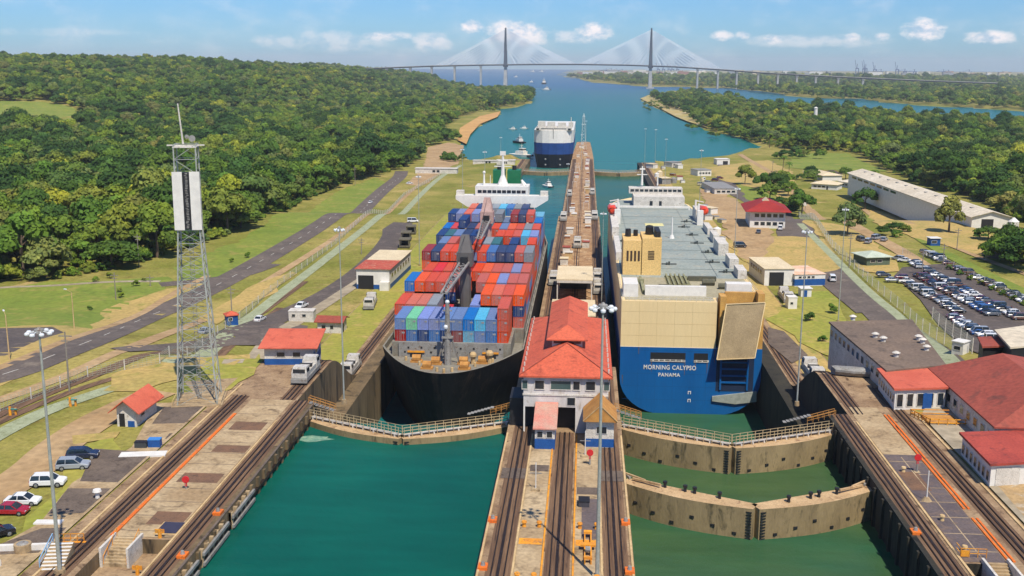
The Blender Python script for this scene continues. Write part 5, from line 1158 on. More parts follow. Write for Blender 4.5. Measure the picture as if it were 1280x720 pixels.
def car_proto(kind, paint):
    """side profile lofted across the width with rounded shoulders; kind is suv, sedan, pickup or van"""
    L, Wd = {'suv': (4.5, 1.86), 'sedan': (4.5, 1.78), 'pickup': (5.2, 1.86), 'van': (4.9, 1.9)}[kind]
    low = {'suv': [(-2.25, .42), (-2.28, .75), (-2.2, 1.02), (-1.3, 1.08), (1.0, 1.08), (1.9, .98), (2.2, .86), (2.26, .6), (2.2, .4)],
           'sedan': [(-2.25, .35), (-2.27, .62), (-2.18, .88), (-1.5, .92), (.9, .9), (1.8, .8), (2.15, .7), (2.24, .5), (2.2, .33)],
           'pickup': [(-2.6, .5), (-2.6, 1.05), (-1.0, 1.08), (1.3, 1.1), (2.3, 1.0), (2.55, .85), (2.6, .6), (2.55, .45)],
           'van': [(-2.4, .4), (-2.45, .9), (-2.35, 1.15), (1.3, 1.12), (2.1, .98), (2.4, .75), (2.4, .4)]}[kind]
    cabb = {'suv': [(-2.15, 1.06), (-1.95, 1.62), (-1.6, 1.7), (.15, 1.68), (.4, 1.6), (1.15, 1.06)], 'sedan': [(-1.65, .9), (-1.05, 1.38), (-.7, 1.44), (.2, 1.43), (.45, 1.36), (1.15, .9)],
            'pickup': [(-.75, 1.08), (-.6, 1.7), (-.4, 1.78), (.6, 1.76), (.8, 1.68), (1.5, 1.08)], 'van': [(-2.35, 1.13), (-2.25, 1.95), (-2.0, 2.05), (1.0, 2.02), (1.25, 1.9), (1.9, 1.12)]}[kind]
    n_ = {'suv': 'suv', 'sedan': 'sedan', 'pickup': 'pickup_truck', 'van': 'van'}[kind]
    t = root('parked_' + n_, '', 'car'); mb = MB()
    ring = lambda pr, y, ins, dz: [(x * (1 - ins * .06), y, z - (dz if z > .6 else 0)) for x, z in pr] 
    h = Wd / 2
    mb.loft([ring(low, -h, .6, .08), ring(low, -h * .93, .1, .0), ring(low, h * .93, .1, 0), ring(low, h, .6, .08)])
    mk('body', mb, paint, t, smooth=False)
    mb = MB(); cm = sum(x for x, z in cabb) / len(cabb)
    def cr(y, k): return [(cm + (x - cm) * k, y * (1 - .16 * (z - cabb[0][1]) / (cabb[2][1] - cabb[0][1])), z) for x, z in cabb]
    mb.loft([cr(-h * .95, 1), cr(h * .95, 1)]); mk('windows', mb, glass, t)
    zt = cabb[2][1]; xa, xb = cabb[1][0], cabb[4][0]
    hh = h * .80; mb = MB().loft([[(xa, -hh, zt - .1), (xa + .2, -hh, zt + .015), (xb - .2, -hh, zt + .005), (xb, -hh, zt - .1)], [(xa, hh, zt - .1), (xa + .2, hh, zt + .015), (xb - .2, hh, zt + .005), (xb, hh, zt - .1)]])
    for x0, z0, x1, z1 in ((cabb[0][0], cabb[0][1], xa, cabb[1][1]), (cabb[-1][0], cabb[-1][1], xb, cabb[4][1]), ((xa + xb) / 2 - .1, cabb[0][1], (xa + xb) / 2 - .05, zt)):
        for s in (-1, 1): mb.bar((x0, s * h * .955, z0), (x1, s * h * .83, z1), .09)
    mk('roof', mb, paint, t)
    wr = .34 if kind in ('sedan',) else .39
    for x in (-1.38 * L / 4.5, 1.42 * L / 4.5):
        for s in (-1, 1):
            wh = mk('wheel', MB().cyl((x, s * (h - .2), wr), (x, s * (h + .02), wr), wr, wr, 14), rubber, t); mk('rim', MB().cyl((x, s * (h + .02), wr), (x, s * (h + .035), wr), wr * .6, wr * .5, 10), rim, wh)
    xf = low[-3][0]
    for s in (-1, 1):
        mk('headlight', MB().bx(xf - .12, xf + .04, s * .62 - .18, s * .62 + .18, low[-3][1] - .16, low[-3][1] - .02), lightm, t)
        mk('tail_light', MB().bx(low[1][0] - .02, low[1][0] + .08, s * .7 - .12, s * .7 + .12, low[1][1] - .0, low[1][1] + .2), tailm, t)
    if kind == 'pickup': mk('cargo_bed', MB().bx(-2.5, -.9, -.8, .8, 1.075, 1.1), blackm, t)
    return t
CP = {k: car_proto(k, PAINT['white']) for k in ('suv', 'sedan', 'pickup', 'van')}
for o in CP.values(): o.location = (0, 0, 0); o['used'] = 0
BODY = {}
def car(kind, col, loc, rz, label, grp=None, full=True, sc=1.):
    P = CP[kind]
    if kind + col not in BODY:
        d = {}
        for ch in kids(P):
            nm = ch.name.split('.')[0]
            if nm in ('body', 'roof'): me = ch.data.copy(); me.materials[0] = PAINT[col]; d[nm] = me
        BODY[kind + col] = d
    return dup(P, loc, rz, label, grp, sc, swap=BODY[kind + col], keep=None if full else ('body', 'windows', 'roof'))
def heading(a, b): A, B = W(*a), W(*b); return math.atan2(B.y - A.y, B.x - A.x)
hd = heading((70, 584), (114, 582))
car('suv', 'navy', W(104, 573), hd, 'dark navy suv parked behind the grey one'); car('suv', 'silver', W(92, 586), hd, 'silver grey suv parked between the navy and the white one')
car('suv', 'white', W(61, 607), hd - .05, 'white suv parked alone below the grey one', sc=1.02); car('sedan', 'white', W(29, 630), hd - .1, 'white sedan parked above the crimson car'); car('sedan', 'red', W(14, 642), hd - .15, 'crimson car partly hidden at the left edge'); car('suv', 'black', W(-6, 672), hd + .6, 'black suv cut off by the left picture edge')
car('pickup', 'white', W(377, 385), heading((369, 388), (386, 380)) + PI, 'white pickup truck driving past the portable cabin'); car('sedan', 'white', W(325, 401), heading((318, 403), (332, 397)), 'white car at the roundabout edge west'); car('sedan', 'silver', W(257, 416), heading((245, 416), (268, 412)), 'silver car seen through the lattice tower')
car('van', 'white', W(516, 278), 0.2, 'white van parked at the end of the west yard'); car('sedan', 'white', W(463, 254), heading((455, 257), (470, 250)), 'white car driving on the west road bend'); car('sedan', 'white', W(512, 230), .5, 'white car near the forest corner')
# car park rows
cols = ['white', 'silver', 'silver', 'black', 'black', 'grey', 'maroon', 'navy', 'silver', 'cream', 'white', 'brown', 'maroon', 'blue', 'white', 'grey']
rows = [((1135, 324), (1285, 392), 24, 'farthest row of the car park, along its back fence', .0), ((1150, 338), (1270, 402), 20, 'second row from the back of the car park', 0), ((1160, 352), (1240, 398), 13, 'middle row of the car park', 0), ((1127, 353), (1200, 394), 14, 'row of the car park nearest the tall mesh fence', 0), ((1200, 402), (1236, 424), 7, 'short near row at the corner of the car park', 0)]
rc = random.Random(9)
rows = [((1158, 318), (1290, 383), 22, 'back row along the far fence'), ((1142, 331), (1275, 401), 23, 'middle double row, back half'), ((1150, 347), (1240, 396), 15, 'middle double row, front half'), ((1122, 348), (1198, 392), 14, 'front row beside the tall mesh fence'), ((1192, 398), (1243, 428), 10, 'near corner row by the green mesh fence')]
for a, b, n, lab in rows:
    A, B = W(*a), W(*b); d = Vector((B.x - A.x, B.y - A.y)); n = int(d.length / 2.75); hh_ = math.atan2(d.y, d.x) + PI / 2
    for i in range(n + 1):
        if rc.random() < .14: continue
        q = Vector((A.x, A.y)).lerp(Vector((B.x, B.y)), i / n); c = rc.choice(cols); k = rc.choice(('suv', 'sedan', 'suv', 'sedan', 'pickup', 'van'))
        wd_ = {'suv': 'suv', 'sedan': 'sedan', 'pickup': 'pickup', 'van': 'minivan'}[k]
        car(k, c, (q.x + rc.uniform(-.3, .3), q.y + rc.uniform(-.3, .3), g(q.x, q.y) + _lift[0] + .02), hh_ + rc.choice((0, PI)) + rc.uniform(-.09, .09), c + ' ' + wd_ + ' parked in the ' + lab, 'cars in the ' + lab, full=True, sc=.94)
for i, (px, py) in enumerate(((880, 226), (884, 230), (888, 234), (876, 232), (893, 227), (900, 224), (905, 238), (1075, 302), (1085, 305), (1095, 300), (1105, 302), (1122, 326), (1130, 328), (1104, 347), (1115, 353), (960, 283), (970, 284), (975, 288), (1040, 352), (963, 258), (940, 262), (945, 224), (1020, 230), (948, 292), (925, 310))):
    c = rc.choice(cols); k = rc.choice(('suv', 'sedan', 'van')); pl = 'beside the grey block on the far east bank' if px < 910 and py < 240 else 'on the earth patch before the green roofed hut' if 1070 < px < 1135 and py < 330 else 'at the car park entrance' if px > 1100 else 'around the red roofed house'
    car(k, c, W(px, py) + Vector((0, 0, .3)), rc.uniform(0, 3), c + ' ' + {'suv': 'suv', 'sedan': 'sedan', 'van': 'van'}[k] + ' parked ' + pl, 'cars ' + pl)
for o in list(CP.values()):
    for ch in kids(o):
        for gg in kids(ch): bpy.data.objects.remove(gg)
        bpy.data.objects.remove(ch)
    bpy.data.objects.remove(o)
_kids.clear()
# ------------------------------------------------------------------ towing locomotives
silver = mat('loco_silver', srgb(206, 202, 192), srgb(180, 174, 162), srgb(140, 126, 110), scale=.8, rough=.45)
def loco_proto():
    t = root('towing_locomotive', '', 'locomotive')
    mk('chassis', MB().bx(-1.45, 1.45, -5, 5, .45, 1.15).bx(-1.5, 1.5, -5.3, -4.9, .3, 1.0).bx(-1.5, 1.5, 4.9, 5.3, .3, 1.0), greym, t)
    for s in (-1, 1):
        c = mk('cab', MB().loft([[(-1.4, s * 5, 1.15), (1.4, s * 5, 1.15), (1.4, s * 2.6, 1.15), (-1.4, s * 2.6, 1.15)], [(-1.4, s * 5, 2.1), (1.4, s * 5, 2.1), (1.4, s * 2.6, 2.1), (-1.4, s * 2.6, 2.1)], [(-1.2, s * 4.6, 3.1), (1.2, s * 4.6, 3.1), (1.2, s * 2.7, 3.1), (-1.2, s * 2.7, 3.1)]]), silver, t)
        mk('window', MB().bx(-1.1, 1.1, s * 4.95 - .12, s * 4.95 + .06, 2.15, 2.8).bx(-1.42, -1.3, s * 4.5 if s < 0 else 3, s * 3 if s < 0 else 4.5, 2.15, 2.85).bx(1.3, 1.42, s * 4.5 if s < 0 else 3, s * 3 if s < 0 else 4.5, 2.15, 2.85), glass, c)
    mk('machinery_housing', MB().bx(-1.3, 1.3, -2.5, 2.5, 1.15, 2.0).bx(-.8, .8, -2.0, -.4, 2.0, 2.5).bx(-.7, .9, .4, 1.9, 2.0, 2.4), silver, t)
    mk('windlass', MB().cyl((-1.1, 0, 2.2), (1.1, 0, 2.2), .45, .45, 10), blackm, t)
    for y in (-4.2, -2.6, 2.6, 4.2):
        for s in (-1, 1): mk('wheel', MB().cyl((s * .65, y, .42), (s * .85, y, .42), .42, .42, 10), blackm, t)
    return t
LP = loco_proto(); fl = [True]
def loco(X, Y, lab, z=None, dz=0, grp=None):
    z = prof(Y) + .14 if z is None else z
    if fl[0]: fl[0] = False; LP.location = (X, Y, z); LP['label'] = lab; LP.rotation_euler.z = dz; return
    dup(LP, (X, Y, z), dz, lab, grp)
p = W(385, 480); loco(-51.0, 190, 'silver towing locomotive with open hatch at the top of the west incline')
loco(-50.8, 226, 'silver towing locomotive beside the container ship bow'); p = W(463, 383); loco(p.x, p.y, 'silver towing locomotive leaving the west garage', p.z + .1, .1)
loco(46.2, 212, 'silver towing locomotive beside the blue ship stern'); p = W(982, 375); loco(p.x, p.y, 'silver towing locomotive in the east garage door', p.z + .1, 0)
for X, Y, lab in ((-9.2, 330, 'white locomotive on the left centre wall track, nearest'), (4.4, 318, 'white locomotive on the right centre wall track, nearest'), (4.4, 335, 'white locomotive close behind another on the right centre wall track'), (-9.2, 470, 'white locomotive far along the left centre wall track'), (4.4, 475, 'white locomotive far along the right centre wall track'), (-9.2, 640, 'distant locomotive on the left centre wall track'), (4.4, 650, 'distant locomotive on the right centre wall track'), (-2.5, 400, 'locomotive on the middle return track of the centre wall')): loco(X, Y, lab)
p = W(508, 300); 
for i, (px, py) in enumerate(((508, 300), (514, 292), (506, 309))):
    p = W(px, py); r = root('winch_machine', ('rusty lattice machine parked on the track behind the west garage, ' + ('middle', 'farthest', 'nearest')[i] + ' of three'), 'machine', p, .1)
    mk('frame', MB().bx(-2, 2, -3, 3, .4, .9).bx(-1.8, -1.5, -2.8, -2.5, .9, 3).bx(1.5, 1.8, -2.8, -2.5, .9, 3).bx(-1.8, -1.5, 2.5, 2.8, .9, 3).bx(1.5, 1.8, 2.5, 2.8, .9, 3).bx(-2, 2, -3, 3, 3, 3.3), mat('olive_machine', srgb(110, 106, 84), srgb(84, 74, 60), scale=1), r); mk('drum', MB().cyl((-1.2, 0, 1.8), (1.2, 0, 1.8), .9, .9, 10), blackm, r); mk('engine_box', MB().bx(-1.2, 1.2, .8, 2.4, .9, 2.3), greym, r)
r = root('signal_tower', 'pale lattice signal tower at the tip of the centre approach wall', 'tower', (-2.6, 1102, -19.6))
for sx in (-1, 1):
    for sy in (-1, 1): mk('leg', MB().bar((sx * 2.2, sy * 2.2, -.2), (sx * .8, sy * .8, 26), .3), offw, r)
mb = MB()
for k in range(8):
    a_ = 2.2 - 1.4 * k / 8; b2_ = 2.2 - 1.4 * (k + 1) / 8; z_ = k * 3.25
    for (x0, y0), (x1, y1) in (((-1, -1), (1, -1)), ((1, -1), (1, 1)), ((1, 1), (-1, 1)), ((-1, 1), (-1, -1))): mb.bar((x0 * a_, y0 * a_, z_), (x1 * b2_, y1 * b2_, z_ + 3.25), .16)
mk('bracing', mb, offw, r); mk('beacon', MB().bx(-2.2, 2.2, -1, 1, 18, 18.4).bx(-1.4, 1.4, -1, 1, 26, 26.4).cyl((0, 0, 26.4), (0, 0, 29), .5, .3, 8), white, r)
# clutter on the far centre wall: huts, boxes and bollards, each its own thing
rr = random.Random(21)
for i in range(60):
    Y = 335 + i * 12.4 + rr.uniform(-4, 4); X = rr.choice((-6.6, -5.6, .9, 1.6)) + rr.uniform(-.3, .3); k = rr.choice(('hut', 'box', 'frame', 'hut'))
    far_ = 'in the near half' if Y < 480 else 'in the far half'
    r = root({'hut': 'wall_hut', 'box': 'equipment_box', 'frame': 'wire_gantry'}[k], {'hut': 'pale machinery hut on the brown centre wall ', 'box': 'rusty equipment box on the brown centre wall ', 'frame': 'thin steel cable frame on the brown centre wall '}[k] + far_ + ' between the tracks', {'hut': 'hut', 'box': 'box', 'frame': 'frame'}[k], (X, Y, prof(Y)), 0, k + ' items on the centre wall ' + far_)
    if Y > 895: r.location.z = -19.4; r.location.x = -2.6 + rr.uniform(-4, 4)
    if k == 'hut': mk('wall', MB().bx(-1.3, 1.3, -1.6, 1.6, 0, 2.2), rr.choice((offw, cream, white)), r); mk('roof', MB().bx(-1.5, 1.5, -1.8, 1.8, 2.2, 2.4), rr.choice((redroof2, creamr, offw, offw)), r)
    elif k == 'box': mk('box_body', MB().bx(-1, 1, -1.2, 1.2, 0, .9), mat('rust_box', srgb(150, 96, 62), srgb(120, 78, 54), scale=1), r); mk('lid', MB().bx(-1.1, 1.1, -1.3, 1.3, .9, 1.0), offw, r)
    else: mk('post', MB().bx(-1.4, -1.25, -.1, .1, 0, 3.4).bx(1.25, 1.4, -.1, .1, 0, 3.4), offw, r); mk('beam', MB().bx(-1.6, 1.6, -.1, .1, 3.4, 3.6), offw, r)
strip('brown_surface', -7.6, 2.8, 238, 895, .02, mat('brown_top', srgb(150, 118, 86)))
# things on the west terrace
r = root('blue_container', 'bright blue bin on the white slab of the west terrace', 'bin', W(194, 559), .1); mk('bin_body', MB().bx(-.9, .9, -.6, .6, 0, 1.3), bluep, r); mk('lid', MB().bx(-.95, .95, -.65, .65, 1.3, 1.4), plain('light_blue', srgb(60, 130, 200)), r)
r = root('dark_bin', 'dark grey bin beside the bright blue bin', 'bin', W(177, 560), .1); mk('bin_body', MB().bx(-.9, .9, -.5, .5, 0, 1.0), plain('dk_grey', srgb(60, 66, 68)), r); mk('lid', MB().bx(-.95, .95, -.55, .55, 1.0, 1.08), blackm, r)
r = root('white_stand', 'small white vent stand on the dark terrace slab', 'vent', W(122, 624)); mk('pipe', MB().cyl((0, 0, 0), (0, 0, 1.1), .3, .25, 8), white, r); mk('cap', MB().cyl((0, 0, 1.1), (0, 0, 1.4), .6, .5, 10), white, r); mk('plinth', MB().bx(-.8, .8, -.6, .6, 0, .15), concl, r)
def lowwall(a, b, lab, H=.9, t=.5, m=white): 
    A, B = W(*a), W(*b); rz = math.atan2(B.y - A.y, B.x - A.x); L = math.hypot(B.y - A.y, B.x - A.x); o = mk('low_wall', MB().bx(0, L, -t / 2, t / 2, -.5, H), m, loc=A, rz=rz, label=lab, cat='wall'); return o
lowwall((150, 570), (208, 568), 'white low wall with steps in the west terrace', .25, 2.0); lowwall((44, 655), (78, 655), 'short white low wall at the upper left terrace steps', .35, 1.2); lowwall((0, 690), (62, 688), 'long white retaining wall at the bottom left', .9, .5); lowwall((0, 710), (-60, 700), 'white retaining wall at the far bottom left corner', .9)
for a, b, lab in (((66, 690), (94, 689), 'white concrete steps with a pale blue handrail at bottom left'),):
    A, B = W(*a), W(*b); L = math.hypot(B.y - A.y, B.x - A.x); r = root('steps', lab, 'steps', A, math.atan2(B.y - A.y, B.x - A.x)); mb = MB()
    for i in range(8): mb.bx(0, L, -.62 * (i + 1), -.62 * i, -.3, .1 + .16 * (7 - i))
    mk('tread', mb, concl, r); mb = MB()
    for i in range(8): mb.bx(.02, L - .02, -.62 * (i + 1) + .003, -.62 * i - .24, .1 + .16 * (7 - i), .13 + .16 * (7 - i))
    mk('nosing', mb, white, r); mb = MB()  # tread tops lightened by colour, since the sun lights risers equally
    for xx in (-.2,): mb.bar((xx, 1, 1.9), (xx, -4, 1.0), .1).bar((xx, 1, 1.3), (xx, -4, .5), .08).bar((xx, 1, 0), (xx, 1, 1.9), .1).bar((xx, -4, 0), (xx, -4, 1.0), .1).bar((xx, -1.5, 0), (xx, -1.5, 1.45), .08)
    mk('handrail', mb, plain('pale_blue', srgb(140, 178, 206)) if 'blue' in lab else yel, r)
r = root('safety_barrier', 'yellow tubular barrier above the bottom left steps', 'barrier', W(72, 678), .1); mb = MB()
for zz in (.55, 1.1): mb.bar((0, 0, zz), (3.2, 0, zz), .08)
for k in range(5): mb.bar((.8 * k, 0, 0), (.8 * k, 0, 1.1), .08)
mk('tube_frame', mb, yel, r); mk('foot', MB().bx(-.2, 3.4, -.2, .2, 0, .06), yel, r)
for px, py, lab in ((200, 672, 'yellow warning barrier by the near west track'), (172, 718, 'yellow drum at the foot of the west steps')): r = root('warning_post', lab, 'barrier', W(px, py, 0 if py < 700 else -1.9)); mk('post', MB().cyl((0, 0, 0), (0, 0, 1.1), .25, .2, 8), yel, r); mk('plate', MB().bx(-.6, .6, -.05, .05, .6, 1.1), yel, r)
r = root('floor_hatch', 'dark steel floor hatch beside the near west track', 'hatch', W(213, 661, 0)); mk('cover', MB().bx(-1.3, 1.3, -1.6, 1.6, .05, .2), plain('slate', srgb(58, 54, 70)), r); mk('frame', MB().bx(-1.5, 1.5, -1.8, 1.8, .0, .12), cream, r)
r = root('valve_drum', 'grey round concrete drum before the white wall bottom left', 'drum', W(29, 690)); mk('drum_body', MB().cyl((0, 0, 0), (0, 0, 1.1), 1.0, 1.0, 16), concl, r); mk('cap', MB().cyl((0, 0, 1.1), (0, 0, 1.25), .7, .5, 12), greym, r)
for px, py in ((88, 508), (13, 520)): r = root('hydrant', 'yellow hydrant cluster on the grass ' + ('beside the dirt track' if px > 50 else 'at the left edge'), 'hydrant', W(px, py)); mk('pipe', MB().cyl((0, 0, 0), (0, 0, 1.6), .25, .2, 8).cyl((.8, .3, 0), (.8, .3, 1.3), .2, .2, 8), yel, r); mk('valve', MB().cyl((-.4, 0, 1.2), (1.2, 0, 1.2), .14, .14, 6), plain('teal', srgb(60, 130, 120)), r)
# ------------------------------------------------------------------ ships
hullb = mat('black_hull', srgb(24, 26, 28), srgb(32, 33, 34), srgb(60, 50, 44), scale=.12, rough=.7, spec=.15, streak=.3); deckg = mat('deck_grey', srgb(138, 134, 120), srgb(116, 112, 100), srgb(120, 92, 72), scale=.4, rough=.8)
def outline(yb, ys, w, Lb, p, n=14, tail=.86):
    R = []
    for i in range(n + 1):
        s = (i / n) ** 1.6; d = s * Lb * 1.0; R.append((w * (min(1, d / Lb)) ** p, yb + d))
    R += [(w, ys - 25), (w * tail, ys)]
    return R + [(-x, y) for x, y in reversed(R)][:-1] if R[0][0] == 0 else R + [(-x, y) for x, y in reversed(R)]
SX, SY = -28.9, 213.0
ship = root('container_ship', 'black hulled container ship stacked with containers in the west lane', 'ship', (SX, SY, ZMID))
L = []
for z, yb, Lb, p in ((-1.5, 5, 34, .66), (3, 3.5, 31, .62), (8, 1.8, 27, .57), (12, .2, 24, .53), (17.0, -1.5, 21, .5), (17.0, -1.0, 21, .5), (15.6, -.8, 21, .5)):
    w = 15.9
    if yb in (-1.0, -.8): w = 15.55
    L.append([(x, y, z) for x, y in outline(yb, 192 - (.5 if yb in (-1.0, -.8) else 0), w, Lb, p)])
nL = len(L[0]); mb = MB(); mb.loft(L[:5], 0, cap=False); mb.loft(L[4:7], 1, cap=False); mb.add(L[6], [tuple(range(nL))], 1)
mk('hull', mb, [hullb, deckg], ship)
mb = MB(); mb.bx(-11.6, 11.6, 15.9, 16.4, 15.6, 19.0); 
mk('breakwater', mb, greym, ship); mk('door_frame', MB().bx(-9.6, -5.8, 15.6, 15.79, 16.7, 17.1), yel, ship); mk('door_frame', MB().bx(7.0, 10.6, 15.6, 15.79, 16.7, 17.1), yel, ship)
mb = MB()
for i in range(8):
    for j in range(2): mb.bx(-10.4 + i * 2.9 + j * .8, -10 + i * 2.9 + j * .8, 15.82, 15.897, 16.6 + j * 1.0, 16.95 + j * 1.0)
mb.bx(-9, -6.4, 15.7, 15.896, 15.6, 16.5).bx(7.6, 10, 15.7, 15.896, 15.6, 16.5); mk('wall_opening', mb, blackm, ship)  # black panels stand for the dark inside the breakwater holes
mk('hatch_cover', MB().bx(-13.2, 13.2, 16.5, 30, 15.62, 18.9).bx(-15.2, 15.2, 30.003, 158, 15.62, 18.9), deckg, ship)
fm = mk('foremast', MB().cyl((0, 10.5, 15.6), (0, 10.5, 29), .8, .45, 8).bar((-2.4, 12, 15.6), (0, 10.6, 24), .35).bar((2.4, 12, 15.6), (0, 10.6, 24), .35).bx(-1.2, 1.2, 9.8, 11.2, 21.5, 21.8).bx(-1.6, 1.6, 10.3, 10.7, 25, 25.25).bx(-1.0, 1.0, 10.3, 10.7, 27.4, 27.6), greym, ship)
mk('mast_light', MB().blob((0, 10.5, 29.4), (.5, .5, .5)).blob((-.3, 9.9, 24), (.5, .5, .6)), lampw, fm)
mb = MB()
for x, y in ((-4, 7), (4, 7), (-2.6, 10.5), (3.4, 11), (-7, 12), (7.4, 12)): mb.cyl((x - .9, y, 16.5), (x + .9, y, 16.5), .8, .8, 9).bx(x - 1.3, x + 1.3, y - .8, y + .8, 15.6, 16.0)
mk('windlass', mb, woodm, ship)
mb = MB()
for x, y in ((0, 4), (-1.6, 5), (1.6, 5), (-6, 9.5), (6, 9.5), (-9.5, 13), (9.5, 13)): mb.cyl((x, y, 15.6), (x, y, 16.5), .3, .3, 8)
mk('bitt', mb, cream, ship)
mk('deck_vent', MB().cyl((9, 11.5, 15.6), (9, 11.5, 17.8), .5, .5, 8).blob((9, 11.3, 18), (.9, .9, .8)).cyl((5.4, 11.5, 15.6), (5.4, 11.5, 17.4), .5, .5, 8).blob((5.4, 11.3, 17.6), (.8, .8, .8)), cream, ship)
mb = MB()
for s in (-1, 1):
    for k in range(12): mb.cyl((s * (15.55 - .0), 34 + k * 10, 17), (s * 15.55, 34 + k * 10, 18.1), .06, .06, 4)
    mb.bar((s * 15.55, 34, 18.1), (s * 15.55, 150, 18.1), .06)
mk('side_rail', mb, offw, ship)
# bridge house
Yh = 161
mk('accommodation', MB().bx(-11, 11, Yh, Yh + 13, 15.6, 31), white, ship)
mb = MB(); mb.loft([[(-16.1, Yh - 1, 33.0), (16.1, Yh - 1, 33.0), (16.1, Yh + 3.4, 33.0), (-16.1, Yh + 3.4, 33.0)], [(-16.1, Yh - 1, 34.4), (16.1, Yh - 1, 34.4), (16.1, Yh + 3.4, 34.4), (-16.1, Yh + 3.4, 34.4)]])
mb.add([(-12, Yh - 1, 30.4), (12, Yh - 1, 30.4), (12, Yh + 3, 30.4), (-12, Yh + 3, 30.4), (-16.1, Yh - 1, 33.0), (16.1, Yh - 1, 33.0), (16.1, Yh + 3, 33.0), (-16.1, Yh + 3, 33.0)], [(0, 1, 5, 4), (1, 2, 6, 5), (2, 3, 7, 6), (3, 0, 4, 7), (0, 3, 2, 1)])
mb.bx(-9.3, 9.3, Yh - .6, Yh + 9, 34.4, 37.6); mk('bridge', mb, white, ship)
mb = MB()
for k in range(10): mb.bx(-8.4 + k * 1.7, -8.4 + k * 1.7 + 1.4, Yh - .7, Yh - .603, 35.3, 36.3)
mk('bridge_window', mb, glass, ship)
mb = MB()
for x in (-8.6, -7.2, -5.6, -4.4, 1.6, 3.4, 5.2, 7.8, 9.6): mb.bx(x, x + .5, Yh - 1.06, Yh - 1.003, 31.2, 31.8)
mk('porthole', mb, glass, ship)
mk('wing_shelter', MB().bx(-16, -13.4, Yh, Yh + 3, 34.4, 35.9).bx(13.4, 16, Yh, Yh + 3, 34.4, 35.9), offw, ship)
rm = mk('radar_mast', MB().cyl((0, Yh + 4, 37.6), (0, Yh + 4, 49), .8, .35, 8).cyl((0, Yh + 4, 37.6), (0, Yh + 4, 41), 2.0, .7, 8).bx(-3, 3, Yh + 3.8, Yh + 4.2, 44, 44.3).bx(-1.8, 1.8, Yh + 3.6, Yh + 4.4, 46, 46.3).bx(-1, 1, Yh + 3.5, Yh + 4.5, 48, 49.4), white, ship)
mk('aerial', MB().cyl((-6.6, Yh + 4, 37.6), (-6.6, Yh + 4, 41.5), .4, .25, 8).blob((-6.6, Yh + 4, 42), (.55, .55, .6)).cyl((-4.4, Yh + 4, 37.6), (-4.4, Yh + 4, 41), .1, .1, 6).cyl((7.6, Yh + 4, 37.6), (6.6, Yh + 4, 39.5), .9, .3, 8), white, ship)
grn = plain('funnel_green', srgb(22, 110, 68)); mk('funnel', MB().bx(-4.6, -.4, Yh + 17, Yh + 24, 30, 41.5).bx(.6, 5.4, Yh + 17, Yh + 24, 30, 41.5), grn, ship); mk('exhaust_pipe', MB().cyl((-2.5, Yh + 20, 41.5), (-2.5, Yh + 20, 43), .8, .8, 8).cyl((3, Yh + 20, 41.5), (3, Yh + 20, 43), .8, .8, 8), blackm, ship)
def deck_crane(yl, zp, boomy, boomz, topc, boomx=0.0):
    c = mk('deck_crane', MB().cyl((0, yl, 15.6), (0, yl, zp), 1.5, 1.35, 12).bx(-1.9, 1.9, yl - 2.2, yl + 2.2, zp, zp + 3.4).loft([[(-1.7, yl - 2, zp + 3.4), (1.7, yl - 2, zp + 3.4), (1.7, yl + 2, zp + 3.4), (-1.7, yl + 2, zp + 3.4)], [(-.9, yl - .6, zp + 7.5), (.9, yl - .6, zp + 7.5), (.9, yl + .6, zp + 7.5), (-.9, yl + .6, zp + 7.5)]]), topc, ship)
    b = MB()
    for s in (-1.1, 1.1): b.bar((s, yl - 2.2, zp + 1), (boomx + s * .5, boomy, boomz), .45)
    n = 9
    for k in range(n):
        t0, t1 = k / n, (k + 1) / n; f = lambda t, s: (s * (1.1 - .6 * t) + boomx * t, yl - 2.2 + (boomy - yl + 2.2) * t, zp + 1 + (boomz - zp - 1) * t)
        b.bar(f(t0, -1), f(t1, 1), .22).bar(f(t1, -1), f(t1, 1), .2)
    mk('jib', b, greym, c); mk('cab', MB().bx(-.9, .9, yl - 3.4, yl - 2.2, zp + .3, zp + 2.4), blackm, c)
    mk('hoist_rope', MB().bar((0, yl - .5, zp + 7.3), (boomx, boomy, boomz + .4), .07).bar((boomx, boomy, boomz), (boomx - .2, boomy + .1, boomz - 3), .08), blackm, c)
deck_crane(45.5, 31.0, 14, 30.5, plain('dark_crane', srgb(96, 92, 88)), -1.2); deck_crane(104.5, 33.0, 74, 33, mat('crane_pink', srgb(190, 160, 150), srgb(160, 130, 120), scale=.8, rough=.7), .6)
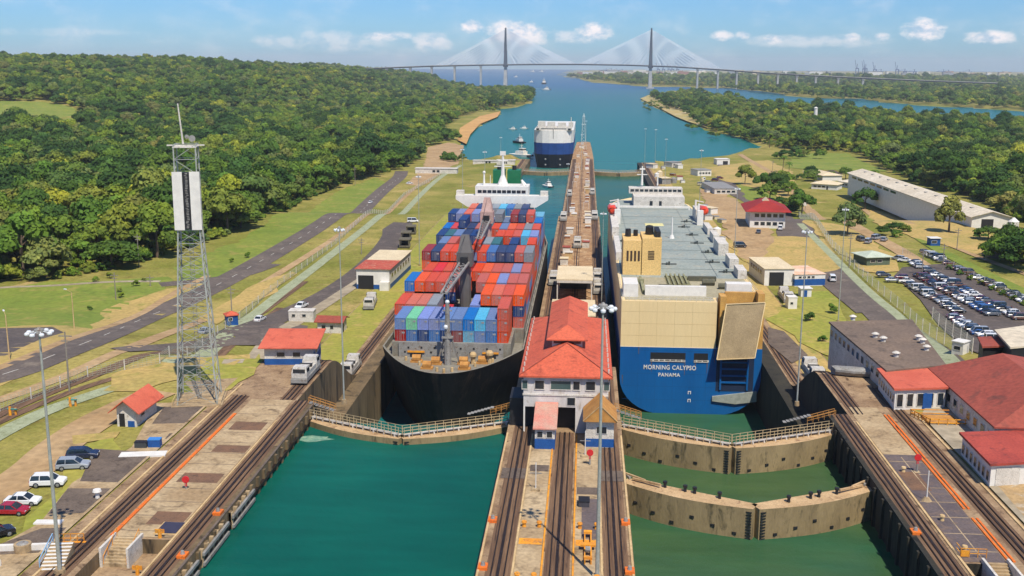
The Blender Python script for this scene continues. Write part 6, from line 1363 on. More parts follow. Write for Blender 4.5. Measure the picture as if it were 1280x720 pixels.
# ------------------------------------------------------------------ containers
def cont_mesh():
    mb = MB(); w, L_, h = 1.22, 12.19, 2.59; n = 24; e = .035
    # corrugated sides and top, framed ends with door bars
    for s in (-1, 1):
        pts = []
        for i in range(n + 1):
            y = .12 + (L_ - .24) * i / n; x = s * (w - (e if i % 2 else 0)); pts.append((x, y))
        for a, b in zip(pts, pts[1:]): mb.add([(a[0], a[1], .12), (b[0], b[1], .12), (b[0], b[1], h - .08), (a[0], a[1], h - .08)], [(0, 1, 2, 3) if s > 0 else (3, 2, 1, 0)])
    mb.add([(-w, .05, h - .02), (w, .05, h - .02), (w, L_ - .05, h - .02), (-w, L_ - .05, h - .02)], [(0, 1, 2, 3)])
    mb.add([(-w + .08, .06, .1), (w - .08, .06, .1), (w - .08, .06, h - .1), (-w + .08, .06, h - .1)], [(0, 1, 2, 3)]); mb.add([(-w, L_ - .06, .1), (w, L_ - .06, .1), (w, L_ - .06, h - .1), (-w, L_ - .06, h - .1)], [(3, 2, 1, 0)])
    for x in (-w, w - .12):
        for y in (0, L_ - .12): mb.bx(x, x + .12, y, y + .12, 0, h, 0)
        mb.bx(x, x + .12, .12, L_ - .12, 0, .14, 0).bx(x, x + .12, .12, L_ - .12, h - .1, h, 0)
    for z in (0, h - .12): mb.bx(-w + .12, w - .12, 0, .1, z, z + .12, 0).bx(-w + .12, w - .12, L_ - .1, L_, z, z + .12, 0)
    for x in (-.7, -.25, .25, .7): mb.bx(x - .025, x + .025, .0, .055, .15, h - .15, 1)
    mb.bx(-.03, .03, .03, .07, .1, h - .1, 1); mb.bx(.35, .95, .03, .057, 1.7, 2.1, 1)
    return mb
CC = {'orange red': ((198, 74, 42), 26), 'dark red': ((140, 40, 36), 10), 'navy blue': ((28, 56, 104), 20), 'slate blue': ((98, 122, 164), 14), 'mid blue': ((44, 104, 168), 10), 'light blue': ((84, 168, 202), 5), 'grey': ((128, 136, 142), 8), 'bright red': ((206, 46, 50), 5), 'coral': ((212, 92, 54), 8), 'teal': ((44, 104, 112), 4), 'lavender blue': ((122, 136, 186), 8), 'mint green': ((110, 190, 144), 0)}
CM = {}; cbase = cont_mesh(); tmp = mk('container', cbase, [white, offw]); cme = tmp.data; bpy.data.objects.remove(tmp)
for k, (c, _) in CC.items():
    m = mat('container_' + k, srgb(*c), tuple(x * .9 for x in srgb(*c)), tuple(x * .6 + .04 for x in srgb(*c)), scale=.7, rough=.55, world=False, fine=3); 
    n_ = NT(m.node_tree); b = m.node_tree.nodes['Principled BSDF']; oi = n_.n('ShaderNodeObjectInfo'); l = b.inputs['Base Color'].links[0].from_socket
    hs = n_.n('ShaderNodeHueSaturation', i={'Color': l, 'Saturation': n_.m('ADD', .85, n_.m('MULTIPLY', oi.outputs['Random'], .25)), 'Value': n_.m('ADD', .8, n_.m('MULTIPLY', oi.outputs['Random'], .4))}); n_.link(hs.outputs[0], b.inputs['Base Color'])
    me = cme.copy(); me.materials[0] = m; me.materials[1] = mat('container_bar', srgb(150, 150, 150)); CM[k] = me
rc = random.Random(5); names = list(CC); wts = [CC[k][1] for k in names]
T = [[2] * 12 for _ in range(10)]
T[0] = [0, 2, 2, 2, 2, 2, 2, 2, 2, 2, 3, 0]; T[1] = [2, 2, 2, 2, 1, 2, 2, 2, 3, 3, 3, 3]; T[2] = [3, 3, 3, 3, 3, 2, 2, 3, 3, 3, 3, 3]; T[3] = [2, 3, 3, 3, 2, 2, 3, 3, 3, 3, 3, 3]
T[4] = [4, 4, 4, 4, 3, 2, 4, 4, 4, 4, 4, 4]; T[5] = [3, 4, 4, 3, 3, 4, 4, 4, 3, 4, 3, 4]; T[6] = [4, 4, 4, 4, 4, 3, 4, 4, 4, 4, 4, 4]; T[7] = [4, 4, 5, 4, 4, 4, 4, 4, 4, 4, 4, 4]
T[8] = [5, 5, 5, 5, 4, 4, 5, 4, 5, 5, 5, 4]; T[9] = [4, 4, 5, 5, 5, 5, 5, 5, 5, 5, 4, 4]
FR = {(0, 1, 2): 'slate blue', (0, 2, 2): 'mint green', (0, 3, 2): 'lavender blue', (0, 4, 2): 'lavender blue', (0, 5, 2): 'slate blue', (0, 6, 2): 'slate blue', (0, 7, 2): 'mid blue', (0, 8, 2): 'light blue', (0, 9, 2): 'slate blue', (0, 1, 1): 'dark red', (0, 2, 1): 'mid blue', (0, 3, 1): 'navy blue', (0, 4, 1): 'mid blue', (0, 5, 1): 'navy blue', (0, 6, 1): 'dark red', (0, 7, 1): 'light blue', (0, 8, 1): 'slate blue', (0, 9, 1): 'mid blue', (0, 10, 1): 'orange red', (0, 10, 2): 'orange red', (0, 10, 3): 'orange red'}
for c in range(12): FR[(1, c, T[1][c])] = ('orange red', 'coral', 'coral', 'grey', 'bright red', 'orange red', 'slate blue', 'lavender blue', 'coral', 'coral', 'orange red', 'coral')[c]
for c in range(12): FR[(2, c, T[2][c])] = ('mid blue', 'coral', 'orange red', 'orange red', 'coral', 'orange red', 'dark red', 'orange red', 'coral', 'lavender blue', 'bright red', 'grey')[c]
ordn = ['first', 'second', 'third', 'fourth', 'fifth', 'sixth', 'seventh', 'eighth', 'ninth', 'tenth', 'eleventh', 'last']
bayn = ['front bay by the foremast', 'second bay from the bow', 'third bay from the bow', 'fourth bay from the bow', 'tall fifth bay behind the first crane', 'sixth bay from the bow', 'seventh bay from the bow', 'third bay before the bridge', 'second bay before the bridge', 'rearmost bay under the bridge']
nc = 0
for b in range(10):
    for c in range(12):
        if (abs(c - 5.5) < 1 and b in (1, 6)) and False: continue
        for t in range(1, T[b][c] + 1):
            fnt = T[b - 1][c] if b else 0
            outer = c in (0, 11) or (c == 10 and T[b][11] < t) or (c == 1 and T[b][0] < t) or (T[b][min(11, c + 1)] < t or T[b][max(0, c - 1)] < t)
            if not (t == T[b][c] or t > fnt or outer): continue
            y0 = 17.1 + b * 14.3
            if c in (5, 6) and (abs(y0 + 6 - 45.5) < 8.1 or abs(y0 + 6 - 104.5) < 8.1) : 
                continue
            k = FR.get((b, c, t)) or rc.choices(names, wts)[0]
            if c >= 10 and b < 6 and rc.random() < .5: k = 'orange red'
            o = link(bpy.data.objects.new('shipping_container', CM[k])); o.location = (SX + (c - 5.5) * 2.53, SY + y0, ZMID + 18.91 + (t - 1) * 2.6)
            lv = {T[b][c]: 'topmost'}.get(t, 'bottom' if t == 1 else 'lower'); 
            tag(o, k + ' container, ' + lv + (' tier, ' if lv != 'lower' else ' tier ' + ordn[t - 1] + ' up, ') + ordn[c] + ' column, ' + bayn[b], 'container', 'containers stacked on the container ship'); nc += 1
print('CONTAINERS', nc)
# ------------------------------------------------------------------ blue and beige car carrier
KX, KY = 24.85, 241.5
beige = mat('beige_hull', srgb(234, 208, 154), srgb(224, 196, 142), scale=.25, rough=.6, amt=2, ga=.03, streak=.12); blueh = mat('blue_hull', srgb(10, 92, 156), srgb(8, 82, 142), scale=.3, rough=.45, ga=.05, streak=.12)
ck = root('car_carrier', 'big beige and blue car carrier with folded stern ramp in the east lane', 'ship', (KX, KY, ZMID)); w = 16.1
def sect(y, k, z0, z1):
    if z0 < 5:
        pts = [(-w, z1)]; 
        for i in range(9): a = PI / 2 * i / 8; pts.append((-w + 10.5 * (1 - math.cos(a)), 8.6 * (1 - math.sin(a)) - .3))
        pts += [(-x, z) for x, z in reversed(pts[:])]
    else: pts = [(-w, z1), (-w, z0), (w, z0), (w, z1)]
    return [(x * k, y, z) for x, z in pts]
st = [(0, 1), (2, 1), (160, 1), (176, .93), (188, .72), (196, .42), (200, .1)]
mk('hull', MB().loft([sect(y, k, 0, 15.7) for y, k in st]), blueh, ck)
mk('upper_hull', MB().loft([sect(y, k, 15.703, 26.5) for y, k in [(4.5, 1)] + st[2:]]).bx(-w, 5.5, 0, 4.5, 15.703, 26.5), beige, ck)
mk('stern_post', MB().bx(6.2, 7.6, .3, 4.4, 15.71, 27.8).bx(14.6, w, .3, 4.4, 15.71, 28.6).bx(7.6, 14.6, 3.4, 4.45, 24.5, 28.2), mat('ochre_steel', srgb(206, 160, 84), srgb(184, 138, 70), scale=.5, rough=.6), ck)
rp = mk('stern_ramp', MB().add([(x, y, z) for x, y, z in ((7.3, -1.6, 26.4), (15.9, -1.6, 27.0), (13.9, -3.4, 14.6), (5.5, -3.4, 14.0), (7.3, -.7, 26.4), (15.9, -.7, 27.0), (13.9, -2.5, 14.6), (5.5, -2.5, 14.0))], [(0, 3, 2, 1), (4, 5, 6, 7), (0, 1, 5, 4), (1, 2, 6, 5), (2, 3, 7, 6), (3, 0, 4, 7)]), mat('ramp_plate', srgb(172, 150, 112), srgb(152, 132, 98), scale=.3, rough=.8), ck)
mb = MB()
for t in (0, 1): 
    a = Vector((7.3, -1.7, 26.45)).lerp(Vector((5.5, -3.5, 14.05)), t); b2 = Vector((15.9, -1.7, 27)).lerp(Vector((13.9, -3.5, 14.6)), t); mb.bar(a, b2, .14)
for t in (0, 1): mb.bar(Vector((7.3, -1.7, 26.45)).lerp(Vector((15.9, -1.7, 27)), t), Vector((5.5, -3.5, 14.05)).lerp(Vector((13.9, -3.5, 14.6)), t), .22)
mk('ramp_frame', mb, beige, rp)
mk('stern_recess', MB().bx(5.9, 14.4, -.03, .3, 5.6, 15.68), plain('deep_navy', srgb(14, 36, 66), rough=.7), ck)  # dark panel proud of the hull, shade of the recess as colour
mb = MB()
for k in range(5): mb.bx(7.0, 12.9, -.35, -.032, 7.6 + k * 1.6, 7.95 + k * 1.6)
mb.bx(6.7, 7.1, -.4, -.031, 6, 15.6).bx(12.8, 13.2, -.4, -.031, 6, 15.6); mk('ramp_support', mb, blueh, ck)
mk('ramp_sill', MB().add([(5.2, -.5, 4.4), (15.2, -.5, 5.8), (15.3, -.5, 3.4), (10.5, -.5, 2.7), (5.2, -.5, 3.3), (5.2, .2, 4.4), (15.2, .2, 5.8), (15.3, .2, 3.4), (10.5, .2, 2.7), (5.2, .2, 3.3)], [(4, 3, 2, 1, 0), (0, 1, 6, 5), (1, 2, 7, 6), (2, 3, 8, 7), (3, 4, 9, 8), (4, 0, 5, 9)]), galv, ck)
op = mk('mooring_opening', MB().bx(-9.2, -1.2, -.04, .2, 12.3, 14.5).bx(.7, 3.9, -.04, .2, 12.4, 14.5), blackm, ck)  # black panels on the hull stand for the shaded openings
mb = MB()
for x0, x1 in ((-9.2, -1.2), (.7, 3.9)): 
    mb.bar((x0, -.1, 12.8), (x1, -.1, 12.8), .1).bar((x0, -.1, 12.45), (x1, -.1, 12.45), .14)
    k = x0 + .5
    while k < x1: mb.bx(k, k + .3, -.12, -.045, 12.4, 12.9); k += 1.3
mk('roller', mb, offw, op)
def lettering(txt, x, z, size, parent, m, sx=1., y=-.05):
    cu = bpy.data.curves.new('lettering', 'FONT'); cu.body = txt; cu.size = size; cu.extrude = .015; cu.offset = .02 * size; cu.align_x = 'CENTER'; cu.space_character = 1.12; cu.materials.append(m)
    t_ = link(bpy.data.objects.new('tmp', cu)); bpy.context.view_layer.update(); me = bpy.data.meshes.new_from_object(t_.evaluated_get(bpy.context.evaluated_depsgraph_get())); bpy.data.objects.remove(t_)
    o = link(bpy.data.objects.new('lettering', me)); o.parent = parent; o.location = (x, y, z); o.rotation_euler = (PI / 2, 0, 0); o.scale = (sx, 1, 1); return o
lettering('MORNING CALYPSO', -4.7, 10.5, 1.45, ck, white, .82); lettering('PANAMA', -4.8, 8.85, 1.2, ck, white, .95)
mb = MB()
for z in (5.3, 3.4): mb.bx(-.35, .35, -.06, -.003, z, z + .14).bx(-.35, -.2, -.06, -.003, z - .6, z).bx(.2, .35, -.06, -.003, z - .6, z)
mk('draught_mark', mb, white, ck); mk('white_trim', MB().bx(-w - .05, 5.55, -.05, 4.4, 15.72, 15.82), white, ck)
dg = mat('green_grey_deck', srgb(150, 156, 146), srgb(132, 142, 136), srgb(166, 158, 138), scale=.12, rough=.8); da = mat('stern_deck', srgb(164, 156, 128), srgb(150, 142, 116), scale=.15, rough=.85)
mk('weather_deck', MB().loft([[(-15.3 * k, y, 26.56), (15.3 * k, y, 26.56), (15.3 * k, y, 26.503), (-15.3 * k, y, 26.503)] for y, k in ((28, 1), (160, 1), (176, .93), (188, .72))]), dg, ck)
mk('stern_deck', MB().bx(-15.3, 5, 1.2, 28, 26.504, 26.57).bx(5, 15.3, 5, 28, 26.504, 26.57), da, ck)
mb = MB()
for y in (40, 55, 70, 86, 103, 122, 140): mb.bx(-15, 15, y, y + .22, 26.565, 26.62)
for x in (-11.5, 9): mb.bx(x, x + .15, 30, 160, 26.565, 26.61)
mk('deck_seam', mb, plain('seam_grey', srgb(100, 110, 106)), ck)
mk('funnel_house', MB().bx(-14.9, -10.3, 31, 43, 26.56, 35.4).bx(-10.1, -5.2, 31, 43, 26.56, 36.0), mat('funnel_beige', srgb(226, 190, 122), srgb(214, 178, 110), scale=.2, rough=.6), ck)
mb = MB()
for k in range(4): mb.bx(-14 + k * .95, -13.5 + k * .95, 30.9, 30.997, 30.2, 32.8)
for k in range(6): mb.bx(-8.6, -7.0, 30.93, 30.997, 30.6 + k * .4, 30.8 + k * .4)
mk('louvre_panel', mb, plain('louvre_brown', srgb(70, 52, 36)), ck)
mk('exhaust_pipe', MB().cyl((-13.5, 38, 35.4), (-13.5, 38, 37.4), .8, .7, 8).cyl((-11.5, 39, 35.4), (-11.5, 39, 37), .6, .6, 8).cyl((-8, 38, 36), (-8, 37.5, 38.2), 1.1, 1.0, 8).bx(-6.6, -5.4, 33, 42, 36, 37.5), blackm, ck)
mb = MB()
for z in (27.1, 27.6):
    mb.bar((-15.9, .2, z), (5.4, .2, z), .05).bar((-15.9, .2, z), (-15.9, 29, z), .05).bar((15.9, 6, z), (15.9, 150, z), .05).bar((-15.9, 44, z), (-15.9, 150, z), .05)
for k in range(15): mb.bx(-15.9 + k * 1.52, -15.83 + k * 1.52, .17, .23, 26.5, 27.6)
for k in range(36): mb.bx(15.87, 15.93, 6 + k * 4, 6.07 + k * 4, 26.5, 27.6).bx(-15.93, -15.87, 6 + k * 4, 6.07 + k * 4, 26.5, 27.6)
mk('deck_rail', mb, offw, ck)
mk('stern_house', MB().bx(-15.6, -12.2, 4, 12, 26.57, 29.6).bx(-10.5, 3.6, 6.0, 7.4, 26.57, 28.8).bx(8.2, 14, 6, 9, 26.57, 29.6), white, ck)
[mk('deck_machinery', q_, mat('dark_machinery', srgb(70, 72, 62), srgb(100, 96, 74), scale=1), ck) for q_ in (MB().cyl((-7, 12, 27.4), (-4, 12, 27.4), .7, .7, 8), MB().cyl((4, 19, 27.4), (7, 19, 27.4), .8, .8, 8), MB().bx(1, 8, 24, 25.2, 26.57, 27.7), MB().cyl((7.5, 15, 27.2), (10, 15, 27.2), .8, .8, 8))]
mb = MB()
for k in range(5): mb.bx(-4.2 + k * 1.1, -3.8 + k * 1.1, 15 + k * .8, 30, 26.9, 27.3)
for k in range(8): mb.bx(-4.5, 1.2, 16 + k * 1.8, 16.2 + k * 1.8, 26.6, 26.95)
mb.bx(-11, -10.4, 8, 26, 26.57, 27.3).bx(-13.5, -10, 20, 21, 26.57, 27.6); mk('pipe_rack', mb, mat('olive_pipe', srgb(120, 122, 92), srgb(150, 146, 110), scale=1), ck)
mb = MB()
for x, y in ((10, 50), (10.5, 66), (9, 82), (9, 98), (-9, 60), (-2, 46), (-9, 95), (12, 36), (-12.5, 70), (-12.8, 84), (8, 115), (10, 128)): mb.bx(x - 2, x + 2, y, y + .25, 26.7, 26.95).cyl((x, y, 26.56), (x, y, 27.5), .25, .25, 6).bx(x - .8, x - .4, y - .3, y + .5, 26.57, 27.2)
mk('deck_fitting', mb, plain('fitting_dark', srgb(62, 68, 64)), ck)
mk('yellow_mark', MB().bx(-4.5, 1.6, 118, 124, 26.57, 26.6), mat('yellow_deck', srgb(226, 216, 150)), ck)
mk('vent_mast', MB().cyl((2.2, 92, 26.5), (2.2, 92, 27.6), .9, .5, 8).cyl((2.2, 92, 27.6), (2.2, 92, 33), .3, .2, 8), white, ck)
for x, y, a, b_, h in ((14.4, 62, 2.6, 12, 3.4), (14.8, 42, 2.2, 9, 2.6), (15, 28, 2.0, 8, 2.2), (15, 84, 1.6, 10, 2.4), (15, 100, 1.6, 14, 2.0), (14.6, 130, 2.4, 12, 4), (-15, 96, 2, 34, 2.6), (-15.2, 52, 1.4, 30, 2.2), (-14.6, 134, 2.6, 12, 4)): mk('side_house', MB().bx(x - a / 2 - .2, x + a / 2, y, y + b_, 26.565, 26.56 + h), offw, ck)

mk('bridge_house', MB().bx(-6.5, 12.5, 166, 184, 26.57, 30.6).bx(-8, 12.5, 176, 182, 30.61, 32.8), offw, ck)
mb = MB()
for k in range(11): mb.bx(-7.4 + k * 1.8, -6.0 + k * 1.8, 175.9, 175.997, 31.4, 32.3)
mb.bx(3, 4, 165.9, 165.997, 26.8, 29).bx(-.5, .6, 165.9, 165.997, 26.8, 29); mk('bridge_window', mb, glass, ck)
mk('crossbeam', MB().bx(-13.8, 14, 160, 160.5, 27.2, 27.9).bx(-13.8, -13.3, 160, 160.5, 26.57, 27.2).bx(13.5, 14, 160, 160.5, 26.57, 27.2), white, ck)
mk('radar_mast', MB().cyl((-3, 178, 33.6), (-3, 178, 41), .5, .25, 8).bx(-5, -1, 177.8, 178.2, 37.6, 37.9).bx(-4, -2, 177.7, 178.3, 39.6, 40.2).cyl((3, 178, 33.6), (3, 178, 37), .3, .2, 8), white, ck)
orl = plain('lifeboat_orange', srgb(222, 70, 36), rough=.4)
for s in (-1, 1):
    lb = mk('lifeboat', MB().loft([[(s * 15.6 + 1.55 * k * math.cos(a), y, 30.8 + 1.5 * k * math.sin(a)) for a in [2 * PI * i / 12 for i in range(12)]] for y, k in ((124, .4), (125, .85), (127, 1), (131, 1), (133.4, .6), (134, .2))], 0), orl, ck)
    mk('davit', MB().bx(s * 13.4 - .3, s * 13.4 + .3, 123, 124, 26.57, 33.5).bx(s * 13.4 - .3, s * 13.4 + .3, 133.2, 134.2, 26.57, 33.5).bar((s * 13.4, 123.5, 33.3), (s * 16.2, 123.5, 32.8), .3).bar((s * 13.4, 133.7, 33.3), (s * 16.2, 133.7, 32.8), .3).bx(s * 13.8 - 1, s * 13.8 + 1, 121, 122.5, 26.57, 31.5), white, lb)
rr = random.Random(14); rust = mat('rust_run', srgb(120, 84, 56), srgb(60, 76, 96), scale=1.5, rough=.8)
for x, z, l in ((-9, 12.2, 2.4), (-5.2, 12.2, 1.6), (-1.4, 12.2, 3), (1.0, 12.3, 2), (3.7, 12.3, 2.6), (-12, 15.6, 1.6), (5.3, 15.6, 3.2), (-15.6, 9, 2.2)): mk('rust_streak', MB().add([(x, -.012, z), (x + .22, -.012, z), (x + .14, -.012, z - l), (x + .06, -.012, z - l)], [(0, 3, 2, 1)]), rust, ck)
mb = MB()
for z in (3.2, 6.4, 9.4, 14.9): mb.add([(-15.4, -.008, z), (5.6, -.008, z), (5.6, -.008, z + .07), (-15.4, -.008, z + .07)], [(0, 1, 2, 3)])
for x in (-12, -8, -4, 0, 3.6): mb.add([(x, -.006, 2), (x + .06, -.006, 2), (x + .06, -.006, 15.6), (x, -.006, 15.6)], [(0, 1, 2, 3)])
mk('plate_seam', mb, plain('seam_blue', srgb(8, 74, 128)), ck)
mb = MB()
for z in (18.4, 21.2, 24): mb.add([(-16, -.008, z), (5.4, -.008, z), (5.4, -.008, z + .07), (-16, -.008, z + .07)], [(0, 1, 2, 3)])
for x in (-12, -8, -4, 0): mb.add([(x, -.006, 15.9), (x + .06, -.006, 15.9), (x + .06, -.006, 26.4), (x, -.006, 26.4)], [(0, 1, 2, 3)])
mk('plate_seam', mb, plain('seam_beige', srgb(206, 176, 122)), ck)
# ------------------------------------------------------------------ far car carrier
FX, FY = -26.2, 872
fc = root('car_carrier', 'distant car carrier with white top and dark blue bow beyond the lock', 'ship', (FX, FY, ZSEA))
def blk(z0, z1, y0, w0, y1, w1, L=150):
    def rg(z, yb, ww): return [(x * ww, yb + y, z) for x, y in ((-.55, 1.5), (-.2, 0), (.2, 0), (.55, 1.5), (.86, 6), (1, 14), (1, L), (-1, L), (-1, 14), (-.86, 6))]
    return MB().loft([rg(z0, y0, w0), rg(z1, y1, w1)])
mk('hull', blk(-1, 11.4, 6, 13.5, 1.2, 15.9), mat('far_black', srgb(34, 38, 50)), fc); mk('blue_band', blk(11.403, 20.6, 1.2, 15.9, 0, 16.1), mat('far_blue', srgb(30, 74, 140)), fc); mk('upper_hull', blk(20.603, 30.5, 0, 16.1, .3, 16.1), white, fc)
mk('deck_house', MB().bx(-12.6, -7, 4, 14, 33.0, 37.5).bx(-5, 1, 4, 14, 33, 37).bx(3.5, 9.8, 4, 14, 33, 36.5).bx(-14, 14.5, 3, 30, 30.51, 33), offw, fc)
mk('window', MB().bx(-13.8, -11.6, 2.9, 2.99, 30.8, 32.2).bx(11.6, 13.8, 2.9, 2.99, 30.8, 32.2).bx(-10, 10, 2.9, 2.99, 31.6, 32.1), glass, fc); mk('mast', MB().cyl((14, 6, 30), (14, 6, 41), .5, .3, 6).cyl((0, 2, 30), (0, 2, 34), .3, .2, 6).bx(12, 15.8, 4, 7, 33, 37), offw, fc)
mb = MB()
for x in (-6.2, 5.6):
    for z in (3, 7.6): mb.blob((x, 3.2 - z * .25, z), (.8, .5, .8))
mk('anchor_pocket', mb, greym, fc); mk('white_line', MB().bx(-.25, .25, -.12, .2, 24, 32), greym, fc)
# ------------------------------------------------------------------ small craft
def tug(px, py, z, lab, s=1., hullm=white, rz=0, topm=white):
    p = W(px, py, z); r = root('tugboat' if s > .9 else 'motor_boat', lab, 'boat', p, rz); r.scale = (s,) * 3
    rg = lambda z_, k, e=0: [(x * k, y * k + e, z_) for x, y in ((0, -12), (2.6, -9), (4.2, -4), (4.4, 6), (3.4, 11), (-3.4, 11), (-4.4, 6), (-4.2, -4), (-2.6, -9))]
    mk('hull', MB().loft([rg(-.6, .86), rg(2.2, 1.0)]), hullm, r); mk('cabin', MB().bx(-2.6, 2.6, -5, 4, 2.2, 4.8).bx(-1.9, 1.9, -4, .5, 4.8, 7.2), topm, r); mk('windows', MB().bx(-1.95, 1.95, -4.06, .56, 5.7, 6.6), glass, r); mk('mast', MB().cyl((0, -1, 7.2), (0, -1, 11), .18, .1, 6).bx(-1.4, 1.4, -1.1, -.9, 9, 9.2), topm, r); mk('fender', MB().bx(-3.4, 3.4, -11.2, -9.4, .8, 2.0), rubber, r); return r
tug(685, 234, ZMID, 'small white pilot boat in the lower chamber behind the container ship', .55, white, .4)
tug(651, 196, ZSEA, 'white tugboat moored left of the distant car carrier', 1.1, white, .9); tug(649, 179, ZSEA, 'dark hulled tugboat beyond the white tug', .95, hullb, .5); tug(641, 162, ZSEA, 'small white motor boat farther up the canal, left one', .5, white, 1.2); tug(655, 161, ZSEA, 'small white motor boat farther up the canal, right one', .5, white, 1.4)
tug(683, 112.5, ZSEA, 'white motor boat leaving a wake in the channel before the bridge', 1.4, white, 1.3); tug(645, 96.5, ZSEA, 'white boat far left under the bridge', 1.5, white, 1.3); tug(664, 103, ZSEA, 'tiny white boat near the west shore in the channel', 1.2, white, 1.3)
for px, py, lab in ((666, 90, 'white ship at anchor just under the bridge deck'), (677, 90, 'pale ship at anchor right of another under the bridge'), (724, 92, 'white vessel by the far port shore'), (500, 90.5, 'white ship far out at sea left of the bridge'), (600, 88.5, 'small ship on the sea horizon left of the left pylon')): tug(px, py, ZSEA, lab, 3.0, white, 1.3)
r = tug(680, 105, ZSEA, 'black hulled cargo ship sailing up the channel toward the locks', 2.6, hullb, 0.05)
foam = mat('foam', srgb(190, 214, 214), srgb(90, 150, 160), scale=.2, rough=.7)
p = W(672, 111, ZSEA); mk('wake_foam', MB().add([(p.x - 50, p.y - 6, ZSEA + .3), (p.x + 22, p.y - 4, ZSEA + .3), (p.x + 22, p.y + 10, ZSEA + .3), (p.x - 60, p.y + 12, ZSEA + .3)], [(0, 1, 2, 3)]), foam, kind='stuff', label='white wake foam behind the motor boat', cat='wake')
p = W(388, 548, -2.55); mb = MB(); rr = random.Random(2)
n = 16; mb.add([(p.x + 3.4 * math.cos(2 * PI * i / n) * rr.uniform(.8, 1.2), p.y + 1.5 * math.sin(2 * PI * i / n) * rr.uniform(.7, 1.2), -2.57) for i in range(n)], [tuple(range(n))])
mk('foam_patch', mb, mat('foam2', srgb(150, 170, 140), srgb(50, 120, 104), scale=1.2, rough=.6), kind='stuff', label='pale patch of foam on the water beside the west gate hinge', cat='foam')
# ------------------------------------------------------------------ cable stayed bridge
BY = 4000.0; zc = BY * .979 + 16
def BXx(px): return (px - 733) / 1350 * zc
def BZ(py): return 57 + (81 - py) / 1350 * zc
br = root('cable_stayed_bridge', 'long cable stayed bridge with two slender pylons across the canal mouth', 'bridge', (BXx(721), BY, ZSEA)); ox = BXx(721)
brc = mat('bridge_concrete', srgb(172, 172, 168), srgb(150, 150, 146), scale=.05); brd = mat('bridge_dark', srgb(70, 80, 92), srgb(60, 70, 82), scale=.05)
pr = [(385, 89.5), (430, 87), (480, 85), (540, 82.5), (600, 81), (660, 80), (721, 79.6), (780, 80.2), (840, 82), (900, 85.5), (950, 89), (1010, 92), (1080, 95), (1150, 97.6), (1230, 100)]
P = [(BXx(a) - ox, BZ(b) - ZSEA) for a, b in pr]
mk('deck', MB().loft([[(x, -11, z), (x, 11, z), (x, 9, z - 4.2), (x, -9, z - 4.2)] for x, z in P]), brd, br); mk('parapet', MB().loft([[(x, -11.3, z + 1.3), (x, -11, z + 1.3), (x, -11, z - .6), (x, -11.3, z - .6)] for x, z in P]), brc, br)
def dz(x):
    for (a, b), (c, d) in zip(P, P[1:]):
        if a <= x <= c: return b + (d - b) * (x - a) / (c - a)
    return P[-1][1]
def whites(): return mat('stay_white', srgb(236, 238, 240), srgb(225, 228, 232), scale=.1, rough=.5)
for px in (631, 811):
    x = BXx(px) - ox; zd = dz(x); zt = BZ(36) - ZSEA
    mk('pylon', MB().loft([[(x - 6, -16, zd - 3), (x + 6, -16, zd - 3), (x + 6, -6, zd - 3), (x - 6, -6, zd - 3)], [(x - 4.6, -5, zd + 62), (x + 4.6, -5, zd + 62), (x + 4.6, 0, zd + 62), (x - 4.6, 0, zd + 62)]]).loft([[(x - 6, 6, zd - 3), (x + 6, 6, zd - 3), (x + 6, 16, zd - 3), (x - 6, 16, zd - 3)], [(x - 4.6, 0, zd + 62), (x + 4.6, 0, zd + 62), (x + 4.6, 5, zd + 62), (x - 4.6, 5, zd + 62)]]).loft([[(x - 4.6, -5, zd + 62), (x + 4.6, -5, zd + 62), (x + 4.6, 5, zd + 62), (x - 4.6, 5, zd + 62)], [(x - 2.6, -3, zt), (x + 2.6, -3, zt), (x + 2.6, 3, zt), (x - 2.6, 3, zt)]]).bx(x - 8, x + 8, -17, 17, zd - 9, zd - 4.3), brd, br)
    mk('pier', MB().loft([[(x - 7, -18, -6), (x + 7, -18, -6), (x + 7, 18, -6), (x - 7, 18, -6)], [(x - 5, -10, zd - 9), (x + 5, -10, zd - 9), (x + 5, 10, zd - 9), (x - 5, 10, zd - 9)]]).bx(x - 14, x + 14, -20, 20, -2, 4), brc, br)
    for s in (-1, 1):
        for k in range(24):
            t = (k + 1) / 24; xd = x + s * (18 + 236 * t); zp_ = zd + 60 + (zt - zd - 66) * t
            mk('stay_cable', MB().cyl((x, 0, zp_), (xd, -9 if k % 2 else 9, dz(xd)), 1.15, 1.15, 4, cap=False), whites(), br)
for px in (481, 511, 538, 567, 600, 869, 894, 917, 943, 967, 990, 1013, 1040, 1070): x = BXx(px) - ox; z = dz(x); mk('pier', MB().bx(x - 3.2, x + 3.2, -7, 7, -3, z - 4.2).bx(x - 5, x + 5, -9, 9, z - 7, z - 4.3), brc, br)
# ------------------------------------------------------------------ far port
PY = 9300.0; zk = PY * .979 + 16; PX = lambda px: (px - 733) / 1350 * zk
crm = mat('crane_blue', srgb(50, 84, 130), srgb(40, 70, 112), scale=.02); 
def port_crane(px, hgt, lab, up_=True, dy=0, grp=None):
    r = root('port_crane', lab, 'crane', (PX(px), PY + dy, -23), 0, grp); h = hgt
    mk('frame', MB().bx(-12, -9, -8, -5, 0, h * .5).bx(9, 12, -8, -5, 0, h * .5).bx(-12, -9, 5, 8, 0, h * .5).bx(9, 12, 5, 8, 0, h * .5).bx(-13, 13, -8, 8, h * .5, h * .56).bx(-3, 0, -3, 3, h * .56, h * .85), crm, r)
    if up_: mk('boom', MB().cyl((-8, 0, h * .55), (-22, 0, h * 1.12), 2.4, 2, 4), crm, r)
    else: mk('boom', MB().bx(-60, 20, -2, 2, h * .55, h * .6).cyl((-2, 0, h * .84), (-52, 0, h * .6), .9, .9, 4), crm, r)
i = 0
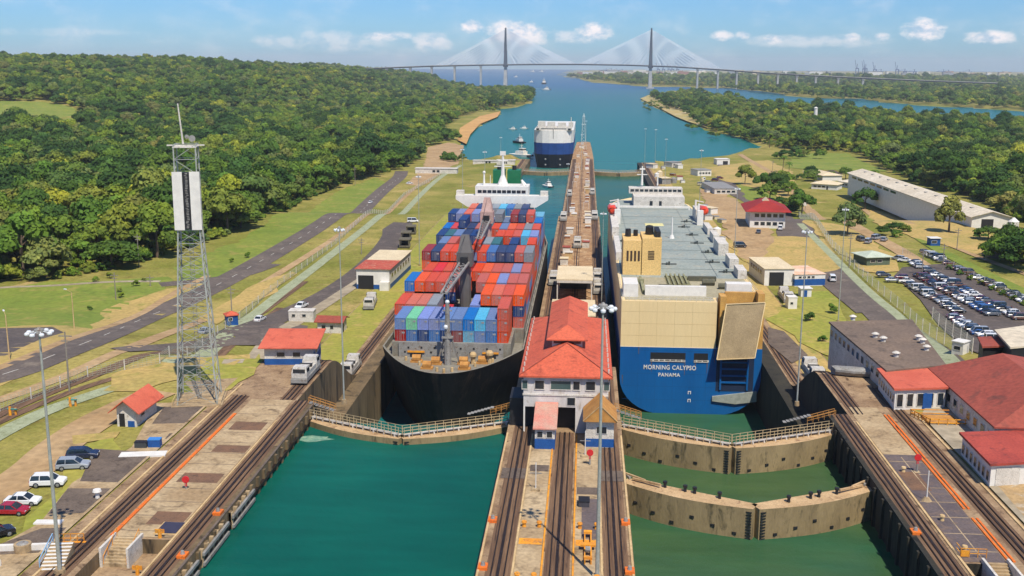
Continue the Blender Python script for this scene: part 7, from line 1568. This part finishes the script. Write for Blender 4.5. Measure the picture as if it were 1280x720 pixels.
for px, h, u in ((757, 62, 0), (763, 66, 0), (770, 62, 0), (776, 60, 0), (822, 90, 1), (828, 90, 1), (834, 90, 1), (840, 90, 1), (846, 90, 1), (1064, 118, 1), (1068, 118, 1), (1071, 110, 1), (1086, 105, 1), (1094, 70, 0), (1112, 105, 1), (1120, 75, 0), (1126, 70, 0), (1162, 70, 0), (1170, 66, 0), (1193, 70, 0)):
    i += 1; pl = 'left of the right bridge pylon' if px < 800 else 'right of the right bridge pylon' if px < 900 else 'standing in the tall right hand port cluster' if px < 1100 else 'at the far right of the port'
    port_crane(px, h, 'hazy blue dockside crane with ' + ('raised' if u else 'lowered') + ' boom ' + pl, bool(u), rnd.uniform(-150, 150), ('raised' if u else 'lowered') + ' cranes ' + pl)
rr = random.Random(8); shedm = [mat('far_white', srgb(222, 220, 212)), mat('far_grey', srgb(150, 156, 160)), mat('far_tan', srgb(206, 192, 160)), mat('far_rust', srgb(160, 110, 90))]
for k in range(70):
    px = rr.uniform(712, 1280) if k > 25 else rr.uniform(735, 900); w_ = rr.uniform(25, 110); h_ = rr.uniform(20, 44); Y = PY + rr.uniform(-900, 500)
    r = root('port_building', 'pale distant port building on the far shore skyline ' + ('below the bridge' if px < 900 else 'right of the bridge'), 'building', (PX(px), Y, -23), 0, 'port buildings ' + ('below the bridge' if px < 900 else 'right of the bridge')); m_ = rr.choice(shedm + [shedm[0]])
    mk('wall', MB().bx(-w_ / 2, w_ / 2, 0, 40, 0, h_), m_, r); mk('roof', MB().bx(-w_ / 2 - 1, w_ / 2 + 1, -1, 41, h_, h_ + 2), rr.choice(shedm), r)
for px, dia in ((857, 32), (862, 34), (866, 30), (871, 28)): r = root('storage_tank', 'large cream storage tank in the port group behind the bridge', 'tank', (PX(px), PY - 300, -23), 0, 'cream storage tanks'); mk('tank_body', MB().cyl((0, 0, 0), (0, 0, 34), dia, dia, 16), shedm[2], r); mk('roof', MB().cyl((0, 0, 34), (0, 0, 39), dia, 4, 16), shedm[0], r)
r = root('white_shore_tower', 'small white tower standing in the east woodland', 'tower', W(1019, 151)); mk('tower_body', MB().cyl((0, 0, 0), (0, 0, 19), 3.2, 2.6, 10), white, r); mk('cap', MB().cyl((0, 0, 19), (0, 0, 21), 3.4, .5, 10), white, r)
# clutter on the east bank strip beside the far locks
rr = random.Random(77)
for i in range(34):
    px = rr.uniform(800, 905); py = rr.uniform(212, 300) if px > 880 else rr.uniform(208, 232)
    p = W(px, py)
    if p.x < 47: continue
    k = rr.choice(('hut', 'crate', 'crate', 'tank')); wh = 'beside the far east lock wall' if py < 235 else 'on the earth strip right of the car carrier'
    s_ = rr.uniform(.8, 1.6); c_ = rr.choice(('white', 'rusty', 'grey', 'cream')); m_ = {'white': white, 'rusty': mat('rust_box', (.3, .15, .1)), 'grey': greym, 'cream': creamr}[c_]
    r = root({'hut': 'work_hut', 'crate': 'steel_crate', 'tank': 'small_tank'}[k], c_ + {'hut': ' work hut ', 'crate': ' steel crate ', 'tank': ' round tank '}[k] + wh, {'hut': 'hut', 'crate': 'crate', 'tank': 'tank'}[k], p, rr.uniform(0, 1), c_ + ' ' + k + 's ' + wh); r.scale = (s_,) * 3
    if k == 'hut': mk('wall', MB().bx(-2, 2, -3, 3, -1, 2.6), m_, r); mk('roof', MB().bx(-2.3, 2.3, -3.3, 3.3, 2.6, 2.8), rr.choice((creamr, redroof2, offw)), r)
    elif k == 'crate': mk('box_body', MB().bx(-1.2, 1.2, -2, 2, -.5, 1.4), m_, r); mk('lid', MB().bx(-1.3, 1.3, -2.1, 2.1, 1.4, 1.55), greym, r)
    else: mk('tank_body', MB().cyl((0, 0, -.5), (0, 0, 2), 1.3, 1.3, 12), m_, r); mk('cap', MB().cyl((0, 0, 2), (0, 0, 2.5), 1.3, .3, 12), m_, r)
# ------------------------------------------------------------------ haze
hz = MB().bx(-16500, 16500, -260, 20700, -38, 196); hm = bpy.data.materials.new('haze'); hm.use_nodes = True; n = NT(hm.node_tree); hm.node_tree.nodes.clear()
pv = n.n('ShaderNodeVolumePrincipled', i={'Color': (.9, .95, 1, 1), 'Density': HAZE, 'Anisotropy': 0.0}); ou = n.n('ShaderNodeOutputMaterial'); n.link(pv.outputs[0], ou.inputs['Volume'])
try: hm.volume_intersection_method = 'ACCURATE'
except Exception: pass
if HAZE > 0: o = mk('haze', hz, hm, kind='stuff')
